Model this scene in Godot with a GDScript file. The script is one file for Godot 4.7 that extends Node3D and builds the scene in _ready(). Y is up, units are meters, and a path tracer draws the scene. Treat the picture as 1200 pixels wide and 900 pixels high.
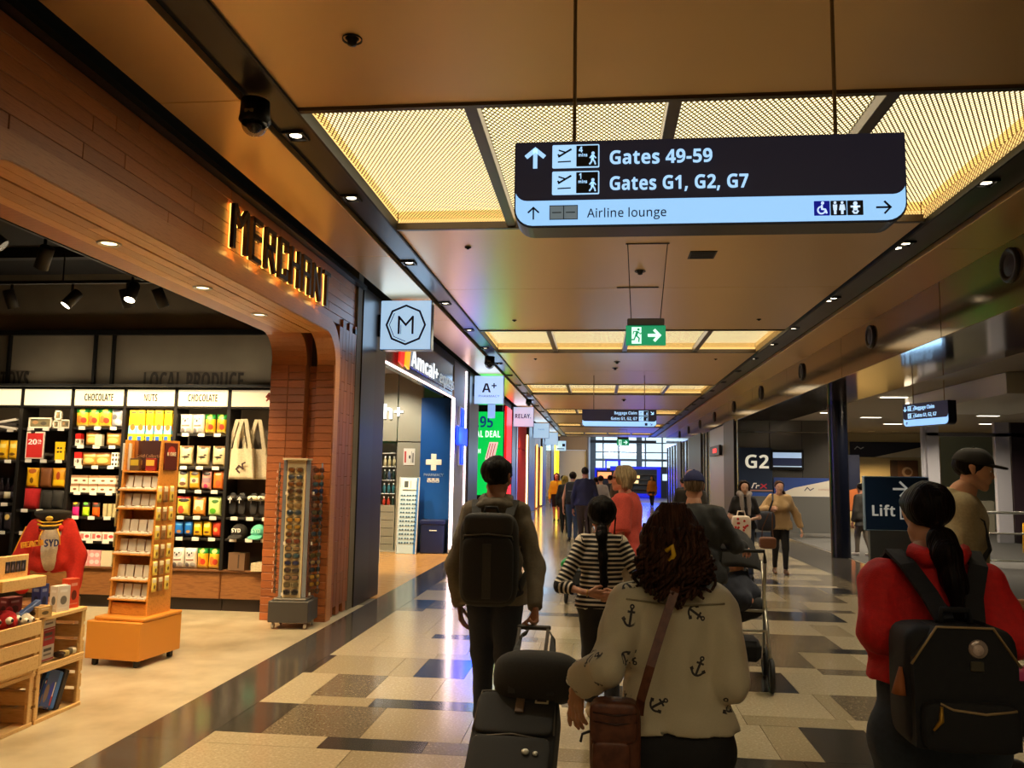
extends Node3D
# An airport concourse: a gift shop on the left, shops beyond, glazed lobby on the right.
# Distances d run down the concourse (d = -z); the camera stands at d = 0.

var mats := {}
var texs := {}
var used := {}
var rng := RandomNumberGenerator.new()

# ------------------------------------------------------------------ helpers: naming
func P(x: float, y: float, d: float) -> Vector3: return Vector3(x, y, -d)

func numbered(n: String) -> String:
	if not used.has(n):
		used[n] = 0
		return n
	used[n] += 1
	return "%s_%03d" % [n, used[n]]

func tag(o: Node, label := "", category := "", group := "", kind := "") -> Node:
	while label.split(" ").size() > 16 and " the " in label: label = label.left(label.rfind(" the ")) + label.substr(label.rfind(" the ") + 4)
	if label: o.set_meta("label", label)
	if category: o.set_meta("category", category)
	if group: o.set_meta("group", group)
	if kind: o.set_meta("kind", kind)
	return o

func thing(called: String, label: String, category: String, at := Vector3.ZERO, turn := 0.0, group := "") -> Node3D:
	var o := Node3D.new()
	o.name = numbered(called)
	o.position = at
	o.rotation.y = turn
	add_child(o)
	tag(o, label, category, group)
	return o

func struct(called: String, at := Vector3.ZERO) -> Node3D:
	var o := Node3D.new()
	o.name = numbered(called)
	o.position = at
	add_child(o)
	o.set_meta("kind", "structure")
	return o

func put(mesh: Mesh, called: String, m: Material, parent: Node = self, at := Transform3D()) -> MeshInstance3D:
	var o := MeshInstance3D.new()
	o.mesh = mesh
	o.name = numbered(called) if parent == self else called
	o.transform = at
	if m: o.material_override = m
	parent.add_child(o, true)
	return o

func done(st: SurfaceTool) -> ArrayMesh:
	st.generate_normals()
	return st.commit()

func part(st: SurfaceTool, called: String, m: Material, parent: Node = self, at := Transform3D()) -> MeshInstance3D:
	return put(done(st), called, m, parent, at)

func copy(o: Node3D, at: Vector3, turn := 0.0, label := "", group := "") -> Node3D:
	var c: Node3D = o.duplicate()
	var n := str(o.name)
	if n.length() > 4 and n.substr(n.length() - 4, 1) == "_" and n.right(3).is_valid_int(): n = n.left(n.length() - 4)
	c.name = numbered(n)
	c.position = at
	c.rotation.y = turn
	add_child(c)
	if label: c.set_meta("label", label)
	if group: c.set_meta("group", group)
	return c

# ------------------------------------------------------------------ helpers: shapes
func mb(flat := true) -> SurfaceTool:
	var st := SurfaceTool.new()
	st.begin(Mesh.PRIMITIVE_TRIANGLES)
	st.set_smooth_group(-1 if flat else 0)
	return st

func tri(st: SurfaceTool, a: Vector3, b: Vector3, c: Vector3) -> void:
	st.add_vertex(a); st.add_vertex(b); st.add_vertex(c)

func quad(st: SurfaceTool, a: Vector3, b: Vector3, c: Vector3, d: Vector3) -> void: # clockwise from the front
	st.set_uv(Vector2(0, 0)); st.add_vertex(a); st.set_uv(Vector2(1, 0)); st.add_vertex(b); st.set_uv(Vector2(1, 1)); st.add_vertex(c)
	st.set_uv(Vector2(0, 0)); st.add_vertex(a); st.set_uv(Vector2(1, 1)); st.add_vertex(c); st.set_uv(Vector2(0, 1)); st.add_vertex(d)

func bx(st: SurfaceTool, c: Vector3, s: Vector3, b := Basis()) -> void: # a box
	var h := s * 0.5
	var v := []
	for i in 8: v.append(c + b * Vector3(h.x * (1 if i & 1 else -1), h.y * (1 if i & 2 else -1), h.z * (1 if i & 4 else -1)))
	quad(st, v[6], v[7], v[5], v[4]); quad(st, v[3], v[2], v[0], v[1])
	quad(st, v[7], v[3], v[1], v[5]); quad(st, v[2], v[6], v[4], v[0])
	quad(st, v[2], v[3], v[7], v[6]); quad(st, v[4], v[5], v[1], v[0])

func rb(st: SurfaceTool, c: Vector3, s: Vector3, r := 0.01, b := Basis()) -> void: # a box with chamfered edges
	var h := s * 0.5
	r = minf(r, minf(h.x, minf(h.y, h.z)) * 0.95)
	var g := func(ax: int, sx: float, sy: float, sz: float) -> Vector3:
		var q := Vector3(sx * (h.x - r), sy * (h.y - r), sz * (h.z - r))
		q[ax] = [sx, sy, sz][ax] * h[ax]
		return c + b * q
	for ax in 3:
		var u := (ax + 1) % 3
		var w := (ax + 2) % 3
		for sg in [-1.0, 1.0]:
			var e := []
			for k in [[-1, -1], [1, -1], [1, 1], [-1, 1]]:
				var q := [0.0, 0.0, 0.0]
				q[ax] = sg; q[u] = k[0]; q[w] = k[1]
				e.append(g.call(ax, q[0], q[1], q[2]))
			if sg > 0: quad(st, e[0], e[3], e[2], e[1])
			else: quad(st, e[0], e[1], e[2], e[3])
			for s2 in [-1.0, 1.0]: # the edge between faces ax and u
				var q1 := [0.0, 0.0, 0.0]
				q1[ax] = sg; q1[u] = s2; q1[w] = -1.0
				var q2 := q1.duplicate()
				q2[w] = 1.0
				var a1: Vector3 = g.call(ax, q1[0], q1[1], q1[2])
				var a2: Vector3 = g.call(ax, q2[0], q2[1], q2[2])
				var b1: Vector3 = g.call(u, q1[0], q1[1], q1[2])
				var b2: Vector3 = g.call(u, q2[0], q2[1], q2[2])
				if sg * s2 > 0: quad(st, a1, a2, b2, b1)
				else: quad(st, a1, b1, b2, a2)
	for i in 8:
		var q := [1.0 if i & 1 else -1.0, 1.0 if i & 2 else -1.0, 1.0 if i & 4 else -1.0]
		var t0: Vector3 = g.call(0, q[0], q[1], q[2])
		var t1: Vector3 = g.call(1, q[0], q[1], q[2])
		var t2: Vector3 = g.call(2, q[0], q[1], q[2])
		if q[0] * q[1] * q[2] > 0: tri(st, t0, t2, t1)
		else: tri(st, t0, t1, t2)

func bar(st: SurfaceTool, a: Vector3, b: Vector3, w: float, t := -1.0) -> void: # a square bar between two points
	if t < 0: t = w
	var y := (b - a).normalized()
	var x := y.cross(Vector3.UP if absf(y.y) < 0.95 else Vector3.RIGHT).normalized()
	bx(st, (a + b) / 2, Vector3(w, (b - a).length(), t), Basis(x, y, x.cross(y)))

func frames(p: Array) -> Array: # a turning-free frame at each point of a path
	var out := []
	var n := Vector3.ZERO
	for i in p.size():
		var t: Vector3 = (p[mini(i + 1, p.size() - 1)] - p[maxi(i - 1, 0)]).normalized()
		if n == Vector3.ZERO: n = t.cross(Vector3.UP if absf(t.y) < 0.9 else Vector3.RIGHT).normalized()
		n = (n - t * n.dot(t)).normalized()
		out.append([n, t.cross(n)])
	return out

func tube(st: SurfaceTool, p: Array, r, sides := 8, cap := true, flat_y := 1.0) -> void: # r: a number or a list
	var f := frames(p)
	var rings := []
	for i in p.size():
		var ri: float = r[i] if r is Array else r
		var ring := []
		for k in sides + 1:
			var a := TAU * k / sides
			ring.append(p[i] + f[i][0] * cos(a) * ri + f[i][1] * sin(a) * ri * flat_y)
		rings.append(ring)
	for i in p.size() - 1:
		for k in sides: quad(st, rings[i + 1][k], rings[i + 1][k + 1], rings[i][k + 1], rings[i][k])
	if cap:
		for k in sides:
			tri(st, p[0], rings[0][k], rings[0][k + 1])
			tri(st, p[-1], rings[-1][k + 1], rings[-1][k])

func lathe(st: SurfaceTool, prof: Array, sides := 20, at := Transform3D()) -> void: # Vector2(radius, height), bottom up
	for i in prof.size() - 1:
		for k in sides:
			var a := TAU * k / sides
			var b := TAU * (k + 1) / sides
			var q := [Vector3(prof[i].x * cos(a), prof[i].y, prof[i].x * sin(a)), Vector3(prof[i].x * cos(b), prof[i].y, prof[i].x * sin(b)),
				Vector3(prof[i + 1].x * cos(b), prof[i + 1].y, prof[i + 1].x * sin(b)), Vector3(prof[i + 1].x * cos(a), prof[i + 1].y, prof[i + 1].x * sin(a))]
			quad(st, at * q[2], at * q[3], at * q[0], at * q[1])

func ball(st: SurfaceTool, c: Vector3, r: Vector3, b := Basis(), n := 10) -> void:
	var prof := []
	for i in n + 1: prof.append(Vector2(cos(-PI / 2 + PI * i / n), sin(-PI / 2 + PI * i / n)))
	lathe(st, prof, n * 2, Transform3D(b * Basis.from_scale(r), c))

func prism(st: SurfaceTool, poly: PackedVector2Array, depth: float, at := Transform3D()) -> void: # outline in x, y; from z = 0 back to -depth; front faces +z
	var twice := 0.0
	for i in poly.size(): twice += poly[i].cross(poly[(i + 1) % poly.size()])
	if twice > 0: poly.reverse()
	var ix := Geometry2D.triangulate_polygon(poly)
	for i in range(0, ix.size(), 3):
		var a := poly[ix[i]]
		var b := poly[ix[i + 1]]
		var c := poly[ix[i + 2]]
		if (b - a).cross(c - a) > 0:
			var t := b
			b = c
			c = t
		st.set_uv(a); st.add_vertex(at * Vector3(a.x, a.y, 0)); st.set_uv(b); st.add_vertex(at * Vector3(b.x, b.y, 0)); st.set_uv(c); st.add_vertex(at * Vector3(c.x, c.y, 0))
		st.set_uv(a); st.add_vertex(at * Vector3(a.x, a.y, -depth)); st.set_uv(c); st.add_vertex(at * Vector3(c.x, c.y, -depth)); st.set_uv(b); st.add_vertex(at * Vector3(b.x, b.y, -depth))
	var n := poly.size()
	for i in n:
		var a := poly[i]
		var b := poly[(i + 1) % n]
		quad(st, at * Vector3(a.x, a.y, -depth), at * Vector3(b.x, b.y, -depth), at * Vector3(b.x, b.y, 0), at * Vector3(a.x, a.y, 0))

func rrect(w: float, h: float, r: float, n := 5, c := Vector2.ZERO) -> PackedVector2Array:
	var o := PackedVector2Array()
	for k in 4:
		var cc := c + Vector2((w / 2 - r) * (1 if k in [0, 3] else -1), (h / 2 - r) * (1 if k < 2 else -1))
		for i in n + 1: o.append(cc + Vector2.from_angle(PI / 2 * k + PI / 2 * i / n) * r)
	return o

func circle(r: float, n := 20, c := Vector2.ZERO) -> PackedVector2Array:
	var o := PackedVector2Array()
	for i in n: o.append(c + Vector2.from_angle(TAU * i / n) * r)
	return o

func stroke(st: SurfaceTool, pts: Array, w: float, depth: float, at := Transform3D(), shut := false) -> void: # a line of even width in x, y, as a raised bar
	var lines := Geometry2D.offset_polyline(PackedVector2Array(pts), w / 2, Geometry2D.JOIN_MITER, Geometry2D.END_BUTT)
	if shut:
		lines = Geometry2D.offset_polygon(PackedVector2Array(pts), w / 2, Geometry2D.JOIN_MITER)
		var inner := Geometry2D.offset_polygon(PackedVector2Array(pts), -w / 2, Geometry2D.JOIN_MITER)
		var n: int = pts.size()
		var o := lines[0]
		var q := inner[0]
		if o.size() == q.size():
			for i in n:
				var best := 0
				var best2 := 0
				for k in n:
					if q[k].distance_to(o[i]) < q[best].distance_to(o[i]): best = k
					if q[k].distance_to(o[(i + 1) % n]) < q[best2].distance_to(o[(i + 1) % n]): best2 = k
				prism(st, PackedVector2Array([o[i], o[(i + 1) % n], q[best2], q[best]]), depth, at)
		return
	for l in lines: prism(st, l, depth, at)

func words(text: String, height: float, at: Transform3D, m: Material, parent: Node, called := "lettering", squeeze := 1.0, bold := true, align := HORIZONTAL_ALIGNMENT_LEFT, depth := 0.004, serif := false) -> MeshInstance3D: # height: of a capital; the front faces +z
	var t := TextMesh.new()
	var f := SystemFont.new()
	f.font_names = PackedStringArray(["Droid Serif" if serif else "Droid Sans"])
	f.font_weight = 700 if bold else 400
	t.font = f
	t.text = text
	t.font_size = 64
	t.pixel_size = height / 0.714 / 64.0
	t.depth = depth
	t.curve_step = 1.5
	t.horizontal_alignment = align
	t.vertical_alignment = VERTICAL_ALIGNMENT_CENTER
	return put(t, called, m, parent, at * Transform3D(Basis.from_scale(Vector3(squeeze, 1, 1)), Vector3.ZERO))

# ------------------------------------------------------------------ helpers: materials
func col(c: Color, rough := 0.6, metal := 0.0, em := 0.0) -> StandardMaterial3D:
	var key := "%s %.2f %.2f %.2f" % [c.to_html(), rough, metal, em]
	if not mats.has(key):
		var m := StandardMaterial3D.new()
		m.albedo_color = c
		m.roughness = rough
		m.metallic = metal
		if em > 0:
			m.emission_enabled = true
			m.emission = c
			m.emission_energy_multiplier = em
		mats[key] = m
	return mats[key]

func rgb(r: int, g: int, b: int) -> Color: return Color8(r, g, b)

func noise(freq: float, colors: Array, size := 512, octaves := 4, type := FastNoiseLite.TYPE_SIMPLEX_SMOOTH, sd := 1, offs: Array = []) -> NoiseTexture2D:
	var n := FastNoiseLite.new()
	n.noise_type = type
	n.frequency = freq
	n.fractal_octaves = octaves
	n.seed = sd
	var t := NoiseTexture2D.new()
	t.width = size; t.height = size
	t.seamless = true
	t.noise = n
	var g := Gradient.new()
	var o := PackedFloat32Array()
	var cs := PackedColorArray()
	for i in colors.size():
		o.append(offs[i] if offs else float(i) / maxi(1, colors.size() - 1))
		cs.append(colors[i])
	g.offsets = o
	g.colors = cs
	t.color_ramp = g
	return t

func tri_mat(tex: Texture2D, scale: Vector3, rough := 0.6, metal := 0.0, world := true, bump: Texture2D = null, bump_cm := 0.1) -> StandardMaterial3D:
	var m := StandardMaterial3D.new()
	m.albedo_texture = tex
	m.roughness = rough
	m.metallic = metal
	m.uv1_triplanar = true
	m.uv1_world_triplanar = world
	m.uv1_scale = scale
	m.uv1_triplanar_sharpness = 6.0
	if bump:
		m.heightmap_enabled = true
		m.heightmap_texture = bump
		m.heightmap_scale = bump_cm
	return m

func tinted(m: StandardMaterial3D, c: Color) -> StandardMaterial3D:
	var d: StandardMaterial3D = m.duplicate()
	d.albedo_color = c
	return d

func cloth(c: Color, rough := 0.9, coarse := 1.0, sheen := 0.3) -> StandardMaterial3D:
	var key := "cloth %s %.1f %.1f" % [c.to_html(), coarse, sheen]
	if not mats.has(key):
		if not texs.has("weave"):
			texs.weave = noise(0.11, [Color(0.2, 0.2, 0.2), Color(1, 1, 1)], 256, 3, FastNoiseLite.TYPE_SIMPLEX, 5)
			texs.mottle = noise(0.02, [Color(0.9, 0.9, 0.9), Color(1, 1, 1)], 256, 5, FastNoiseLite.TYPE_SIMPLEX, 8)
		var m := tri_mat(texs.mottle, Vector3.ONE * 3.0, rough, 0.0, false, texs.weave, 0.12)
		m.heightmap_texture = texs.weave
		m.albedo_color = c
		if c.v < 0.3: sheen *= 0.15
		m.rim_enabled = sheen > 0
		m.rim = sheen
		m.rim_tint = 0.6
		m.uv1_scale = Vector3.ONE * 4.0 * coarse
		mats[key] = m
	return mats[key]

func print_tex(w: int, h: int, bg: Color, shapes: Array) -> ImageTexture: # flat print: ["r" or "e", x, y, w, h, colour] in shares of the sheet
	var im := Image.create(w, h, false, Image.FORMAT_RGB8)
	im.fill(bg)
	for s in shapes:
		var x0 := int(s[1] * w)
		var y0 := int(s[2] * h)
		var ww := maxi(1, int(s[3] * w))
		var hh := maxi(1, int(s[4] * h))
		if s[0] == "r": im.fill_rect(Rect2i(x0, y0, ww, hh), s[5])
		else:
			for y in range(maxi(0, y0), mini(h, y0 + hh)):
				for x in range(maxi(0, x0), mini(w, x0 + ww)):
					if Vector2((x + 0.5 - x0) / ww - 0.5, (y + 0.5 - y0) / hh - 0.5).length() < 0.5: im.set_pixel(x, y, s[5])
	return ImageTexture.create_from_image(im)

func print_mat(key: String, w: int, h: int, bg: Color, shapes: Array, rough := 0.45) -> StandardMaterial3D:
	if not mats.has(key):
		var m := StandardMaterial3D.new()
		m.albedo_texture = print_tex(w, h, bg, shapes)
		m.roughness = rough
		mats[key] = m
	return mats[key]

# ------------------------------------------------------------------ helpers: lights
func spot(at: Vector3, to: Vector3, energy: float, angle: float, c: Color, size := 0.03, soft := 0.6) -> void:
	var l := SpotLight3D.new()
	l.name = numbered("spot_light_source")
	l.light_energy = energy
	l.light_color = c
	l.spot_angle = angle
	l.spot_angle_attenuation = soft
	l.spot_range = 60.0
	l.spot_attenuation = 2.0
	l.light_size = size
	l.shadow_enabled = true
	add_child(l)
	l.look_at_from_position(at, to, Vector3.UP if absf((to - at).normalized().y) < 0.98 else Vector3.RIGHT)

func area(at: Vector3, size: Vector2, towards: Vector3, energy: float, c: Color) -> void:
	var l := AreaLight3D.new()
	l.name = numbered("area_light_source")
	l.light_energy = energy
	l.light_color = c
	l.area_size = size
	l.area_range = 60.0
	l.area_attenuation = 2.0
	l.shadow_enabled = true
	add_child(l)
	l.look_at_from_position(at, at + towards, Vector3.UP if absf(towards.normalized().y) < 0.98 else Vector3.FORWARD)

func bulb(at: Vector3, energy: float, c: Color, size := 0.05) -> void:
	var l := OmniLight3D.new()
	l.name = numbered("omni_light_source")
	l.light_energy = energy
	l.light_color = c
	l.light_size = size
	l.omni_range = 60.0
	l.omni_attenuation = 2.0
	l.shadow_enabled = true
	l.position = at
	add_child(l)

# ------------------------------------------------------------------ the scene
const WARM := Color(1.0, 0.93, 0.80)
const H := 4.0

func _ready() -> void:
	rng.seed = 20
	var cam := Camera3D.new()
	cam.name = "camera"
	cam.fov = 50.23
	cam.near = 0.05
	cam.far = 400.0
	cam.transform = Transform3D(Basis(Vector3(0.99434, 0.01591, -0.10501), Vector3(-0.00412, 0.99385, 0.11064), Vector3(0.10613, -0.10958, 0.98830)), Vector3(0, 1.65, 0)).orthonormalized()
	add_child(cam)
	cam.current = true
	var we := WorldEnvironment.new()
	we.name = "world_environment"
	var e := Environment.new()
	e.background_mode = Environment.BG_SKY
	e.sky = Sky.new()
	var sm := ProceduralSkyMaterial.new()
	sm.sky_top_color = Color(0.55, 0.72, 0.92)
	sm.sky_horizon_color = Color(0.80, 0.90, 0.97)
	sm.ground_horizon_color = Color(0.78, 0.86, 0.92)
	sm.ground_bottom_color = Color(0.5, 0.53, 0.55)
	sm.energy_multiplier = 1.5
	e.sky.sky_material = sm
	e.tonemap_mode = Environment.TONE_MAPPER_LINEAR
	e.tonemap_exposure = 1.3
	e.sdfgi_enabled = true
	e.ssao_enabled = true
	e.ssil_enabled = true
	we.environment = e
	add_child(we)
	lights()
	floors()
	ceilings()
	shopfront()
	shop_room()
	left_shops()
	right_side()
	far_end()
	signs()
	ceiling_things()
	shop_stock()
	people()

# rows of luminous ceiling panels: near and far edge
const ROWS := [[-11.2, -8.6], [-3.15, -0.5], [4.95, 7.6], [13.2, 15.62], [21.2, 23.9], [29.3, 31.9], [37.3, 39.9], [45.3, 47.4]]
const RX := [-1.97, -0.84, 0.47, 1.79, 2.92]

func lights() -> void:
	for r in ROWS: # in front of the luminous panels
		area(P(0.47, 4.08, (r[0] + r[1]) / 2), Vector2(4.7, r[1] - r[0] - 0.1), Vector3.DOWN, 3.4, WARM)
	# the shop: track spots and the light boxes over the shelves
	for s in [[-6.9, 7.6, -7.0, 1.2, 9.6, 14], [-6.0, 7.6, -6.1, 1.2, 9.6, 16], [-5.2, 7.7, -5.2, 1.3, 9.6, 16], [-4.5, 7.7, -4.6, 1.2, 9.6, 16], [-5.3, 5.2, -4.1, 1.0, 6.8, 9], [-4.6, 4.2, -3.9, 0.6, 5.2, 9], [-6.0, 4.6, -4.6, 1.0, 6.4, 8], [-4.4, 6.2, -3.6, 1.0, 8.5, 7], [-4.3, 6.0, -3.6, 0.0, 7.2, 9]]:
		spot(P(s[0], 3.35, s[1]), P(s[2], s[3], s[4]), s[5] * 0.21, 34, Color(1.0, 0.91, 0.76), 0.05)
	for x in [-6.9, -5.6, -4.4]: area(P(x, 2.66, 9.5), Vector2(1.2, 0.12), Vector3(0, 1, 0.25), 0.55, Color(1.0, 0.92, 0.78)) # the light boxes shine upwards too

# ------------------------------------------------------------------ floors
func terrazzo(base: Color, chips: Color, freq: float, sd: int) -> StandardMaterial3D:
	var t := noise(freq, [base.darkened(0.12), base, base.lightened(0.06), chips], 512, 2, FastNoiseLite.TYPE_CELLULAR, sd, [0.0, 0.35, 0.7, 0.95])
	var m := tri_mat(t, Vector3.ONE * 1.6, 0.16)
	m.metallic_specular = 0.55
	return m

func floors() -> void:
	var f := struct("floor")
	var st := mb()
	bx(st, P(3, -0.16, 30), Vector3(40, 0.3, 120))
	part(st, "slab", col(rgb(96, 88, 74), 0.5), f)
	var cream := terrazzo(rgb(168, 154, 126), rgb(196, 184, 160), 0.06, 3)
	var beige := terrazzo(rgb(150, 136, 108), rgb(186, 172, 144), 0.08, 4)
	var speck := terrazzo(rgb(104, 93, 75), rgb(190, 174, 144), 0.07, 5)
	var black := terrazzo(rgb(52, 50, 47), rgb(88, 84, 78), 0.10, 6)
	var strip := terrazzo(rgb(62, 58, 54), rgb(98, 92, 84), 0.10, 7)
	black.roughness = 0.13
	strip.roughness = 0.13
	# rows of tiles across the concourse: depth, then the tiles set by the photograph
	var forced := {"4.97": [[-1.68, -1.04, 3]], "5.19": [[-2.42, -2.12, 3], [-2.12, -1.48, 2], [1.33, 1.75, 3]], "6.09": [[-2.12, -1.70, 2], [0.92, 1.0, 0], [1.77, 2.25, 2]],
		"6.76": [[-2.42, -2.35, 3], [-1.5, -1.08, 3], [0.92, 1.55, 3]], "8.33": [[-1.67, -1.25, 3], [2.22, 2.82, 3]], "10.11": [[2.45, 2.88, 3], [-2.1, -1.5, 2]], "12.57": [[3.32, 3.75, 3], [2.3, 3.3, 2]],
		"7.65": [[-2.1, -1.2, 0], [0.9, 1.9, 2]], "5.87": [[1.0, 1.7, 1]]}
	var far := {0: mb(), 1: mb(), 2: mb(), 3: mb()}
	var ms := [cream, beige, speck, black]
	var d := -14.71
	var i := 0
	var steps := [0.22, 0.68, 0.22, 0.67, 0.67]
	var shown := 0
	while d < 52.0:
		var dd: float = steps[(i + 5) % 5]
		i += 1
		var cuts := []
		var fo: Array = forced.get("%.2f" % d, [])
		var x := -2.42
		while x < 4.05 - 0.01:
			var nx: float = x + [0.32, 0.64, 0.64, 0.96, 0.48][rng.randi() % 5]
			var kind: int = [0, 0, 0, 0, 0, 0, 0, 0, 1, 1, 1, 1, 2, 2, 3][rng.randi() % 15]
			for q in fo:
				if absf(q[0] - x) < 0.005:
					nx = q[1]
					kind = q[2]
				elif q[0] > x + 0.005 and q[0] < nx + 0.12: nx = q[0]
			if 4.05 - nx < 0.2: nx = 4.05
			cuts.append([x, nx, kind])
			x = nx
		for c in cuts:
			var near: bool = d > 4.0 and shown < 262
			var tile := mb() if near else far[c[2]] as SurfaceTool
			bx(tile, P((c[0] + c[1]) / 2, -0.006, d + dd / 2), Vector3(c[1] - c[0] - 0.004, 0.012, dd - 0.004))
			if near:
				shown += 1
				part(tile, "tile", ms[c[2]], f)
		d = snappedf(d + dd, 0.01)
	for k in 4: part(far[k], ["cream_tiles", "beige_tiles", "speckled_tiles", "black_tiles"][k], ms[k], f).set_meta("kind", "stuff")
	var rest := mb()
	d = -13.0
	while d < 52.0:
		var t := mb() if d > 3.9 and d < 14.0 else rest
		bx(t, P(-2.66, -0.006, d + 0.45), Vector3(0.476, 0.012, 0.896))
		if t != rest: part(t, "border_tile", strip, f)
		t = mb() if d > 8.0 and d < 18.0 else rest
		bx(t, P(4.64, -0.006, d + 0.45), Vector3(1.17, 0.012, 0.896))
		if t != rest: part(t, "border_tile", strip, f)
		d += 0.9
	part(rest, "border_tiles", strip, f).set_meta("kind", "stuff")
	st = mb()
	bx(st, P(5.25, -0.005, 19), Vector3(0.04, 0.014, 66))
	part(st, "metal_strip", col(rgb(150, 140, 120), 0.35, 0.8), f)
	st = mb()
	bx(st, P(12.6, -0.006, 19), Vector3(14.6, 0.012, 66))
	part(st, "carpet", tri_mat(noise(0.08, [rgb(52, 52, 52), rgb(86, 86, 84)], 256, 4), Vector3.ONE * 2.0, 0.95), f)
	st = mb()
	bx(st, P(-6.1, -0.006, 3.0), Vector3(6.4, 0.012, 14.4))
	var conc := tri_mat(noise(0.006, [rgb(150, 138, 112), rgb(172, 160, 134), rgb(188, 178, 152)], 1024, 6, FastNoiseLite.TYPE_SIMPLEX_SMOOTH, 9), Vector3.ONE * 0.35, 0.3)
	part(st, "concrete_screed", conc, f)
	st = mb()
	bx(st, P(-5.4, -0.006, 13.9), Vector3(5.0, 0.012, 6.2))
	part(st, "timber_floor", wood(rgb(176, 124, 66), rgb(206, 156, 92), 0.2, Vector3(0.4, 3, 3)), f)
	st = mb()
	bx(st, P(-5.4, -0.006, 34.6), Vector3(5.0, 0.012, 35.0))
	part(st, "pale_floor", col(rgb(170, 160, 140), 0.25), f)

func wood(a: Color, b: Color, rough := 0.45, stretch := Vector3(0.5, 6, 6), sd := 2) -> StandardMaterial3D:
	var key := "wood %s %s %s %d" % [a.to_html(), b.to_html(), str(stretch), sd]
	if not mats.has(key):
		mats[key] = tri_mat(noise(0.018, [a, a.lerp(b, 0.45), b, a.lerp(b, 0.6), b.lightened(0.06)], 256, 5, FastNoiseLite.TYPE_SIMPLEX, sd), stretch, rough)
	return mats[key]

# ------------------------------------------------------------------ ceiling
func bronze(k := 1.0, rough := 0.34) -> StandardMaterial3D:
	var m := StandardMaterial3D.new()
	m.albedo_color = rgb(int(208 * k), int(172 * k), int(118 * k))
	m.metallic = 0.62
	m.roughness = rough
	return m

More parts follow.
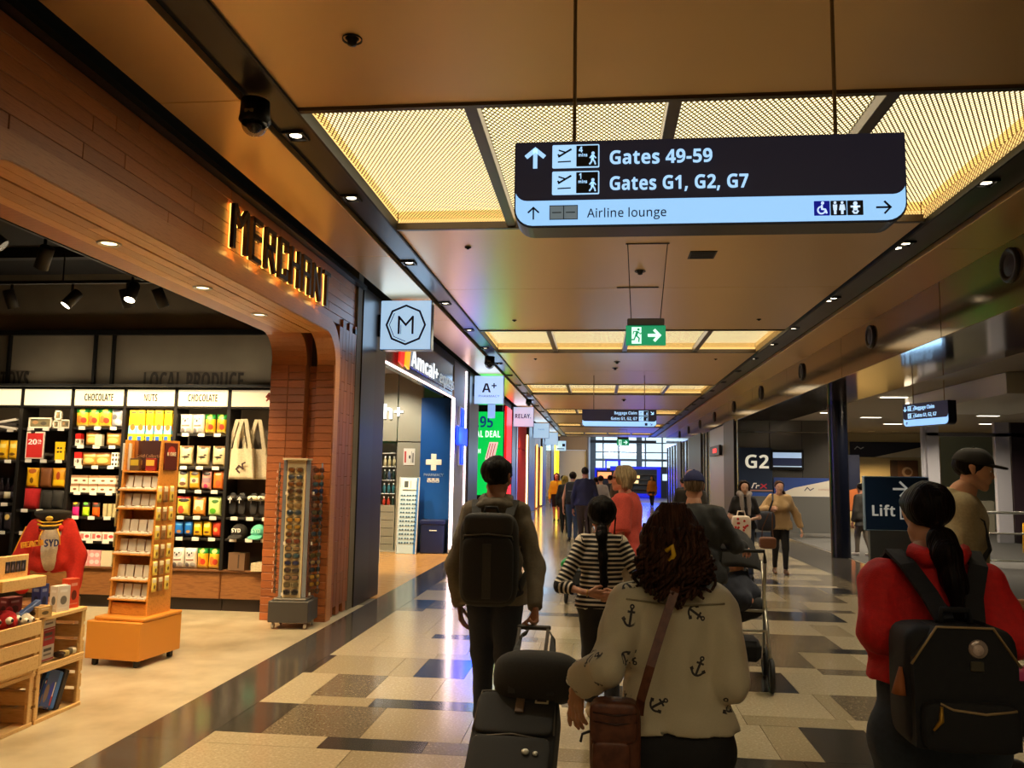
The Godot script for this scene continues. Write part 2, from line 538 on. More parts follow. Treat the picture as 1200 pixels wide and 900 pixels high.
func ceilings() -> void:
	var c := struct("ceiling")
	var st := mb()
	bx(st, P(3, 4.75, 20), Vector3(36, 0.2, 70))
	part(st, "plenum_slab", col(rgb(24, 22, 20), 0.9), c)
	var panel := bronze()
	for s in [[-14, -11.22], [-8.58, -5.9], [-5.9, -3.17], [-0.48, 2.2], [2.2, 4.93], [7.62, 10.2], [10.2, 13.18], [15.64, 18.4], [18.4, 21.18], [23.92, 26.6], [26.6, 29.28], [31.92, 34.6], [34.6, 37.28], [39.92, 42.6], [42.6, 45.28], [47.42, 50.2]]:
		st = mb()
		rb(st, P(0.475, H + 0.03, (s[0] + s[1]) / 2), Vector3(4.9, 0.06, s[1] - s[0] - 0.006), 0.004)
		part(st, "panel", panel, c)
	for k in 17:
		var d := -14.0 + k * 3.76
		st = mb()
		rb(st, P(-2.565, H + 0.03, d + 1.88), Vector3(0.55, 0.06, 3.754), 0.004)
		part(st, "panel", panel, c)
		st = mb()
		rb(st, P(3.69, H + 0.03, d + 1.88), Vector3(0.62, 0.06, 3.754), 0.004)
		part(st, "panel", panel, c)
	# dark channels that hold the downlights
	var dark := col(rgb(34, 30, 27), 0.35, 0.5)
	var black := col(rgb(10, 10, 10), 0.6)
	for s in [[-2.11, 0.26], [3.16, 0.36]]:
		st = mb()
		bx(st, P(s[0], H + 0.06, 18.2), Vector3(s[1], 0.04, 64.4))
		part(st, "channel", dark, c)
	st = mb()
	bx(st, P(-2.27, H + 0.09, 18.2), Vector3(0.05, 0.04, 64.4))
	bx(st, P(-2.93, H + 0.2, 18.2), Vector3(0.2, 0.04, 64.4))
	bx(st, P(-1.972, H + 0.03, 18.2), Vector3(0.02, 0.1, 64.4))
	bx(st, P(2.965, H + 0.03, 18.2), Vector3(0.02, 0.1, 64.4))
	part(st, "shadow_gap", black, c)
	# luminous panels behind expanded metal
	var glow := StandardMaterial3D.new()
	glow.albedo_color = Color(0.9, 0.85, 0.7)
	glow.emission_enabled = true
	glow.emission = Color(1.0, 0.94, 0.72)
	glow.emission_energy_multiplier = 1.5
	var metal := col(rgb(146, 122, 78), 0.4, 0.5)
	var rim := col(rgb(70, 58, 44), 0.35, 0.7)
	var lattice := mb()
	for sgn in [-1.0, 1.0]: # bars of the expanded metal, 1.2 by 2.55 m
		var k := -2.0
		while k < 2.0:
			# the line x = k + sgn * y * 0.6 within the panel
			var a := Vector2(k - sgn * 1.275 * 0.6, -1.275)
			var b := Vector2(k + sgn * 1.275 * 0.6, 1.275)
			var seg := clip(a, b, 0.6, 1.275)
			if seg.size() == 2 and seg[0].distance_to(seg[1]) > 0.02:
				var dir: Vector2 = (seg[1] - seg[0]).normalized() * 0.5
				var nrm := Vector3(-dir.y, 0, dir.x) * 0.009
				var p0 := Vector3(seg[0].x, 0.0, seg[0].y)
				var p1 := Vector3(seg[1].x, 0.0, seg[1].y)
				bx(lattice, (p0 + p1) / 2, Vector3(0.0098, 0.0009, p0.distance_to(p1)), Basis(nrm.normalized(), Vector3.UP, nrm.normalized().cross(Vector3.UP)))
			k += 0.034
	var lat := done(lattice)
	var side := mb()
	var x := -0.6
	while x < 0.6:
		for sg in [-1.0, 1.0]:
			bar(side, Vector3(x, 0, 0), Vector3(x + sg * 0.06, 0.1, 0), 0.006, 0.001)
		x += 0.026
	var side_mesh := done(side)
	for r in ROWS:
		var mid: float = (r[0] + r[1]) / 2
		var ln: float = r[1] - r[0]
		st = mb()
		bx(st, P(0.475, H + 0.2, mid), Vector3(4.9, 0.04, ln + 0.02))
		part(st, "luminous_panel_light", glow, c)
		st = mb()
		for s in [-1.0, 1.0]:
			bx(st, P(0.475, H + 0.105, mid + s * (ln / 2 + 0.01)), Vector3(4.86, 0.17, 0.02))
			bx(st, P(0.475 + s * 2.45, H + 0.105, mid), Vector3(0.02, 0.17, ln))
		part(st, "side_panel_light", col(Color(0.95, 0.80, 0.50), 0.6, 0, 0.75), c)
		for i in 4:
			var xa: float = RX[i]
			var xb: float = RX[i + 1]
			var sx := (xb - xa) / 1.2
			put(lat, "mesh_panel", metal, c, Transform3D(Basis.from_scale(Vector3(sx, 1, ln / 2.55)), P((xa + xb) / 2, H + 0.1, mid))).set_meta("kind", "stuff")
			put(side_mesh, "mesh_panel", metal, c, Transform3D(Basis.from_scale(Vector3(sx, 1, 1)), P((xa + xb) / 2, H, r[1] - 0.01))).set_meta("kind", "stuff")
		for s in [RX[4] - 0.01]:
			put(side_mesh, "mesh_panel", metal, c, Transform3D(Basis(Vector3.UP, PI / 2) * Basis.from_scale(Vector3(ln / 1.2, 1, 1)), P(s, H, mid))).set_meta("kind", "stuff")
		for i in [1, 2, 3]:
			st = mb()
			rb(st, P(RX[i], H + 0.05, mid), Vector3(0.085, 0.1, ln), 0.004)
			part(st, "divider", rim, c)
		for s in [r[0] + 0.015, r[1] - 0.015]:
			st = mb()
			rb(st, P(0.475, H + 0.02, s), Vector3(4.9, 0.07, 0.05), 0.004)
			part(st, "rim", rim, c)
	# right bulkhead: glossy, with the lobby's lower ceiling behind
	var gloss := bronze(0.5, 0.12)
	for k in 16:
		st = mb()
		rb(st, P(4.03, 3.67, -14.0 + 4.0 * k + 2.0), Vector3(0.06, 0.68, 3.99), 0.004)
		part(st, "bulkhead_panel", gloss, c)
	st = mb()
	bx(st, P(4.75, 3.37, 5.2), Vector3(1.46, 0.06, 38.4))
	part(st, "soffit", bronze(0.36, 0.1), c)
	st = mb()
	bx(st, P(12.8, 3.37, 9.0), Vector3(14.6, 0.06, 46))
	part(st, "lobby_ceiling", col(rgb(150, 140, 122), 0.8), c)

func clip(a: Vector2, b: Vector2, hx: float, hy: float) -> Array:
	var t0 := 0.0
	var t1 := 1.0
	var d := b - a
	for q in [[-d.x, a.x + hx], [d.x, hx - a.x], [-d.y, a.y + hy], [d.y, hy - a.y]]:
		if absf(q[0]) < 1e-9:
			if q[1] < 0: return []
		elif q[0] < 0: t0 = maxf(t0, q[1] / q[0])
		else: t1 = minf(t1, q[1] / q[0])
	return [a + d * t0, a + d * t1] if t0 < t1 else []

# ------------------------------------------------------------------ the gift shop's timber portal
func arch(inner_w: float, d0: float, d1: float, y1: float, r: float, band: float) -> PackedVector2Array: # outline of an arch band in (d, y)
	var o := PackedVector2Array()
	o.append(Vector2(d0, 0))
	for i in 9: o.append(Vector2(d0 + r, y1 - r) + Vector2(-cos(PI / 2 * i / 8), sin(PI / 2 * i / 8)) * r)
	for i in 9: o.append(Vector2(d1 - r, y1 - r) + Vector2(sin(PI / 2 * i / 8), cos(PI / 2 * i / 8)) * r)
	o.append(Vector2(d1, 0))
	return o

func ring(st: SurfaceTool, inner: PackedVector2Array, outer: PackedVector2Array, x0: float, x1: float) -> void: # between two outlines of the same length, in (d, y), from x0 to x1 > x0
	for i in inner.size() - 1:
		var a := inner[i]
		var b := inner[i + 1]
		var c := outer[i + 1]
		var e := outer[i]
		quad(st, P(x1, e.y, e.x), P(x1, c.y, c.x), P(x1, b.y, b.x), P(x1, a.y, a.x)) # front, towards +x
		quad(st, P(x0, a.y, a.x), P(x0, b.y, b.x), P(x0, c.y, c.x), P(x0, e.y, e.x))
		quad(st, P(x1, a.y, a.x), P(x1, b.y, b.x), P(x0, b.y, b.x), P(x0, a.y, a.x)) # the reveal
		quad(st, P(x0, e.y, e.x), P(x0, c.y, c.x), P(x1, c.y, c.x), P(x1, e.y, e.x))

func shopfront() -> void:
	var w := struct("wall_shopfront")
	var d0 := 3.42
	var d1 := 8.98
	var dark := wood(rgb(170, 108, 60), rgb(194, 130, 78), 0.42, Vector3(3, 14, 0.9), 4)
	var light := wood(rgb(200, 146, 88), rgb(220, 168, 106), 0.45, Vector3(6, 6, 0.7), 6)
	var red := wood(rgb(146, 84, 42), rgb(172, 106, 58), 0.45, Vector3(0.9, 9, 9), 8)
	var st := mb()
	# carcass behind the planks
	bx(st, P(-3.3, 3.66, 6.2), Vector3(0.4, 0.66, 7.2))
	bx(st, P(-3.35, 2.0, 9.6), Vector3(0.56, 4.0, 0.9))
	bx(st, P(-3.35, 2.0, 2.9), Vector3(0.56, 4.0, 0.9))
	part(st, "carcass", col(rgb(60, 34, 18), 0.7), w)
	# front band with its lip, then the band behind the groove
	st = mb()
	var inn := arch(0, d0, d1, 3.2, 0.36, 0)
	var out := arch(0, d0 - 0.15, d1 + 0.15, 3.35, 0.42, 0)
	ring(st, inn, out, -3.2, -2.985)
	part(st, "lip", dark, w)
	st = mb()
	ring(st, arch(0, d0 + 0.02, d1 - 0.0, 3.2, 0.3, 0), arch(0, d0 - 0.2, d1 + 0.2, 3.4, 0.3, 0), -3.74, -3.33)
	part(st, "inner_band", red, w)
	st = mb()
	bx(st, P(-3.27, 3.24, 6.2), Vector3(0.16, 0.06, 5.3))
	part(st, "groove", col(rgb(14, 10, 8), 0.7), w)
	# planks on the soffit
	var xs := [-2.99, -3.085, -3.19, -3.21, -3.315, -3.42, -3.52]
	for i in [0, 1, 3, 4, 5]:
		var d := d0 + 0.3 - rng.randf() * 0.3
		while d < d1 - 0.25:
			var ln := rng.randf_range(0.7, 1.3)
			var e := minf(d + ln, d1 - 0.2)
			st = mb()
			bx(st, P((xs[i] + xs[i + 1]) / 2, 3.197, (d + e) / 2), Vector3(xs[i] - xs[i + 1] - 0.003, 0.012, e - d - 0.003))
			part(st, "plank", tinted(light, Color.from_hsv(0.08, 0.06, rng.randf_range(0.88, 1.0))), w)
			d = e
	# planks on the fascia, staggered, each a little proud of the next
	for i in 6:
		var y := 3.355 + i * 0.1
		var d := 2.3 - rng.randf() * 0.6
		while d < 9.97:
			var e := minf(d + rng.randf_range(0.9, 1.7), 9.98)
			st = mb()
			rb(st, P(-3.055, y + 0.05, (d + e) / 2), Vector3(0.05 + rng.randf() * 0.006, 0.0965, e - d - 0.004), 0.003)
			part(st, "plank", tinted(dark, Color.from_hsv(0.06, 0.08, rng.randf_range(0.86, 1.0))), w)
			d = e
	# boards on the far pillar: the reveal that faces the camera, its recessed middle, and the side along the concourse
	for i in 34:
		var y := i * 0.0865
		for s in [[-2.99, -3.2, 8.962], [-3.33, -3.53, 8.962], [-3.53, -3.74, 8.962], [-3.2, -3.33, 9.09]]:
			if y > 2.8: continue
			st = mb()
			rb(st, P((s[0] + s[1]) / 2, y + 0.043, s[2] + 0.01 - rng.randf() * 0.003), Vector3(s[0] - s[1] - 0.004, 0.0815, 0.02), 0.003)
			part(st, "board", tinted(red, Color.from_hsv(0.07, 0.1, rng.randf_range(0.84, 1.0))), w)
	for i in 9:
		var y := 0.06 + i * 0.37
		for k in 7:
			var da := 9.14 + k * 0.12
			st = mb()
			rb(st, P(-3.03, y + 0.185 + (k % 2) * 0.1 - 0.05, da + 0.06), Vector3(0.05, 0.366, 0.116), 0.002)
			part(st, "board", tinted(red, Color.from_hsv(0.06, 0.12, rng.randf_range(0.8, 0.95))), w)
	var top := mb()
	bx(top, P(-3.1, 3.98, 6.2), Vector3(0.3, 0.05, 7.6))
	bx(top, P(-3.06, 3.965, 6.2), Vector3(0.1, 0.012, 7.6))
	part(top, "head_rail", col(rgb(26, 18, 14), 0.4, 0.3), w)
	# plain wall towards and behind the camera
	var wl := struct("wall_left")
	st = mb()
	bx(st, P(-3.1, 2.1, -5.8), Vector3(0.2, 4.2, 16.6))
	part(st, "plaster", col(rgb(140, 120, 96), 0.7), wl)
	var wb := struct("wall_back")
	st = mb()
	bx(st, P(6, 2.1, -14.1), Vector3(34, 5, 0.2))
	part(st, "plaster", col(rgb(120, 112, 100), 0.7), wb)
	# downlights in the soffit
	for d in [4.0, 5.19, 6.54, 7.72]: round_light(P(-3.37, 3.19, d), 0.065, "round downlight in timber soffit, %s" % {4.0: "nearest the camera", 5.19: "second from the camera", 6.54: "third from the camera", 7.72: "nearest the far pillar"}[d], 3.0)
	merchant()

func round_light(at: Vector3, r: float, label: String, energy: float, group := "downlights in the timber soffit") -> void: # a fitting with its light
	var t := thing("downlight", label, "light", at, 0, group)
	var st := mb(false)
	lathe(st, [Vector2(r * 0.8, 0.012), Vector2(r * 0.8, -0.004), Vector2(r * 1.1, -0.01), Vector2(r * 1.25, -0.004), Vector2(r * 1.25, 0.006)], 20)
	part(st, "trim_ring", col(rgb(190, 180, 160), 0.3, 0.8), t)
	st = mb(false)
	lathe(st, [Vector2(0.001, 0.0), Vector2(r * 0.8, 0.0)], 20)
	part(st, "lens_light", col(Color(1.0, 0.90, 0.70), 0.5, 0, 3.0), t)
	spot(at + Vector3(0, -0.03, 0), at + Vector3(0, -2, 0), energy, 55, Color(1, 0.82, 0.55), 0.04)

func merchant() -> void:
	# tall stencil capitals, stood off the fascia and lit from behind; each letter is its own thing, set out in (u along d, v up)
	var y0 := 3.45
	var hh := 0.37
	var w := 0.045
	var face := col(rgb(52, 34, 20), 0.35, 0.6)
	var halo := col(Color(1.0, 0.78, 0.34), 0.5, 0, 2.6)
	var L := {
		"M": [0.24, [[0, 0], [0, 1]], [[0.02, 1], [0.5, 0.62], [0.98, 1]], [[1, 1], [1, 0]]],
		"E": [0.2, [[0.1, 0.02], [0.1, 1]], [[0.0, 0.96], [1, 0.96]], [[0.1, 0.58], [0.95, 0.58]], [[0.0, 0.04], [1, 0.04]]],
		"R": [0.21, [[0.05, 0], [0.05, 1]], [[0.0, 0.96], [0.85, 0.96], [0.85, 0.56], [0.05, 0.56]], [[0.45, 0.56], [0.98, 0.0]]],
		"C": [0.19, [[0.9, 0.72], [0.9, 0.96], [0.08, 0.96], [0.08, 0.04], [0.9, 0.04], [0.9, 0.3]]],
		"H": [0.21, [[0.05, 0], [0.05, 1]], [[0.95, 0], [0.95, 1]], [[0.05, 0.56], [0.95, 0.56]]],
		"A": [0.2, [[0.05, 0], [0.05, 0.96], [0.95, 0.96], [0.95, 0]], [[0.05, 0.52], [0.95, 0.52]]],
		"N": [0.21, [[0.05, 0], [0.05, 1]], [[0.05, 0.98], [0.95, 0.02]], [[0.95, 0], [0.95, 1]]],
		"T": [0.2, [[0.5, 0], [0.5, 1]], [[0, 0.96], [1, 0.96]]]}
	var u := 6.24
	for ch in "MERCHANT":
		var d: Array = L[ch]
		var t := thing("sign_letter", "back-lit metal letter %s of the shop name on timber fascia" % ch, "letter", P(-2.965, y0, u), PI / 2, "back-lit letters of the shop name")
		var st := mb()
		var gl := mb()
		for k in range(1, d.size()):
			var pts := []
			for q in d[k]: pts.append(Vector2(q[0] * d[0] * 1.02, q[1] * hh))
			stroke(st, pts, w, 0.035)
			stroke(gl, pts, w * 0.7, 0.012, Transform3D(Basis(), Vector3(0, 0, -0.036)))
		part(st, "face", face, t)
		part(gl, "glow_light", halo, t)
		u += d[0] + 0.105
	for k in 5: bulb(P(-2.96, 3.42, 6.3 + k * 0.5), 0.010, Color(1.0, 0.75, 0.35), 0.02)

# ------------------------------------------------------------------ the gift shop's room
func shop_room() -> void:
	var wall := tri_mat(noise(0.004, [rgb(104, 94, 78), rgb(122, 112, 94)], 512, 4), Vector3.ONE * 0.4, 0.8)
	var w := struct("wall_shop_end")
	var st := mb()
	bx(st, P(-6.2, 2.1, 9.9), Vector3(6.4, 4.2, 0.2))
	part(st, "plaster", wall, w)
	var black := col(rgb(16, 15, 14), 0.5, 0.3)
	st = mb()
	bx(st, P(-6.2, 3.37, 9.76), Vector3(6.4, 0.06, 0.06))
	bx(st, P(-6.2, 2.64, 9.5), Vector3(6.0, 0.03, 0.5))
	for x in [-6.42, -6.17, -7.6]: bx(st, P(x, 2.98, 9.76), Vector3(0.035, 0.74, 0.04))
	part(st, "black_rail", black, w)
	words("LOCAL PRODUCE", 0.215, Transform3D(Basis(), P(-5.77, 2.75, 9.782)), col(rgb(44, 36, 28), 0.6), w, "lettering", 0.56)
	words("TOYS", 0.215, Transform3D(Basis(), P(-7.72, 2.755, 9.782)), col(rgb(44, 36, 28), 0.6), w, "lettering", 0.56)
	w = struct("wall_shop_left")
	st = mb()
	bx(st, P(-9.2, 2.1, 3.5), Vector3(0.2, 4.2, 13))
	part(st, "plaster", wall, w)
	w = struct("wall_shop_near")
	st = mb()
	bx(st, P(-6.2, 2.1, -2.9), Vector3(6.4, 4.2, 0.2))
	part(st, "plaster", wall, w)
	var c := struct("ceiling_shop")
	st = mb()
	bx(st, P(-6.4, 4.2, 3.5), Vector3(5.9, 0.1, 13))
	part(st, "black_soffit", col(rgb(16, 14, 14), 0.8), c)
	st = mb()
	for d in [5.2, 7.0, 8.6]: bx(st, P(-6.4, 4.09, d), Vector3(5.6, 0.12, 0.12))
	for x in [-8.0, -5.6]: tube(st, [P(x, 4.08, 3), P(x, 4.08, 9.6)], 0.05, 10)
	part(st, "duct", col(rgb(22, 20, 20), 0.6), c)
	# lighting tracks with their heads
	st = mb()
	bar(st, P(-8.2, 3.68, 8.3), P(-4.0, 3.68, 8.3), 0.035)
	for x in [-7.6, -5.9, -4.3]: bar(st, P(x, 3.68, 8.3), P(x, 4.02, 8.3), 0.012)
	tag(part(st, "light_track", black), "black lighting track across the shop, before the shelf wall", "track")
	st = mb()
	bar(st, P(-4.9, 3.68, 4.6), P(-4.9, 3.68, 8.2), 0.035)
	for d in [5.2, 7.0]: bar(st, P(-4.9, 3.68, d), P(-4.9, 4.02, d), 0.012)
	tag(part(st, "light_track", black), "black lighting track running along the shop behind the timber soffit", "track")
	var heads := [[-6.5, 8.3, 0, 0.2, "black unlit track spotlight, leftmost of the row over the shelves"], [-5.78, 8.3, 1, -0.45, "lit black track spotlight tilted left over chocolate shelves"], [-5.14, 8.3, 0, 0.15, "black unlit track spotlight just left of the brightest lamp"], [-4.9, 8.0, 1, 0.05, "brightest lit black track spotlight aimed straight down"], [-4.75, 8.3, 0, 0.3, "black unlit track spotlight tilted right, rightmost of the row"], [-4.9, 6.62, 0, -0.5, "large dark track spotlight nearer the camera, above the left part of the shop"], [-4.9, 6.0, 0, 0.9, "dark track spotlight cut by the photo's left edge"]]
	for hd in heads:
		var t := thing("track_spotlight", hd[4], "light", P(hd[0], 3.66, hd[1]), 0, "track spotlights in the gift shop")
		st = mb()
		bar(st, Vector3.ZERO, Vector3(0, -0.09, 0), 0.02)
		part(st, "stem", black, t)
		var bas := Basis(Vector3.BACK, hd[3]) * Basis(Vector3.RIGHT, -0.45 if hd[2] else 0.3)
		st = mb(false)
		lathe(st, [Vector2(0.002, 0.11), Vector2(0.055, 0.11), Vector2(0.06, 0.1), Vector2(0.06, -0.1), Vector2(0.052, -0.1), Vector2(0.05, -0.07)], 18, Transform3D(bas, Vector3(0, -0.17, 0)))
		part(st, "housing", col(rgb(30, 28, 27), 0.5, 0.3), t)
		st = mb(false)
		lathe(st, [Vector2(0.001, -0.099), Vector2(0.052, -0.099)], 18, Transform3D(bas, Vector3(0, -0.17, 0)))
		part(st, "lens_light", col(Color(1, 0.92, 0.78), 0.4, 0, 9.0) if hd[2] else col(rgb(50, 48, 46), 0.2), t)
		if hd[2]: spot(P(hd[0], 3.36, hd[1] - 0.05), P(hd[0] - hd[3], 1.0, hd[1] + 0.9), 6, 38, Color(1.0, 0.85, 0.6), 0.04)

# ------------------------------------------------------------------ shops beyond the gift shop
func slab(parent: Node, called: String, m: Material, x0: float, x1: float, y0: float, y1: float, d0: float, d1: float, r := 0.004) -> MeshInstance3D:
	var st := mb()
	rb(st, P((x0 + x1) / 2, (y0 + y1) / 2, (d0 + d1) / 2), Vector3(absf(x1 - x0), absf(y1 - y0), absf(d1 - d0)), r)
	return part(st, called, m, parent, Transform3D(Basis(), -parent.position) if parent is Node3D and parent != self else Transform3D())

func face_x(x: float, y: float, d: float) -> Transform3D: # lettering that faces the concourse from the left side
	return Transform3D(Basis(Vector3.UP, PI / 2), P(x, y, d))

func led(called: String, label: String, c: Color, x0: float, x1: float, y0: float, y1: float, d0: float, d1: float, em := 4.0, glow := 0.5) -> void:
	var st := mb()
	var mid := P((x0 + x1) / 2, (y0 + y1) / 2, (d0 + d1) / 2)
	bx(st, Vector3.ZERO, Vector3(absf(x1 - x0), absf(y1 - y0), absf(d1 - d0)))
	tag(part(st, called, col(c, 0.5, 0, em), self, Transform3D(Basis(), mid)), label, "light")
	var tall := absf(y1 - y0)
	area(mid + Vector3(0.04, 0, 0), Vector2(absf(d1 - d0), tall), Vector3.RIGHT, glow, c)

func left_shops() -> void:
	var w := struct("wall_left_shops")
	var pier := col(rgb(34, 25, 20), 0.35, 0.2)
	var pier2 := col(rgb(52, 38, 29), 0.4, 0.2)
	slab(w, "pier", pier, -3.7, -2.985, 0, 4.0, 10.0, 10.62)
	slab(w, "pier", pier2, -3.7, -2.99, 0, 4.0, 10.63, 11.15)
	slab(w, "header", col(rgb(40, 36, 34), 0.5), -3.3, -3.02, 3.88, 4.05, 11.15, 28)
	slab(w, "header_panel", col(rgb(28, 30, 38), 0.25), -3.25, -3.03, 3.24, 3.9, 11.15, 16.66)
	slab(w, "header_panel", col(rgb(16, 42, 74), 0.2), -3.2, -3.0, 3.32, 3.86, 12.2, 16.5)
	slab(w, "reveal", col(rgb(150, 148, 142), 0.5), -3.07, -3.01, 0, 4.0, 16.78, 18.6)
	slab(w, "pier", pier, -3.6, -2.98, 0, 4.0, 18.65, 20.1)
	# lettering over the pharmacy: a red and an orange leaf, then the name
	var t := thing("shop_sign", "white pharmacy name with red and orange leaves on dark blue header", "sign", P(-3.0, 3.56, 11.6))
	var lit := col(Color(0.95, 0.98, 1.0), 0.5, 0, 0.8)
	for k in 2:
		var st := mb()
		prism(st, PackedVector2Array([Vector2(0, -0.2), Vector2(0.26, -0.24), Vector2(0.36, 0.2), Vector2(0.1, 0.23)]), 0.03, Transform3D(Basis(Vector3.UP, PI / 2), P(0.03, -0.06, 0.3 + k * 0.36)))
		part(st, "leaf", col([rgb(220, 40, 30), rgb(250, 170, 30)][k], 0.5, 0, 0.9), t)
	fit("Amcal+", 2.2, 0.26, P(0.02, -0.09, 2.2), lit, t, true, "lettering", Basis(Vector3.UP, PI / 2), 0.01)
	fit("express", 1.5, 0.22, P(0.02, -0.1, 4.2), col(rgb(190, 205, 215), 0.5, 0, 0.35), t, false, "lettering", Basis(Vector3.UP, PI / 2), 0.01)
	led("header_light", "pink-white light line under the pharmacy header", Color(1.0, 0.84, 0.82), -3.03, -2.995, 3.19, 3.215, 11.2, 16.72, 2.6, 0.25)
	led("jamb_light", "tall white light line on the pharmacy door jamb", Color(1.0, 0.88, 0.9), -3.03, -2.985, 0.12, 3.2, 16.68, 16.76, 7.0, 0.9)
	led("jamb_light", "tall white light line on wall beyond the pharmacy, behind blue cross", Color(1.0, 0.86, 0.88), -3.03, -2.985, 0.4, 3.95, 18.2, 18.26, 5.0, 0.4)
	# inside the pharmacy
	var g := tri_mat(noise(0.005, [rgb(140, 132, 112), rgb(152, 146, 126)], 256, 3), Vector3.ONE * 0.5, 0.5)
	for s in [[-8.0, -5.12], [-5.1, -4.36], [-4.34, -3.8]]:
		slab(w, "wall_panel", g, s[0], s[1], 2.32, 4.0, 17.4, 17.5)
		slab(w, "wall_panel", g, s[0], s[1], 0.0 if s[0] != -5.1 else 0.0, 2.3, 17.4 if s[0] > -4.5 or s[0] < -6 else 17.9, 17.5 if s[0] > -4.5 or s[0] < -6 else 18.0)
	slab(w, "wall_panel", g, -5.1, -4.36, 0.0, 0.95, 17.4, 17.5)
	for k in 5: slab(w, "groove", col(rgb(70, 64, 54), 0.6), -5.08, -4.38, 0.12 + k * 0.17, 0.13 + k * 0.17, 17.395, 17.4)
	slab(w, "side_wall", g, -8.1, -8.0, 0, 4, 10.5, 17.5)
	slab(w, "ceiling_panel", col(rgb(170, 165, 150), 0.7), -8, -3.25, 3.8, 3.86, 10.5, 17.5)
	var bl := slab(w, "blue_panel", col(rgb(24, 76, 142), 0.3), -3.79, -3.08, 0.0, 3.25, 17.2, 17.4)
	t = thing("pharmacy_sign", "cream cross and pharmacy lettering on tall blue panel", "sign", P(-3.49, 1.88, 17.19))
	var cream := col(rgb(226, 214, 184), 0.5, 0, 0.25)
	var st := mb()
	rb(st, Vector3.ZERO, Vector3(0.34, 0.115, 0.02)); rb(st, Vector3(0, 0.115, 0), Vector3(0.115, 0.12, 0.02)); rb(st, Vector3(0, -0.115, 0), Vector3(0.115, 0.12, 0.02))
	part(st, "cross", cream, t)
	words("PHARMACY", 0.06, Transform3D(Basis(), Vector3(0, -0.27, 0.003)), col(rgb(150, 170, 190), 0.5), t, "lettering", 1.0, false, HORIZONTAL_ALIGNMENT_CENTER)
	st = mb()
	for k in 3: # three characters built of strokes
		var o := Vector2(-0.13 + k * 0.09, -0.42)
		stroke(st, [o + Vector2(0, 0.075), o + Vector2(0.075, 0.075)], 0.011, 0.004)
		stroke(st, [o + Vector2(0.006, 0.048), o + Vector2(0.07, 0.048), o + Vector2(0.07, 0), o + Vector2(0.006, 0)], 0.01, 0.004, Transform3D(), true)
		stroke(st, [o + Vector2(0.028, 0.08), o + Vector2(0.028, 0.02)], 0.01, 0.004)
		stroke(st, [o + Vector2(0.05, 0.08), o + Vector2(0.05, 0.02)], 0.01, 0.004)
	part(st, "lettering", cream, t)
	words("sh+", 0.3, Transform3D(Basis(), P(-4.55, 2.95, 17.36)), col(Color(0.96, 0.98, 1.0), 0.5, 0, 0.7), tag(thing("wall_lettering", "raised white letters ending in a plus on pharmacy wall", "sign"), ""), "lettering", 0.95, true, HORIZONTAL_ALIGNMENT_CENTER, 0.04)
	t = thing("wall_notice", "small white notice with red heading on pharmacy wall panel", "notice", P(-4.07, 1.99, 17.39))
	st = mb()
	rb(st, Vector3.ZERO, Vector3(0.25, 0.36, 0.01), 0.002)
	part(st, "sheet", print_mat("notice", 48, 64, rgb(220, 214, 200), [["r", 0.15, 0.08, 0.7, 0.16, rgb(190, 60, 50)], ["e", 0.38, 0.48, 0.24, 0.16, rgb(60, 50, 46)], ["r", 0.15, 0.7, 0.7, 0.04, rgb(70, 60, 50)], ["r", 0.15, 0.8, 0.6, 0.1, rgb(60, 50, 44)]]), t)
	# shelves let into the wall
	t = thing("wall_shelf", "lit shelf niche in pharmacy wall, four shelves", "shelf", P(-4.73, 1.5, 17.6))
	var white := col(rgb(206, 204, 196), 0.4)
	for k in 5:
		st = mb()
		rb(st, Vector3(0, -0.6 + k * 0.29, 0), Vector3(0.72, 0.02, 0.3))
		part(st, "shelf", white, t)
	for s in [-1, 1]:
		st = mb(); rb(st, Vector3(s * 0.365, 0.03, 0), Vector3(0.02, 1.3, 0.3)); part(st, "frame", col(rgb(80, 74, 62), 0.5), t)
	var proto: Node3D = null
	var bc := [rgb(60, 120, 130), rgb(190, 60, 40), rgb(210, 196, 150), rgb(70, 90, 120), rgb(40, 60, 50)]
	for k in 4:
		for i in 7:
			var b := thing("bottle", ["red or dark bottle on bottom shelf of pharmacy niche, %s from left", "teal bottle on second shelf of pharmacy niche, %s from left", "white-capped dark bottle on third shelf of pharmacy niche, %s from left", "cream bottle on lit top shelf of pharmacy niche, %s from left"][k] % ORD[i], "bottle", P(-5.03 + i * 0.1, 0.91 + k * 0.29, 17.52), 0, "bottles on pharmacy shelf %d" % k)
			st = mb(false)
			lathe(st, [Vector2(0.001, 0), Vector2(0.034, 0), Vector2(0.034, 0.13), Vector2(0.014, 0.17), Vector2(0.014, 0.2), Vector2(0.001, 0.2)], 10)
			part(st, "body", col([bc[1] if i % 3 else bc[4], bc[0], bc[3] if i % 2 else bc[4], bc[2]][k], 0.3), b)
			st = mb(false)
			lathe(st, [Vector2(0.001, 0.222), Vector2(0.017, 0.22), Vector2(0.017, 0.19)], 8)
			part(st, "cap", col(rgb(226, 224, 216), 0.4), b)
	spot(P(-4.6, 3.7, 15.6), P(-4.4, 1.6, 17.4), 7, 40, Color(1, 0.97, 0.88), 0.05)
	spot(P(-3.9, 3.7, 14.5), P(-3.8, 0.0, 15.6), 14, 40, Color(1, 0.9, 0.7), 0.05)
	# a leaning rack of reading glasses
	t = thing("glasses_rack", "white leaning rack of reading glasses in pharmacy doorway", "rack", P(-3.92, 0, 16.7))
	var lean := Transform3D(Basis(Vector3.RIGHT, -0.13), Vector3.ZERO)
	st = mb()
	rb(st, Vector3(0, 0.78, 0), Vector3(0.4, 1.56, 0.03), 0.006)
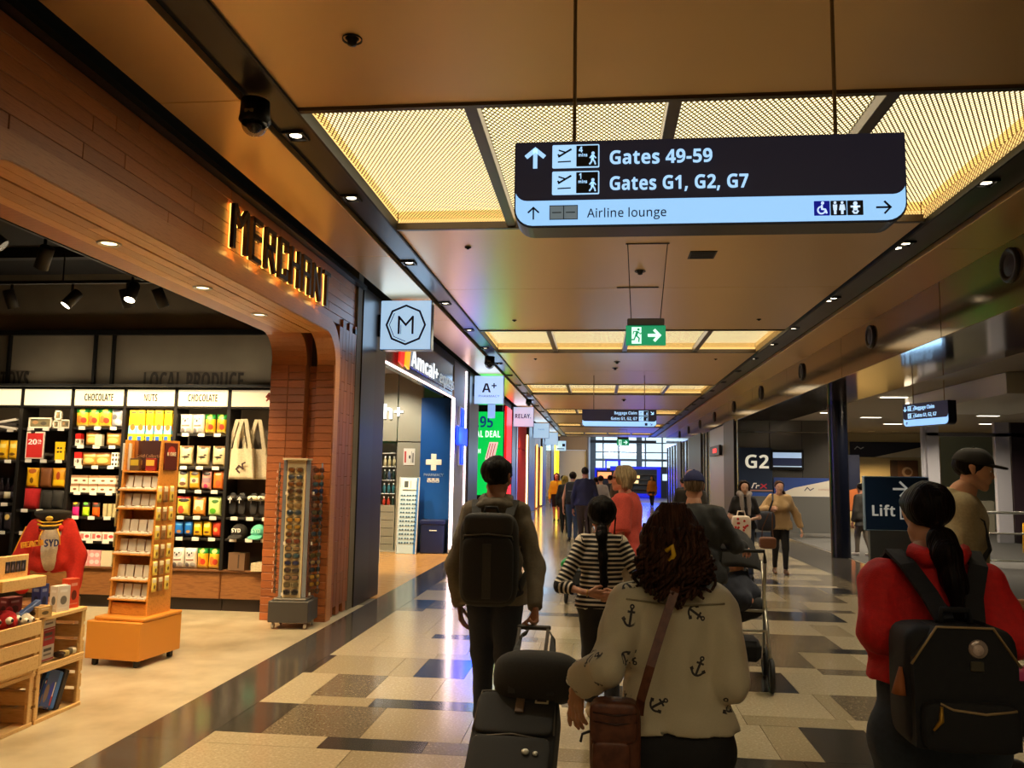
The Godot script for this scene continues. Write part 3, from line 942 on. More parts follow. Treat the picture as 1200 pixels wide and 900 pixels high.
	part(st, "board", print_mat("rackboard", 32, 96, rgb(190, 208, 214), [["r", 0, 0.88, 1, 0.12, rgb(60, 120, 190)]]), t, lean)
	for s in [-1, 1]:
		st = mb(); rb(st, Vector3(s * 0.205, 0.78, 0.02), Vector3(0.02, 1.58, 0.06)); part(st, "frame", white, t, lean)
	st = mb()
	rb(st, Vector3(0, 1.42, 0.03), Vector3(0.3, 0.24, 0.02))
	part(st, "header_card", print_mat("rackcard", 32, 24, rgb(230, 228, 216), [["r", 0.2, 0.15, 0.6, 0.3, rgb(70, 74, 70)], ["r", 0.15, 0.6, 0.7, 0.08, rgb(150, 130, 90)]]), t, lean)
	st = mb(false)
	for r in 12:
		for c in 3:
			for s in [-1, 1]: ball(st, Vector3(-0.12 + c * 0.12 + s * 0.026, 0.22 + r * 0.088, 0.026), Vector3(0.023, 0.018, 0.006), Basis(), 5)
	part(st, "spectacles", col(rgb(70, 100, 120), 0.2), t, lean).set_meta("kind", "stuff")
	t = thing("counter_unit", "low white counter unit just inside pharmacy, by dark pier", "counter", P(-4.12, 0, 14.6))
	st = mb(); rb(st, Vector3(-0.3, 0.42, 0), Vector3(0.9, 0.84, 0.5), 0.01); part(st, "body", col(rgb(206, 198, 184), 0.4), t)
	st = mb(); prism(st, PackedVector2Array([Vector2(-0.25, 0.84), Vector2(0.25, 0.84), Vector2(-0.1, 1.05), Vector2(-0.25, 1.05)]), 0.9, Transform3D(Basis(Vector3.UP, PI / 2), Vector3(-0.75, 0, 0))); part(st, "sloped_top", col(rgb(226, 220, 206), 0.4), t)
	t = thing("blue_bin", "dark blue bin with pale slot before blue pharmacy panel", "bin", P(-3.42, 0, 17.02))
	st = mb(); rb(st, Vector3(0, 0.3, 0), Vector3(0.5, 0.6, 0.32), 0.02); part(st, "body", col(rgb(18, 30, 66), 0.4), t)
	st = mb(); rb(st, Vector3(0, 0.64, 0), Vector3(0.54, 0.1, 0.36), 0.02); part(st, "lid", col(rgb(22, 32, 72), 0.35), t)
	st = mb(); rb(st, Vector3(0.02, 0.47, 0.165), Vector3(0.16, 0.02, 0.01)); part(st, "label", white, t)
	# the glowing blue cross beyond the doorway
	t = thing("blue_cross_sign", "glowing blue pharmacy cross on wall beside white light line", "sign", P(-2.96, 2.45, 17.55))
	var bm := col(Color(0.05, 0.22, 1.0), 0.4, 0, 1.5)
	st = mb(); rb(st, Vector3.ZERO, Vector3(0.06, 0.4, 1.15), 0.02); rb(st, Vector3(0, 0.4, 0), Vector3(0.06, 0.41, 0.42), 0.02); rb(st, Vector3(0, -0.4, 0), Vector3(0.06, 0.41, 0.42), 0.02)
	part(st, "cross_light", bm, t)
	st = mb(); rb(st, Vector3(-0.02, 0, 0), Vector3(0.05, 1.26, 0.5)); part(st, "case", col(rgb(180, 184, 190), 0.4, 0.5), t)
	bulb(P(-2.7, 2.45, 17.55), 0.5, Color(0.1, 0.3, 1.0), 0.15)
	# food shop: a green screen faces the camera, red surround
	slab(w, "end_panel", col(rgb(40, 32, 30), 0.5), -6.0, -3.05, 0, 4, 25.75, 25.9)
	slab(w, "side_wall", col(rgb(66, 60, 54), 0.6), -6.1, -6, 0, 4, 18, 26)
	t = thing("menu_screen", "tall green advertising screen with meal deal lettering", "screen", P(-3.58, 2.3, 25.7))
	st = mb(); rb(st, Vector3(0, 0, 0), Vector3(1.2, 2.7, 0.06), 0.01); part(st, "case", col(rgb(20, 20, 20), 0.4), t)
	st = mb(); bx(st, Vector3(0, 0, 0.034), Vector3(1.14, 2.62, 0.004)); part(st, "screen", col(Color(0.02, 0.72, 0.28), 0.4, 0, 0.95), t)
	var wl := col(Color(0.92, 1.0, 0.96), 0.5, 0, 1.0)
	words(".95", 0.34, Transform3D(Basis(), Vector3(-0.02, 0.98, 0.042)), col(rgb(20, 60, 130), 0.5, 0, 0.5), t, "lettering", 0.85, true, HORIZONTAL_ALIGNMENT_CENTER)
	words("MEAL DEAL", 0.2, Transform3D(Basis(), Vector3(-0.06, 0.6, 0.04)), wl, t, "lettering", 0.72, true, HORIZONTAL_ALIGNMENT_CENTER)
	words("LUNCH", 0.14, Transform3D(Basis(), Vector3(-0.36, 0.06, 0.04)), wl, t, "lettering", 0.7, true, HORIZONTAL_ALIGNMENT_CENTER)
	st = mb(); prism(st, PackedVector2Array([Vector2(0, -0.2), Vector2(0.3, -0.2), Vector2(0.42, 0.35), Vector2(0.14, 0.35)]), 0.004, Transform3D(Basis(), Vector3(0, 0, 0.042))); part(st, "sandwich_pack", col(Color(0.95, 0.75, 0.72), 0.5, 0, 0.8), t)
	st = mb()
	for k in 3: stroke(st, [Vector2(0.06 + k * 0.08, -0.16), Vector2(0.17 + k * 0.08, 0.3)], 0.022, 0.004, Transform3D(Basis(), Vector3(0, 0, 0.046)))
	part(st, "stripe", col(Color(0.6, 0.1, 0.12), 0.5, 0, 0.6), t)
	area(P(-3.3, 2.3, 25.5), Vector2(0.9, 2.4), Vector3(0.3, 0.2, 1), 3.0, Color(0.05, 0.85, 0.35))
	led("portal_light", "bright red glowing upright beside the green screen", Color(1.0, 0.06, 0.05), -3.05, -2.99, 0.3, 3.85, 26.4, 28.0, 0.9, 2.2)
	slab(w, "pier", pier, -3.5, -2.98, 0, 4, 28.1, 29.5)
	slab(w, "steel_post", col(rgb(150, 150, 155), 0.3, 0.8), -3.05, -2.96, 0, 3.9, 29.5, 29.9)
	slab(w, "red_panel", col(rgb(196, 16, 14), 0.9), -3.2, -3.0, 0, 2.6, 30.0, 33.9)
	slab(w, "red_panel", col(rgb(206, 18, 16), 0.9), -3.2, -3.0, 2.62, 4, 30.0, 33.9)
	led("jamb_light", "warm white light line beside the red shop panel", Color(1.0, 0.86, 0.6), -3.03, -2.98, 0.1, 3.3, 34.0, 34.5, 3.0, 0.6)
	slab(w, "pier", pier2, -3.5, -2.98, 0, 4, 35.0, 38.3)
	slab(w, "orange_panel", col(rgb(216, 120, 40), 0.85), -3.2, -3.0, 0, 3.0, 38.4, 42.2)
	slab(w, "orange_panel", col(rgb(130, 90, 60), 0.4), -3.2, -3.0, 3.02, 4, 38.4, 42.2)
	led("jamb_light", "amber light line on the orange shopfront", Color(1.0, 0.75, 0.3), -3.02, -2.97, 0.1, 3.1, 42.3, 43.2, 2.5, 0.6)
	led("jamb_light", "thin amber light line further along the orange shopfront", Color(1.0, 0.75, 0.35), -3.02, -2.97, 0.1, 3.1, 39.4, 39.9, 2.0, 0.3)
	slab(w, "pier", pier2, -3.5, -2.98, 0, 4, 43.4, 46.4)
	slab(w, "blue_glass_panel", col(rgb(126, 150, 166), 0.15), -3.2, -3.0, 0, 4, 46.5, 51.5)
	slab(w, "pier", pier, -3.5, -2.98, 0, 4, 51.6, 55)
	slab(w, "dark_panel", col(rgb(50, 46, 40), 0.5), -3.2, -3.02, 0, 5.2, 55, 63)
	led("jamb_light", "first of two tall yellow light lines at far end of shops", Color(1.0, 0.85, 0.05), -3.02, -2.96, 0.1, 3.9, 55.6, 56.9, 1.8, 0.5)
	led("jamb_light", "second of two tall yellow light lines, next to pale end wall", Color(1.0, 0.85, 0.05), -3.02, -2.96, 0.1, 3.9, 59.0, 61.0, 1.8, 0.5)
	slab(w, "back_panel", col(rgb(90, 84, 76), 0.6), -8.2, -8.1, 0, 4.2, 10, 63)
	slab(w, "soffit", col(rgb(80, 74, 66), 0.6), -8.2, -3.1, 4.0, 4.1, 10, 63)
	# square blade signs over the shop doors
	blade("white square blade sign with a dark M in an octagon", 10.75, "M")
	blade("white square blade sign reading A+ pharmacy", 19.2, "A+")
	blade("white square blade sign reading RELAY, beyond the pharmacy sign", 28.2, "RELAY.")
	blade("pale square blade sign just beyond the RELAY sign", 37.0, "")
	blade("pale square blade sign third beyond the pharmacy sign", 45.0, "")
	blade("farthest pale blade sign with a small dark square on it", 56.0, "#")

func blade(label: String, d: float, text: String) -> void:
	var t := thing("blade_sign", label, "sign", P(-2.6, 3.63, d))
	var face := col(Color(0.70, 0.84, 0.97), 0.4, 0, 0.62)
	var st := mb(); rb(st, Vector3.ZERO, Vector3(0.7, 0.67, 0.14), 0.012); part(st, "case_light", face, t)
	st = mb(); rb(st, Vector3(0.3475, 0, 0), Vector3(0.012, 0.68, 0.15), 0.004); rb(st, Vector3(0, -0.3375, 0), Vector3(0.71, 0.012, 0.15), 0.004); part(st, "edge", col(rgb(150, 176, 206), 0.3, 0.4), t)
	st = mb(); rb(st, Vector3(-0.37, 0, 0), Vector3(0.06, 0.3, 0.08)); part(st, "bracket", col(rgb(40, 40, 44), 0.4, 0.5), t)
	area(P(-2.6, 3.63, d - 0.12), Vector2(0.66, 0.62), Vector3(0, 0, 1), 0.25, Color(0.72, 0.86, 1.0))
	area(P(-2.22, 3.63, d), Vector2(0.13, 0.62), Vector3(1, 0, 0), 0.06, Color(0.72, 0.86, 1.0))
	var ink := col(rgb(18, 26, 44), 0.5)
	if text == "M":
		st = mb()
		var o := []
		var o2 := []
		for k in 8:
			o.append(Vector2.from_angle(PI / 2 + TAU * k / 8) * 0.265)
			if k > 0 and k < 5: o2.append(Vector2.from_angle(PI / 2 + TAU * k / 8) * 0.225)
		stroke(st, o, 0.026, 0.004, Transform3D(Basis(), Vector3(0, 0, 0.076)), true)
		stroke(st, o2, 0.009, 0.004, Transform3D(Basis(), Vector3(0, 0, 0.076)))
		stroke(st, [Vector2(-0.095, -0.125), Vector2(-0.095, 0.11), Vector2(0, 0.0), Vector2(0.095, 0.11), Vector2(0.095, -0.125)], 0.028, 0.004, Transform3D(Basis(), Vector3(0, 0, 0.076)))
		stroke(st, [Vector2(-0.065, -0.125), Vector2(-0.065, 0.0)], 0.006, 0.004, Transform3D(Basis(), Vector3(0, 0, 0.076)))
		part(st, "emblem", ink, t)
	elif text == "A+":
		words("A", 0.21, Transform3D(Basis(), Vector3(-0.06, 0.04, 0.074)), ink, t, "lettering", 1.1, true, HORIZONTAL_ALIGNMENT_CENTER)
		st = mb(); bx(st, Vector3(0.12, 0.1, 0.075), Vector3(0.12, 0.028, 0.004)); bx(st, Vector3(0.12, 0.1, 0.0755), Vector3(0.028, 0.12, 0.004)); part(st, "plus", ink, t)
		words("PHARMACY", 0.055, Transform3D(Basis(), Vector3(0, -0.15, 0.074)), col(rgb(90, 110, 140), 0.5), t, "lettering", 1.3, false, HORIZONTAL_ALIGNMENT_CENTER)
		st = mb(); rb(st, Vector3(0.06, -0.5, 0), Vector3(0.18, 0.34, 0.02)); part(st, "hanging_card", col(Color(0.62, 0.8, 0.94), 0.4, 0, 0.4), t)
	elif text == "#":
		st = mb(); bx(st, Vector3(0.2, 0.05, 0.075), Vector3(0.2, 0.2, 0.004)); bx(st, Vector3(0.0, -0.2, 0.075), Vector3(0.5, 0.06, 0.004)); part(st, "emblem", ink, t)
	elif text:
		words(text, 0.15, Transform3D(Basis(), Vector3(-0.02, 0.02, 0.074)), ink, t, "lettering", 0.85, true, HORIZONTAL_ALIGNMENT_CENTER)
	else:
		words("Lagardère" if false else "TRAVEL", 0.06, Transform3D(Basis(), Vector3(0, 0.05, 0.074)), col(rgb(110, 130, 150), 0.5), t, "lettering", 1.2, false, HORIZONTAL_ALIGNMENT_CENTER) if d < 40 else null

# ------------------------------------------------------------------ lobby on the right
func right_side() -> void:
	var w := struct("wall_right")
	var navy := col(rgb(16, 20, 34), 0.25, 0.3)
	for c in [[5.14, 18.4, 0.2], [5.14, 9.75, 0.2]]:
		var st := mb(false)
		lathe(st, [Vector2(c[2], 0), Vector2(c[2], 3.35)], 28, Transform3D(Basis(), P(c[0], 0, c[1])))
		part(st, "column", navy, w)
	# beyond the lobby the wall stands in line with the bulkhead
	slab(w, "pier", col(rgb(26, 22, 22), 0.4), 3.98, 4.6, 0, 3.4, 25.0, 27.0)
	slab(w, "steel_cladding", col(rgb(150, 150, 150), 0.35, 0.7), 4.0, 4.5, 0, 3.4, 27.05, 30.4)
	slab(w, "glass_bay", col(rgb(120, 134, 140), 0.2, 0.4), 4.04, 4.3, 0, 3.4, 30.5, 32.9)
	slab(w, "pier", col(rgb(24, 20, 20), 0.4), 3.98, 4.6, 0, 3.4, 33.0, 37.5)
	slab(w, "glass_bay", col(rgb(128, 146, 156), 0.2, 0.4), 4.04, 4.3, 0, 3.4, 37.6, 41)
	for d in [31.3, 32.2, 38.6, 40.0]: slab(w, "mullion", col(rgb(40, 40, 44), 0.4), 4.0, 4.06, 0, 3.4, d, d + 0.12)
	slab(w, "pier", col(rgb(40, 42, 46), 0.4), 3.98, 4.6, 0, 3.4, 41.1, 43)
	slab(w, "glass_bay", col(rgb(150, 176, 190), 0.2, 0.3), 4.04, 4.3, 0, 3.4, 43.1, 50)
	for k in 4: slab(w, "mullion", col(rgb(50, 54, 60), 0.4), 4.0, 4.06, 0, 3.4, 44.5 + k * 1.6, 44.7 + k * 1.6)
	# steel-clad end of the gate lounge, across the view
	var steel := bronze(0.85, 0.22)
	steel.albedo_color = rgb(132, 130, 126)
	steel.metallic = 0.85
	for k in 3:
		slab(w, "steel_panel", steel, 4.02 + k * 0.91, 4.92 + k * 0.91, 3.0, 4.0, 24.5, 24.7)
		slab(w, "steel_panel", steel, 4.02 + k * 0.91, 4.92 + k * 0.91, 1.15, 2.985, 24.5, 24.7)
	slab(w, "plinth", col(rgb(84, 84, 82), 0.45), 4.02, 6.74, 0.12, 1.14, 24.4, 24.7)
	var lobby := struct("wall_lobby")
	var cream := col(rgb(196, 182, 142), 0.7)
	slab(lobby, "plaster", cream, 6.5, 12.2, 0, 3.4, 31, 31.2)
	slab(lobby, "plaster", col(rgb(150, 164, 150), 0.6), 12.2, 20, 0, 3.4, 31, 31.2)
	slab(lobby, "end_wall", col(rgb(120, 112, 100), 0.7), 20, 20.2, 0, 3.4, -14, 31)
	slab(lobby, "bulkhead", col(rgb(186, 182, 170), 0.6), 6.2, 8.2, 3.0, 3.33, 13.2, 17.4)
	slab(lobby, "dark_panel", col(rgb(34, 22, 30), 0.5), 11.32, 13.0, 0, 3.3, 24, 24.2)
	for x in [8.98, 9.1, 10.9]: slab(lobby, "frame_post", col(rgb(170, 170, 178), 0.4, 0.3), x, x + (0.07 if x == 8.98 else 0.32 if x == 9.1 else 0.38), 0, 3.3, 24, 24.15)
	slab(lobby, "frame_rail", col(rgb(120, 120, 126), 0.35, 0.6), 9.1, 13.0, 2.9, 3.0, 24, 24.1)
	slab(lobby, "counter", col(rgb(120, 116, 100), 0.5), 11.0, 12.6, 0, 1.05, 28, 28.6)
	# G2 panel, screen and banner on the steel
	var t := thing("gate_sign", "dark blue G2 gate panel on steel cladding", "sign", P(4.51, 1.82, 24.48))
	var st := mb(); rb(st, Vector3.ZERO, Vector3(0.94, 1.42, 0.05), 0.006); part(st, "board", col(rgb(22, 40, 68), 0.4), t)
	words("G2", 0.38, Transform3D(Basis(), Vector3(0.03, 0.3, 0.03)), col(rgb(226, 222, 200), 0.5, 0, 0.45), t, "lettering", 1.05, true, HORIZONTAL_ALIGNMENT_CENTER)
	st = mb(); bx(st, Vector3(0, -0.52, 0.026), Vector3(0.94, 0.04, 0.006)); part(st, "band", col(rgb(150, 110, 100), 0.5), t)
	st = mb(); bx(st, Vector3(0, -0.64, 0.026), Vector3(0.94, 0.13, 0.006)); part(st, "band", col(rgb(30, 70, 150), 0.5), t)
	st = mb()
	stroke(st, [Vector2(-0.12, -0.46), Vector2(-0.06, -0.32), Vector2(0.02, -0.32)], 0.03, 0.004, Transform3D(Basis(), Vector3(0, 0, 0.03)))
	stroke(st, [Vector2(0.0, -0.46), Vector2(0.02, -0.38), Vector2(0.1, -0.38)], 0.03, 0.004, Transform3D(Basis(), Vector3(0, 0, 0.03)))
	part(st, "emblem", col(rgb(230, 230, 226), 0.5), t)
	st = mb(); stroke(st, [Vector2(0.12, -0.46), Vector2(0.3, -0.33)], 0.03, 0.004, Transform3D(Basis(), Vector3(0, 0, 0.03))); stroke(st, [Vector2(0.14, -0.33), Vector2(0.3, -0.46)], 0.03, 0.004, Transform3D(Basis(), Vector3(0, 0, 0.03))); part(st, "emblem", col(rgb(200, 40, 60), 0.5), t)
	t = thing("wall_screen", "wide dark flight screen beside the G2 panel", "screen", P(5.39, 2.19, 24.44))
	st = mb(); rb(st, Vector3.ZERO, Vector3(0.94, 0.57, 0.08), 0.01); part(st, "case", col(rgb(12, 12, 16), 0.3), t)
	st = mb(); bx(st, Vector3(0, 0.13, 0.042), Vector3(0.8, 0.16, 0.004)); part(st, "screen_bar", col(Color(0.62, 0.72, 0.84), 0.4, 0, 0.6), t)
	st = mb(); bx(st, Vector3(0, -0.07, 0.042), Vector3(0.8, 0.2, 0.004)); part(st, "screen_body", col(Color(0.06, 0.09, 0.18), 0.4, 0, 0.8), t)
	st = mb(); bx(st, Vector3(0, -0.19, 0.042), Vector3(0.8, 0.03, 0.004)); part(st, "screen_bar", col(Color(0.6, 0.68, 0.76), 0.4, 0, 0.6), t)
	t = thing("gate_banner", "blue and white banner with diagonal split, below the flight screen", "banner", P(5.86, 1.41, 24.46))
	st = mb(); rb(st, Vector3.ZERO, Vector3(1.70, 0.54, 0.03), 0.004); part(st, "blue_field", col(rgb(26, 56, 124), 0.5), t)
	st = mb(); prism(st, PackedVector2Array([Vector2(-0.86, -0.26), Vector2(0.86, -0.26), Vector2(0.86, 0.24), Vector2(-0.3, -0.02)]), 0.004, Transform3D(Basis(), Vector3(0, 0, 0.02))); part(st, "white_field", col(rgb(186, 182, 170), 0.5), t)
	st = mb(); stroke(st, [Vector2(0.0, -0.1), Vector2(0.08, 0.0), Vector2(0.16, -0.08), Vector2(0.26, -0.02)], 0.025, 0.004, Transform3D(Basis(), Vector3(0, 0, 0.025))); part(st, "emblem", col(rgb(40, 40, 70), 0.5), t)
	words("EXPRESS", 0.05, Transform3D(Basis(), Vector3(0.55, -0.06, 0.022)), col(rgb(150, 110, 100), 0.5), t, "lettering", 1.2, false, HORIZONTAL_ALIGNMENT_CENTER)
	t = thing("lounge_panel", "dark navy lounge panel with pale cross strokes and orange foot", "sign", P(7.55, 1.55, 27.4))
	st = mb(); rb(st, Vector3.ZERO, Vector3(1.5, 1.8, 0.05), 0.006); part(st, "board", col(rgb(18, 24, 46), 0.4), t)
	st = mb()
	prism(st, PackedVector2Array([Vector2(-0.75, -0.88), Vector2(0.75, -0.88), Vector2(0.75, -0.15), Vector2(0.3, -0.25), Vector2(-0.3, -0.5), Vector2(-0.75, -0.6)]), 0.004, Transform3D(Basis(), Vector3(0, 0, 0.03)))
	part(st, "orange_foot", col(rgb(170, 92, 40), 0.5), t)
	st = mb()
	stroke(st, [Vector2(-0.7, 0.62), Vector2(-0.4, 0.48), Vector2(-0.02, 0.12)], 0.05, 0.004, Transform3D(Basis(), Vector3(0, 0, 0.03)))
	stroke(st, [Vector2(-0.72, 0.12), Vector2(-0.4, 0.25), Vector2(-0.02, 0.52)], 0.05, 0.004, Transform3D(Basis(), Vector3(0, 0, 0.03)))
	part(st, "emblem", col(rgb(200, 200, 200), 0.5), t)
	words("LOUNGE", 0.17, Transform3D(Basis(), Vector3(-0.42, -0.15, 0.03)), col(rgb(190, 190, 190), 0.5), t, "lettering", 0.9, false)
	t = thing("lobby_header", "navy header band with pale swoosh on the cream lobby wall", "sign", P(10.5, 2.75, 30.95))
	st = mb(); rb(st, Vector3.ZERO, Vector3(2.9, 0.55, 0.08), 0.01); part(st, "board", col(rgb(20, 26, 48), 0.4), t)
	st = mb(); prism(st, PackedVector2Array([Vector2(-0.6, -0.27), Vector2(1.44, -0.27), Vector2(1.44, 0.2)]), 0.006, Transform3D(Basis(), Vector3(0, 0, 0.046))); part(st, "pale_field", col(rgb(190, 186, 168), 0.5), t)
	st = mb(); stroke(st, [Vector2(-1.3, 0.0), Vector2(-1.2, 0.1), Vector2(-1.08, 0.02), Vector2(-0.98, 0.08)], 0.03, 0.004, Transform3D(Basis(), Vector3(0, 0, 0.05))); part(st, "emblem", col(rgb(180, 184, 190), 0.5), t)
	t = thing("lobby_poster", "brown picture panel below the navy lobby header", "poster", P(10.9, 2.0, 30.9))
	st = mb(); rb(st, Vector3.ZERO, Vector3(0.95, 0.75, 0.05)); part(st, "panel", print_mat("poster", 48, 40, rgb(86, 58, 40), [["r", 0, 0, 1, 0.25, rgb(54, 40, 32)], ["e", 0.2, 0.4, 0.5, 0.4, rgb(150, 130, 110)], ["e", 0.3, 0.5, 0.3, 0.25, rgb(86, 58, 40)]]), t)
	# the Lift board
	t = thing("lift_sign", "blue board reading Lift with an arrow, in front of the lobby", "sign", P(4.86, 1.27, 14.2))
	st = mb(); rb(st, Vector3.ZERO, Vector3(1.0, 0.86, 0.1), 0.01); part(st, "board", col(rgb(22, 48, 82), 0.4), t)
	st = mb(); rb(st, Vector3(-0.505, 0, 0), Vector3(0.02, 0.88, 0.11)); rb(st, Vector3(0, 0.435, 0), Vector3(1.02, 0.02, 0.11)); rb(st, Vector3(0, -0.435, 0), Vector3(1.02, 0.02, 0.11)); rb(st, Vector3(0.505, 0, 0), Vector3(0.02, 0.88, 0.11)); part(st, "frame", col(rgb(120, 150, 176), 0.35, 0.5), t)
	var pale := col(rgb(214, 214, 206), 0.5, 0, 0.2)
	words("Lift", 0.17, Transform3D(Basis(), Vector3(-0.42, -0.12, 0.052)), pale, t, "lettering", 1.0)
	st = mb(); stroke(st, [Vector2(-0.06, 0.24), Vector2(0.16, 0.24)], 0.035, 0.004, Transform3D(Basis(), Vector3(0, 0, 0.055))); stroke(st, [Vector2(0.05, 0.36), Vector2(0.17, 0.24), Vector2(0.05, 0.12)], 0.035, 0.004, Transform3D(Basis(), Vector3(0, 0, 0.055))); part(st, "arrow", pale, t)
	st = mb(); stroke(st, [Vector2(0.05, -0.24), Vector2(0.27, -0.24), Vector2(0.27, -0.04), Vector2(0.05, -0.04)], 0.022, 0.004, Transform3D(Basis(), Vector3(0, 0, 0.055)), true)
	for k in 3: bx(st, Vector3(0.1 + k * 0.06, -0.15, 0.054), Vector3(0.035, 0.1, 0.004))
	stroke(st, [Vector2(0.06, 0.02), Vector2(0.11, 0.09), Vector2(0.16, 0.02)], 0.02, 0.004, Transform3D(Basis(), Vector3(0, 0, 0.055)))
	part(st, "lift_symbol", pale, t)
	st = mb(); rb(st, Vector3(0, -0.85, 0), Vector3(0.9, 0.84, 0.12), 0.01); part(st, "stand", col(rgb(70, 72, 74), 0.5), t)
	# balustrade
	t = thing("balustrade", "steel balustrade of three rails with dark glass, on the right", "railing", P(8.6, 0, 17.0))
	var rail := col(rgb(210, 214, 210), 0.25, 0.9)
	for y in [1.06, 0.66, 0.14]:
		st = mb(false); tube(st, [Vector3(-1.2, y, 0), Vector3(2.2, y, 0)], 0.028 if y > 1 else 0.02, 10); part(st, "rail", rail, t)
	for x in [-1.2, 0.5, 2.2]:
		st = mb(); rb(st, Vector3(x, 0.53, 0), Vector3(0.05, 1.06, 0.03)); part(st, "post", col(rgb(120, 122, 124), 0.35, 0.8), t)
	st = mb(); rb(st, Vector3(0.5, 0.4, -0.02), Vector3(3.3, 0.5, 0.012)); part(st, "glass_panel", glass(Color(0.2, 0.24, 0.24, 0.35)), t)
	t = thing("wet_floor_sign", "yellow folding floor sign behind the steel balustrade", "sign", P(10.1, 0, 20.6))
	for s in [-1, 1]:
		st = mb(); prism(st, PackedVector2Array([Vector2(-0.17, 0), Vector2(-0.1, 0), Vector2(0, 0.62), Vector2(0.1, 0), Vector2(0.17, 0), Vector2(0.07, 0.7), Vector2(-0.07, 0.7)]), 0.02, Transform3D(Basis(Vector3.RIGHT, s * 0.22), Vector3(0, 0.01, s * 0.15))); part(st, "leaf", col(rgb(206, 160, 30), 0.5), t)
	# luminaires of the lobby ceiling
	var k := 0
	for q in [[5.85, 21.5], [7.26, 26.0], [7.3, 23.0], [8.75, 25.6], [5.95, 17.3], [8.7, 20.8], [9.9, 22.1], [11.3, 25.2], [8.8, 19.0]]:
		var lt := thing("lobby_light", "rectangular ceiling light in the lobby beyond the columns, %s from left" % ORD[k], "light", P(q[0], 3.335, q[1]), 0, "rectangular lights of the lobby ceiling")
		st = mb(); rb(st, Vector3(0, 0, 0), Vector3(0.56, 0.012, 0.2)); part(st, "frame", col(rgb(200, 196, 186), 0.5), lt)
		st = mb(); bx(st, Vector3(0, -0.008, 0), Vector3(0.5, 0.004, 0.14)); part(st, "diffuser_light", col(Color(1, 0.94, 0.84), 0.5, 0, 4.0), lt)
		k += 1
		spot(P(q[0], 3.3, q[1]), P(q[0], 0, q[1]), 8.5, 75, Color(1, 0.92, 0.8), 0.1)
	for x in [7.1, 7.8, 8.6, 9.4, 10.2]: round_light(P(x, 3.335, 29.6), 0.09, "small round downlight along the cream lobby wall, %s from left" % ORD[int((x - 6.9) / 0.75)], 4.0, "downlights along the cream lobby wall")
	# red exit lamp on the steel beyond
	t = thing("red_lamp_box", "black box with a red lit sign on the far right steel wall", "sign", P(3.93, 2.55, 28.6))
	st = mb(); rb(st, Vector3.ZERO, Vector3(0.08, 0.34, 2.4), 0.01); part(st, "case", col(rgb(14, 12, 14), 0.4), t)
	st = mb(); rb(st, Vector3(-0.042, 0, 0.2), Vector3(0.01, 0.14, 0.8), 0.004); part(st, "lamp_light", col(Color(1.0, 0.1, 0.06), 0.4, 0, 1.2), t)

func glass(c: Color) -> StandardMaterial3D:
	var m := StandardMaterial3D.new()
	m.albedo_color = c
	m.transparency = BaseMaterial3D.TRANSPARENCY_ALPHA
	m.roughness = 0.05
	return m

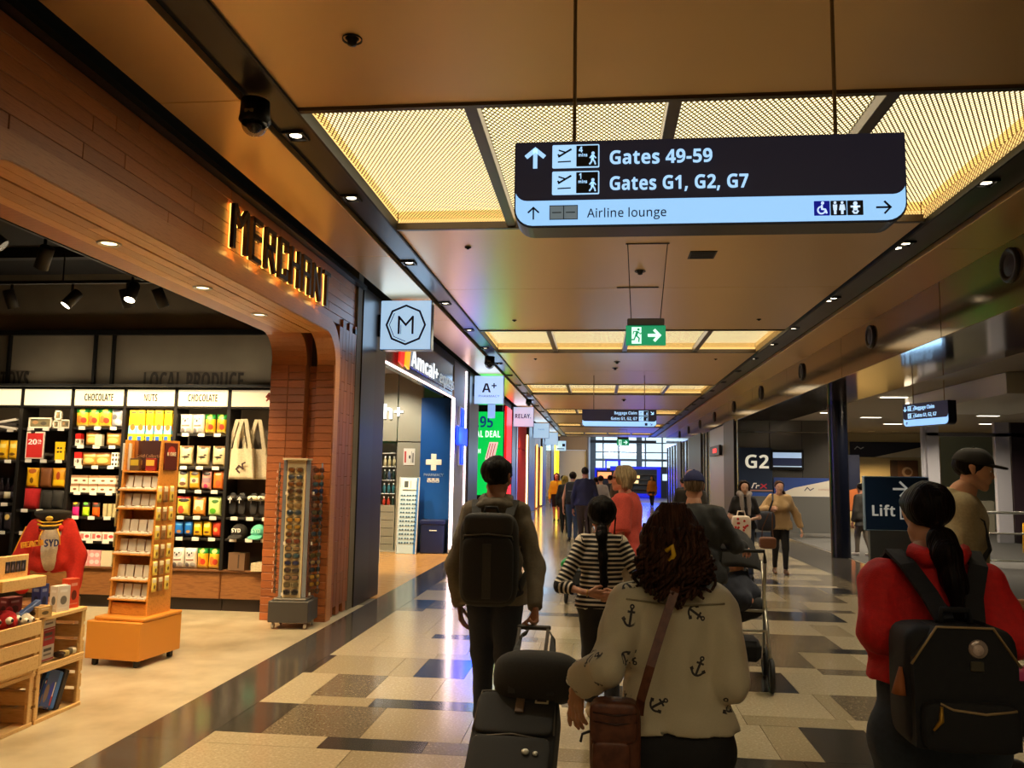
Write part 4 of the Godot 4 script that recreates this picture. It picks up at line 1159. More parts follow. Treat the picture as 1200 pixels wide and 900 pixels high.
# ------------------------------------------------------------------ the glazed far end
func far_end() -> void:
	var w := struct("wall_front")
	slab(w, "pale_wall", col(rgb(206, 190, 182), 0.6), -3.2, -0.98, 0, 3.55, 63, 63.3)
	slab(w, "bulkhead", col(rgb(150, 124, 104), 0.6), -3.2, -0.9, 3.57, 5.2, 62.7, 63.3)
	slab(w, "brown_post", col(rgb(110, 96, 86), 0.5), -0.98, -0.8, 0, 5.2, 62.8, 63.3)
	slab(w, "left_return", col(rgb(180, 176, 170), 0.6), -1.0, -0.8, 0, 5.2, 63.3, 75)
	var c := struct("ceiling_far")
	slab(c, "soffit", bronze(0.9, 0.3), -3.2, 14, 5.2, 5.3, 50.2, 76)
	slab(c, "luminous_panel_light", col(Color(0.92, 0.95, 1.0), 0.5, 0, 1.2), 0.0, 5.0, 5.16, 5.2, 54.0, 57.0)
	area(P(2.5, 5.12, 55.5), Vector2(5, 3), Vector3(-0.2, -1, -0.8), 60.0, Color(0.95, 0.97, 1.0))
	slab(c, "drop_edge", col(rgb(130, 116, 98), 0.5, 0.4), -3.2, 4.0, 4.0, 5.25, 50.2, 50.4)
	slab(c, "beam", col(rgb(60, 60, 62), 0.5), -0.8, 5.0, 4.55, 4.8, 73.2, 73.6)
	var win := struct("window_1")
	var steel := col(rgb(110, 124, 134), 0.4, 0.5)
	for x in [-0.8, 0.3, 1.7, 3.35, 4.1, 5.6, 7.0, 8.6, 10.2, 12.0]:
		slab(win, "mullion", steel, x, x + (0.5 if x in [-0.8, 3.35] else 0.12), 0, 5.2, 75, 75.25)
	for y in [0.0, 2.05, 3.0, 3.75, 4.6]: slab(win, "transom", steel, -0.8, 12.2, y, y + (0.2 if y == 3.0 else 0.09), 74.98, 75.2)
	slab(win, "pane", glass(Color(0.8, 0.9, 0.95, 0.06)), -0.8, 12.2, 0, 5.2, 75.1, 75.12, 0.001)
	var wf := struct("wall_right_far")
	slab(wf, "panel", col(rgb(160, 168, 172), 0.5), 12.2, 12.4, 0, 5.3, 49, 76)
	slab(wf, "return_panel", col(rgb(160, 168, 172), 0.5), 4.3, 12.2, 0, 5.2, 49.8, 50)
	var out := struct("ground_outside")
	slab(out, "apron", col(rgb(176, 180, 182), 0.8), -60, 60, -0.6, -0.4, 77, 260)
	# blue-framed kiosk walls
	var blue := col(Color(0.06, 0.10, 0.75), 0.4, 0, 0.8)
	var t := thing("kiosk", "blue-lit kiosk with wide dark goods wall before the far windows", "kiosk", P(3.2, 0, 66.0))
	slab(t, "goods_wall", col(rgb(26, 22, 26), 0.5), 1.95, 4.55, 0.3, 2.2, 66.0, 66.4)
	for s in [[1.8, 1.95, 0.0, 2.4], [4.55, 4.85, 0.0, 2.4], [1.8, 4.85, 2.2, 2.42], [1.8, 4.85, 0.0, 0.3]]: slab(t, "frame_light", blue, s[0], s[1], s[2], s[3], 65.9, 66.4)
	for y in [0.62, 1.0, 1.38, 1.76]: slab(t, "shelf", col(rgb(90, 76, 60), 0.5), 2.0, 4.5, y, y + 0.04, 65.7, 66.0)
	slab(t, "menu_screen", col(Color(1.0, 0.8, 0.5), 0.5, 0, 1.1), 2.5, 3.2, 1.5, 1.72, 65.95, 66.0)
	slab(t, "menu_screen", col(Color(1.0, 0.85, 0.6), 0.5, 0, 1.0), 2.75, 3.1, 1.1, 1.34, 65.95, 66.0)
	slab(t, "white_badge_light", col(Color(0.8, 0.92, 1.0), 0.5, 0, 0.9), 4.98, 5.5, 1.35, 1.85, 65.9, 65.95)
	slab(t, "end_panel", col(rgb(30, 36, 52), 0.4), 4.85, 5.65, 0, 2.42, 66.0, 66.4)
	t = thing("kiosk", "smaller blue-framed kiosk with bright menu, left of the goods wall", "kiosk", P(0.6, 0, 68.0))
	slab(t, "back_wall", col(rgb(30, 26, 40), 0.5), -0.2, 1.7, 0, 2.3, 68.0, 68.4)
	for s in [[-0.35, -0.2, 0.0, 2.3], [-0.35, 0.6, 2.1, 2.3], [0.5, 0.62, 2.1, 2.9], [1.55, 1.75, 2.1, 2.9], [0.9, 1.75, 2.1, 2.45], [0.5, 1.75, 2.85, 2.98]]: slab(t, "frame_light", blue, s[0], s[1], s[2], s[3], 67.9, 68.2)
	slab(t, "menu_screen", col(Color(1.0, 0.6, 0.36), 0.5, 0, 1.2), -0.1, 1.0, 1.45, 1.95, 67.95, 68.0)
	slab(t, "menu_screen", col(Color(0.75, 0.92, 1.0), 0.5, 0, 1.0), 0.62, 1.5, 2.46, 2.84, 67.95, 68.0)
	area(P(3.2, 1.3, 65.4), Vector2(2.8, 2.0), Vector3(0, 0, 1), 6.0, Color(0.15, 0.25, 1.0))
	area(P(5.0, 2.6, 74.6), Vector2(11, 4.8), Vector3(-0.05, 0, 1), 30.0, Color(0.78, 0.90, 1.0))

# ------------------------------------------------------------------ hanging signs
const ORD := ["first", "second", "third", "fourth", "fifth", "sixth", "seventh", "eighth", "ninth", "tenth", "eleventh", "twelfth", "thirteenth", "fourteenth", "fifteenth", "sixteenth", "seventeenth", "eighteenth", "nineteenth", "twentieth", "twenty-first", "twenty-second", "twenty-third", "twenty-fourth"]

func fit(text: String, width: float, height: float, at: Vector3, m: Material, parent: Node, bold := true, called := "lettering", turn := Basis(), depth := 0.004) -> void: # centred lettering of that width and capital height
	var o := words(text, height, Transform3D(turn, at), m, parent, called, 1.0, bold, HORIZONTAL_ALIGNMENT_CENTER, depth)
	var w: float = o.mesh.get_aabb().size.x
	o.transform.basis = turn * Basis.from_scale(Vector3(width / w, 1, 1))

func dark_shape(w: float, y_top: float, y_bot: float, r: float) -> PackedVector2Array:
	var o := PackedVector2Array([Vector2(-w / 2, y_top), Vector2(w / 2, y_top)])
	for i in 7: o.append(Vector2(w / 2 - r, y_bot + r) + Vector2(cos(PI / 2 * i / 6), -sin(PI / 2 * i / 6)) * r)
	for i in 7: o.append(Vector2(-w / 2 + r, y_bot + r) + Vector2(-sin(PI / 2 * i / 6), -cos(PI / 2 * i / 6)) * r)
	return o

func arrow(st: SurfaceTool, c: Vector2, l: float, w: float, ang: float, z: float) -> void: # ang 0 points up
	var r := Transform2D(ang, c)
	var at := Transform3D(Basis(), Vector3(0, 0, z))
	stroke(st, [r * Vector2(0, -l / 2), r * Vector2(0, l / 2 - w * 0.6)], w, 0.004, at)
	stroke(st, [r * Vector2(-l * 0.42, l * 0.02), r * Vector2(0, l / 2 - w * 0.7), r * Vector2(l * 0.42, l * 0.02)], w, 0.004, at)

func walker(st: SurfaceTool, c: Vector2, h: float, z: float) -> void:
	var at := Transform3D(Basis(), Vector3(0, 0, z))
	prism(st, circle(h * 0.12, 12, c + Vector2(0.02 * h, h * 0.38)), 0.003, at)
	stroke(st, [c + Vector2(0, h * 0.24), c + Vector2(-0.02 * h, -h * 0.08)], h * 0.2, 0.003, at)
	stroke(st, [c + Vector2(-0.02 * h, -h * 0.05), c + Vector2(0.14 * h, -h * 0.26), c + Vector2(0.2 * h, -h * 0.48)], h * 0.11, 0.003, at)
	stroke(st, [c + Vector2(-0.04 * h, -h * 0.05), c + Vector2(-0.1 * h, -h * 0.28), c + Vector2(-0.24 * h, -h * 0.46)], h * 0.11, 0.003, at)
	stroke(st, [c + Vector2(0.06 * h, h * 0.2), c + Vector2(0.24 * h, h * 0.0)], h * 0.08, 0.003, at)
	stroke(st, [c + Vector2(-0.06 * h, h * 0.2), c + Vector2(-0.22 * h, h * 0.02)], h * 0.08, 0.003, at)

func wayfinder(label: String, at: Vector3, turn: float, w: float, rods: float) -> Node3D:
	var t := thing("wayfinding_sign", label, "sign", at, turn)
	var h := 0.403
	var top := h / 2
	var st := mb()
	prism(st, dark_shape(w, top, -top, 0.085), 0.16)
	part(st, "case", col(rgb(30, 32, 46), 0.35, 0.2), t)
	st = mb()
	var band := dark_shape(w - 0.014, top - 0.226, -top + 0.011, 0.078)
	prism(st, band, 0.004, Transform3D(Basis(), Vector3(0, 0, 0.004)))
	part(st, "band_light", col(Color(0.60, 0.80, 0.98), 0.4, 0, 0.78), t)
	st = mb()
	prism(st, dark_shape(w - 0.008, top, top - 0.277, 0.055), 0.003, Transform3D(Basis(), Vector3(0, 0, 0.007)))
	part(st, "dark_field", col(rgb(44, 42, 58), 0.45, 0, 0.22), t)
	for s in [-0.343, 0.343]:
		st = mb(); tube(st, [Vector3(s * w, top - 0.02, -0.08), Vector3(s * w, rods - at.y, -0.08)], 0.009, 8); part(st, "rod", col(rgb(150, 124, 88), 0.45, 0.3), t)
	area(to_world(t, Vector3(0, -0.14, 0.03)), Vector2(w - 0.1, 0.11), t.basis.z, 0.25, Color(0.62, 0.82, 1.0))
	return t

func to_world(t: Node3D, v: Vector3) -> Vector3: return t.transform * v

func flight_box(t: Node3D, c: Vector2, mins: String, k := 1.0) -> void: # plane on the lit half, minutes and a walker on the dark half
	var lit := col(Color(0.66, 0.84, 0.99), 0.4, 0, 0.8)
	var ink := col(rgb(24, 24, 36), 0.5)
	var st := mb()
	prism(st, rrect(0.214 * k, 0.11 * k, 0.006, 3, c), 0.002, Transform3D(Basis(), Vector3(0, 0, 0.0095)))
	part(st, "pictogram_plate_light", lit, t)
	st = mb()
	prism(st, rrect(0.099 * k, 0.098 * k, 0.002, 2, c + Vector2(0.052, 0) * k), 0.002, Transform3D(Basis(), Vector3(0, 0, 0.0115)))
	part(st, "dark_half", ink, t)
	st = mb()
	var z := 0.0125
	var at3 := Transform3D(Basis(), Vector3(0, 0, z))
	var o := c + Vector2(-0.052, 0.012) * k
	stroke(st, [o + Vector2(-0.028, -0.014) * k, o + Vector2(0.032, 0.022) * k], 0.008 * k, 0.003, at3)
	stroke(st, [o + Vector2(-0.026, 0.018) * k, o + Vector2(0.008, 0.006) * k], 0.006 * k, 0.003, at3)
	stroke(st, [o + Vector2(-0.03, -0.002) * k, o + Vector2(-0.02, -0.012) * k], 0.007 * k, 0.003, at3)
	stroke(st, [o + Vector2(-0.03, -0.038) * k, o + Vector2(0.03, -0.036) * k], 0.005 * k, 0.003, at3)
	part(st, "plane_symbol", ink, t)
	st = mb()
	walker(st, c + Vector2(0.077, -0.012) * k, 0.062 * k, 0.014)
	part(st, "walking_figure", lit, t)
	if mins:
		fit(mins, 0.018 if mins != "1" else 0.01, 0.026, Vector3(c.x + 0.022, c.y + 0.03, 0.0125), lit, t)
		fit("mins", 0.04, 0.014, Vector3(c.x + 0.032, c.y + 0.004, 0.0125), lit, t)

func signs() -> void:
	var lit := col(Color(0.66, 0.84, 0.99), 0.4, 0, 0.8)
	var ink := col(rgb(20, 34, 62), 0.5)
	var U := func(x: float) -> float: return (x - 604.0) * 0.0038 - 0.861
	var V := func(y: float) -> float: return 0.2015 - (y - 169.0) * 0.0038
	var t := wayfinder("large lit hanging sign for gates and airline lounge, nearest the camera", P(0.469, 2.968, 3.62), 0, 1.722, 4.02)
	var st := mb()
	arrow(st, Vector2(U.call(629), V.call(188.5)), 0.102, 0.019, 0, 0.0115)
	part(st, "arrow", lit, t)
	flight_box(t, Vector2(U.call(677.8), V.call(188)), "4")
	flight_box(t, Vector2(U.call(677.8), V.call(221)), "1")
	fit("Gates 49-59", 120 * 0.0038, 0.062, Vector3(U.call(778), V.call(191), 0.0095), lit, t)
	fit("Gates G1, G2, G7", 161 * 0.0038, 0.062, Vector3(U.call(798.5), V.call(223), 0.0095), lit, t)
	fit("Airline lounge", 93 * 0.0038, 0.04, Vector3(U.call(738.5), V.call(258.5), 0.006), ink, t, false)
	st = mb()
	arrow(st, Vector2(U.call(627.5), V.call(257)), 0.06, 0.007, 0, 0.0075)
	arrow(st, Vector2(U.call(1031), V.call(257.5)), 0.066, 0.008, -PI / 2, 0.0075)
	part(st, "arrow", ink, t)
	st = mb()
	for k in 2: prism(st, rrect(0.06, 0.062, 0.002, 2, Vector2(U.call(655.5 + k * 16.5), V.call(257))), 0.002, Transform3D(Basis(), Vector3(0, 0, 0.0065)))
	part(st, "lounge_plate", col(rgb(150, 170, 180), 0.4, 0, 0.25), t)
	st = mb()
	for k in 2:
		stroke(st, [Vector2(U.call(650 + k * 16.5), V.call(257)), Vector2(U.call(661 + k * 16.5), V.call(257))], 0.004, 0.003, Transform3D(Basis(), Vector3(0, 0, 0.0085)))
		stroke(st, [Vector2(U.call(647.2 + k * 16.5), V.call(248.6)), Vector2(U.call(663.8 + k * 16.5), V.call(248.6)), Vector2(U.call(663.8 + k * 16.5), V.call(265.4)), Vector2(U.call(647.2 + k * 16.5), V.call(265.4))], 0.003, 0.003, Transform3D(Basis(), Vector3(0, 0, 0.0085)), true)
	part(st, "plate_outline", col(rgb(50, 70, 80), 0.5), t)
	for k in 3:
		st = mb()
		prism(st, rrect(0.067, 0.066, 0.002, 2, Vector2(U.call(962 + k * 18.6), V.call(257.5))), 0.002, Transform3D(Basis(), Vector3(0, 0, 0.0065)))
		part(st, "facility_plate", col(rgb(10, 20, 150), 0.4, 0, 0.5) if k == 0 else col(rgb(26, 34, 56), 0.4), t)
	st = mb()
	var at3 := Transform3D(Basis(), Vector3(0, 0, 0.009))
	var a := Vector2(U.call(962), V.call(257.5))
	prism(st, circle(0.007, 10, a + Vector2(0.003, 0.023)), 0.003, at3)
	stroke(st, [a + Vector2(0, 0.014), a + Vector2(0, -0.004), a + Vector2(0.014, -0.006), a + Vector2(0.02, -0.024)], 0.007, 0.003, at3)
	var arc := []
	for k in 10: arc.append(a + Vector2(-0.002, -0.009) + Vector2.from_angle(PI * 0.55 + k * 0.47) * 0.016)
	stroke(st, arc, 0.006, 0.003, at3)
	for q in [[-0.015, 0.0], [0.015, 0.006]]:
		var b := Vector2(U.call(980.6) + q[0], V.call(257.5))
		prism(st, circle(0.006, 10, b + Vector2(0, 0.024)), 0.003, at3)
		prism(st, PackedVector2Array([b + Vector2(-0.009, 0.015), b + Vector2(0.009, 0.015), b + Vector2(0.007 + q[1], -0.01), b + Vector2(0.005, -0.01), b + Vector2(0.005, -0.028), b + Vector2(-0.005, -0.028), b + Vector2(-0.005, -0.01), b + Vector2(-0.007 - q[1], -0.01)]), 0.003, at3)
	var b2 := Vector2(U.call(999.2), V.call(257.5))
	prism(st, circle(0.009, 10, b2 + Vector2(0, 0.019)), 0.003, at3)
	stroke(st, [b2 + Vector2(-0.02, 0.005), b2 + Vector2(0.02, 0.005)], 0.008, 0.003, at3)
	stroke(st, [b2 + Vector2(0, 0.008), b2 + Vector2(0, -0.012)], 0.018, 0.003, at3)
	stroke(st, [b2 + Vector2(-0.012, -0.014), b2 + Vector2(-0.005, -0.024), b2 + Vector2(0.005, -0.024), b2 + Vector2(0.012, -0.014)], 0.007, 0.003, at3)
	part(st, "facility_symbol", col(Color(0.8, 0.9, 1.0), 0.4, 0, 0.8), t)
	# the farther sign over the concourse
	t = wayfinder("lit hanging baggage claim sign over middle of concourse, beyond the exit sign", P(0.46, 2.99, 19.2), 0, 1.72, 4.02)
	fit("Baggage Claim", 0.52, 0.066, Vector3(0.15, 0.12, 0.0095), lit, t)
	fit("Gates G1, G2, G7", 0.6, 0.066, Vector3(0.11, -0.01, 0.0095), lit, t)
	flight_box(t, Vector2(0.56, 0.12), "")
	flight_box(t, Vector2(0.56, -0.01), "")
	st = mb(); arrow(st, Vector2(0.76, 0.12), 0.1, 0.018, -PI * 0.75, 0.0115); part(st, "arrow", lit, t)
	st = mb(); arrow(st, Vector2(0.74, -0.14), 0.06, 0.01, -PI * 0.75, 0.0075); bx(st, Vector3(0.62, -0.14, 0.006), Vector3(0.06, 0.06, 0.004)); part(st, "arrow", ink, t)
	# and the one that hangs at the lobby
	t = wayfinder("small turned baggage claim sign hanging from the dark soffit at right", P(5.56, 2.79, 14.7), -1.22, 1.06, 3.36)
	fit("Baggage Claim", 0.46, 0.062, Vector3(0.0, 0.12, 0.0095), lit, t)
	fit("Gates G1, G2, G7", 0.5, 0.062, Vector3(0.02, -0.01, 0.0095), lit, t)
	flight_box(t, Vector2(-0.32, 0.12), "", 0.8)
	flight_box(t, Vector2(-0.32, -0.01), "", 0.8)
	st = mb(); arrow(st, Vector2(-0.47, 0.11), 0.09, 0.018, PI, 0.0115); part(st, "arrow", lit, t)
	st = mb(); arrow(st, Vector2(-0.44, -0.14), 0.06, 0.01, 0, 0.0075); part(st, "arrow", ink, t)
	exit_sign("green lit exit sign with running figure and arrow, below the near ceiling", P(0.476, 3.105, 8.5), 1.0, P(0.48, 4.0, 8.2))
	exit_sign("tiny far green exit sign below the second hanging sign", P(1.2, 3.35, 42.0), 1.5, P(1.2, 4.0, 42.0))

func exit_sign(label: String, at: Vector3, k: float, up: Vector3) -> void:
	var t := thing("exit_sign", label, "sign", at)
	var g := col(Color(0.0, 0.50, 0.33), 0.4, 0, 0.75)
	var wh := col(Color(0.80, 0.98, 0.92), 0.4, 0, 0.8)
	var st := mb(); rb(st, Vector3.ZERO, Vector3(0.41, 0.21, 0.02) * k, 0.003); part(st, "panel_light", g, t)
	st = mb(); rb(st, Vector3(0, 0.14, 0) * k, Vector3(0.38, 0.07, 0.07) * k, 0.006); part(st, "housing", col(rgb(40, 32, 26), 0.5), t)
	st = mb(); rb(st, Vector3(-0.095, 0, 0.0105) * k, Vector3(0.1, 0.175, 0.002) * k, 0.001); part(st, "door_symbol", wh, t)
	st = mb()
	var at3 := Transform3D(Basis.from_scale(Vector3.ONE * k), Vector3(0, 0, 0.014 * k))
	prism(st, circle(0.013, 10, Vector2(-0.075, 0.062)), 0.002, at3)
	stroke(st, [Vector2(-0.085, 0.045), Vector2(-0.1, -0.005)], 0.026, 0.002, at3)
	stroke(st, [Vector2(-0.1, 0.0), Vector2(-0.068, -0.03), Vector2(-0.072, -0.07)], 0.014, 0.002, at3)
	stroke(st, [Vector2(-0.102, 0.0), Vector2(-0.12, -0.045), Vector2(-0.15, -0.045)], 0.014, 0.002, at3)
	stroke(st, [Vector2(-0.085, 0.04), Vector2(-0.055, 0.015), Vector2(-0.04, 0.03)], 0.01, 0.002, at3)
	stroke(st, [Vector2(-0.09, 0.042), Vector2(-0.125, 0.04), Vector2(-0.13, 0.012)], 0.01, 0.002, at3)
	part(st, "running_figure", g, t)
	st = mb()
	stroke(st, [Vector2(0.02, 0), Vector2(0.125, 0)], 0.032, 0.002, at3)
	stroke(st, [Vector2(0.085, 0.06), Vector2(0.14, 0), Vector2(0.085, -0.06)], 0.03, 0.002, at3)
	part(st, "arrow", wh, t)
	st = mb()
	for s in [-1, 1]: tube(st, [Vector3(s * 0.15, 0.17, 0) * k, up - at + Vector3(s * 0.2, 0, 0)], 0.005, 6)
	bar(st, up - at + Vector3(-0.22, 0, 0), up - at + Vector3(0.22, 0, 0), 0.016)
	part(st, "hanger", col(rgb(56, 42, 28), 0.4, 0.4), t)

# ------------------------------------------------------------------ fittings on the ceiling
func ceiling_things() -> void:
	var blk := col(rgb(22, 20, 18), 0.45, 0.3)
	var d := [5.44, 6.77, 8.98, 11.2, 13.35, 15.3, 17.5, 19.6, 21.8, 24.0, 26.2, 28.4, 31, 34, 37, 40]
	var proto: Node3D = null
	for side in 2:
		var x: float = [-2.17, 3.08][side]
		var ds: Array = d if side == 0 else [6.72, 8.46, 11.04, 13.3, 14.9, 16.7, 18.7, 20.9, 23.0, 25.2, 27.4, 29.6, 32, 34.5, 37.5, 41]
		for i in ds.size():
			var lab: String = "square black downlight in the %s dark ceiling channel, %s from the camera" % [["left", "right"][side], ORD[i]]
			var t: Node3D
			var ht := H + 0.035
			if proto == null:
				proto = thing("channel_downlight", lab, "light", P(x, ht, ds[i]), 0, "downlights in the ceiling channels")
				var st := mb()
				for s in [-1, 1]:
					rb(st, Vector3(s * 0.068, -0.004, 0), Vector3(0.02, 0.02, 0.16), 0.003)
					rb(st, Vector3(0, -0.004, s * 0.072), Vector3(0.13, 0.02, 0.018), 0.003)
				part(st, "trim_frame", blk, proto)
				st = mb(false)
				lathe(st, [Vector2(0.001, 0.0), Vector2(0.042, 0.0)], 16)
				part(st, "lens_light", col(Color(1.0, 0.93, 0.8), 0.5, 0, 6.0), proto)
				t = proto
			else: t = copy(proto, P(x, ht, ds[i]), 0, lab)
			spot(P(x, H - 0.0, ds[i]), P(x * 0.9, 0, ds[i]), 3.2, 48, Color(1, 0.93, 0.8), 0.04)
			if side and i in [1, 2]: # twin lamps
				var st := mb(false)
				lathe(st, [Vector2(0.001, 0.0), Vector2(0.042, 0.0)], 16, Transform3D(Basis(), Vector3(-0.04, -0.01, -0.13)))
				part(st, "lens_light", col(Color(1.0, 0.93, 0.8), 0.5, 0, 6.0), t)
	var c := 0
	for q in [[-2.2, 4.82, 1.0, "large black dome security camera in the near left ceiling channel"], [-2.2, 16.2, 1.1, "black dome camera in left channel above the pharmacy blade sign"], [-2.2, 25.5, 1.0, "dome camera in left channel farther along, near the RELAY sign"]]:
		var t := thing("dome_camera", q[3], "camera", P(q[0], H, q[1]))
		var k: float = q[2]
		var st := mb(false); lathe(st, [Vector2(0.001, 0.0), Vector2(0.09, 0.0), Vector2(0.095, -0.1), Vector2(0.1, -0.13), Vector2(0.085, -0.15)], 20, Transform3D(Basis.from_scale(Vector3.ONE * k), Vector3.ZERO)); part(st, "housing", blk, t)
		st = mb(); rb(st, Vector3(0, -0.1, 0.09) * k, Vector3(0.06, 0.03, 0.01)); part(st, "label", col(rgb(120, 104, 80), 0.5), t)
		var pr := []
		for i in 9: pr.append(Vector2(maxf(0.001, 0.082 * sin(PI / 2 * i / 8)), -0.15 - 0.082 * cos(PI / 2 * i / 8)))
		st = mb(false); lathe(st, pr, 20, Transform3D(Basis.from_scale(Vector3.ONE * k), Vector3.ZERO)); var dm := part(st, "dome", glass(Color(0.1, 0.09, 0.08, 0.45)), t)
		st = mb(false); ball(st, Vector3(0, -0.16, 0) * k, Vector3.ONE * 0.05 * k, Basis(), 6); part(st, "lens", col(rgb(14, 13, 13), 0.15), dm)
	for i in 9: # speakers in the right bulkhead
		var t := thing("wall_speaker", "round black speaker in the right bulkhead, %s from the camera" % ORD[i], "speaker", P(3.995, 3.76, 8.3 + 4.17 * i), PI / 2, "speakers in the right bulkhead")
		var st := mb(false); lathe(st, [Vector2(0.001, 0.02), Vector2(0.13, 0.012), Vector2(0.13, 0.03), Vector2(0.165, 0.034), Vector2(0.175, 0.02), Vector2(0.175, 0.0)], 26, Transform3D(Basis(Vector3.RIGHT, -PI / 2), Vector3.ZERO)); part(st, "ring", blk, t)
		st = mb(false); lathe(st, [Vector2(0.001, 0.035), Vector2(0.06, 0.03), Vector2(0.11, 0.018)], 20, Transform3D(Basis(Vector3.RIGHT, -PI / 2), Vector3.ZERO)); part(st, "cone", col(rgb(12, 12, 12), 0.6), t)
	var k := 0
	for q in [[-1.35, 4.12, 1.6, "round sensor on the near ceiling panel, left of the sign rods"], [-1.37, 8.24, 1.0, "small sprinkler head just beyond the first luminous panels, left"], [0.46, 9.33, 1.8, "black dome sensor on the ceiling above the exit sign"], [0.36, 16.9, 1.9, "first of two dome sensors beyond the second luminous panels"], [0.34, 17.9, 1.9, "second of two dome sensors beyond the second luminous panels"], [0.75, 25.4, 2.2, "dome sensor above the far hanging sign"], [-1.3, 12.3, 1.0, "small sprinkler head just before the second luminous panels, left"], [2.35, 12.3, 1.0, "small sprinkler head just before the second luminous panels, right"], [-1.3, 16.5, 1.0, "small sprinkler head just beyond the second luminous panels, left"], [2.3, 16.5, 1.0, "small sprinkler head just beyond the second luminous panels, right"]]:
		var t := thing("ceiling_sensor", q[3], "sensor", P(q[0], H, q[1]), 0, "sensors and sprinklers on the ceiling")
		var z: float = q[2] * 0.03
		var st := mb(false); lathe(st, [Vector2(0.001, 0.0), Vector2(z, 0.0), Vector2(z * 1.15, -0.01), Vector2(z * 1.15, 0.004)], 16); part(st, "plate", blk, t)
		st = mb(false); lathe(st, [Vector2(0.001, -z * 0.9), Vector2(z * 0.5, -z * 0.75), Vector2(z * 0.55, -z * 0.3), Vector2(z * 0.8, 0)], 14); part(st, "head", blk, t)
	var t := thing("air_vent", "dark rectangular slot vent in the ceiling beyond the sign", "vent", P(1.08, H - 0.001, 8.66))
	var st := mb(); rb(st, Vector3.ZERO, Vector3(0.28, 0.012, 0.3), 0.003); part(st, "frame", col(rgb(50, 38, 26), 0.5), t)
	for i in 5:
		st = mb(); bx(st, Vector3(0, -0.008, -0.11 + i * 0.055), Vector3(0.24, 0.006, 0.03)); part(st, "slat", col(rgb(18, 15, 12), 0.6), t)
	st = mb(); rb(st, Vector3.ZERO, Vector3(0.52, 0.014, 0.035)); tag(part(st, "ceiling_slot", col(rgb(28, 22, 16), 0.6), self, Transform3D(Basis(), P(0.47, H - 0.003, 10.15))), "thin dark slot across the ceiling above exit sign", "slot")

# ------------------------------------------------------------------ goods of the gift shop
func pouch(w: float, h: float, t: float) -> ArrayMesh: # a filled bag with crimped ends, base at y = 0
	var key := "pouch %.3f %.3f %.3f" % [w, h, t]
	if not texs.has(key):
		var st := mb(false)
		var n := 6
		var m := 8
		var f := func(i: int, j: int, s: float) -> Array:
			var u := float(i) / n * 2 - 1
			var v := float(j) / m * 2 - 1
			var z := t * 0.5 * (1 - pow(absf(u), 3.0)) * pow(maxf(0.0, 1 - pow(absf(v), 2.4)), 0.6)
			return [Vector3(u * w / 2 * (1 - 0.05 * (1 - v * v)), (v + 1) / 2 * h, z * s), Vector2((u + 1) / 2, (1 - v) / 2)]
		for s in [1.0, -1.0]:
			for i in n:
				for j in m:
					var q := [f.call(i, j + 1, s), f.call(i + 1, j + 1, s), f.call(i + 1, j, s), f.call(i, j, s)]
					if s < 0: q.reverse()
					for k in [0, 1, 2, 0, 2, 3]:
						st.set_uv(q[k][1])
						st.add_vertex(q[k][0])
		texs[key] = done(st)
	return texs[key]

func carton(w: float, h: float, t: float) -> ArrayMesh:
	var key := "carton %.3f %.3f %.3f" % [w, h, t]
	if not texs.has(key):
		var st := mb()
		bx(st, Vector3(0, h / 2, 0), Vector3(w, h, t))
		texs[key] = done(st)
	return texs[key]

func item(called: String, mesh: Mesh, m: Material, x: float, y: float, d: float, label: String, cat: String, grp: String, turn := 0.0, tilt := 0.0) -> MeshInstance3D:
	var o := put(mesh, called, m, self, Transform3D(Basis(Vector3.UP, turn) * Basis(Vector3.BACK, tilt), P(x, y, d)))
	tag(o, label, cat, grp)
	return o

# a row of goods: one picture-true description per place
func row(called: String, desc: String, cat: String, where: String, mesh: Mesh, ms: Array, x0: float, x1: float, n: int, y: float, d := 9.42, hang := false, deep := 0) -> void:
	for i in n:
		var x := x0 + (x1 - x0) * (i + 0.5) / n
		var lab := "%s, %s from left %s" % [desc, ORD[i], where] if n > 1 else "%s %s" % [desc, where]
		item(called, mesh, ms[i % ms.size()], x, y, d, lab, cat, "%s %s" % [called.replace("_", " "), where], rng.randf_range(-0.12, 0.12), rng.randf_range(-0.03, 0.03))

const UX := [-7.74, -7.06, -6.40, -5.72, -5.07, -4.40, -3.76]

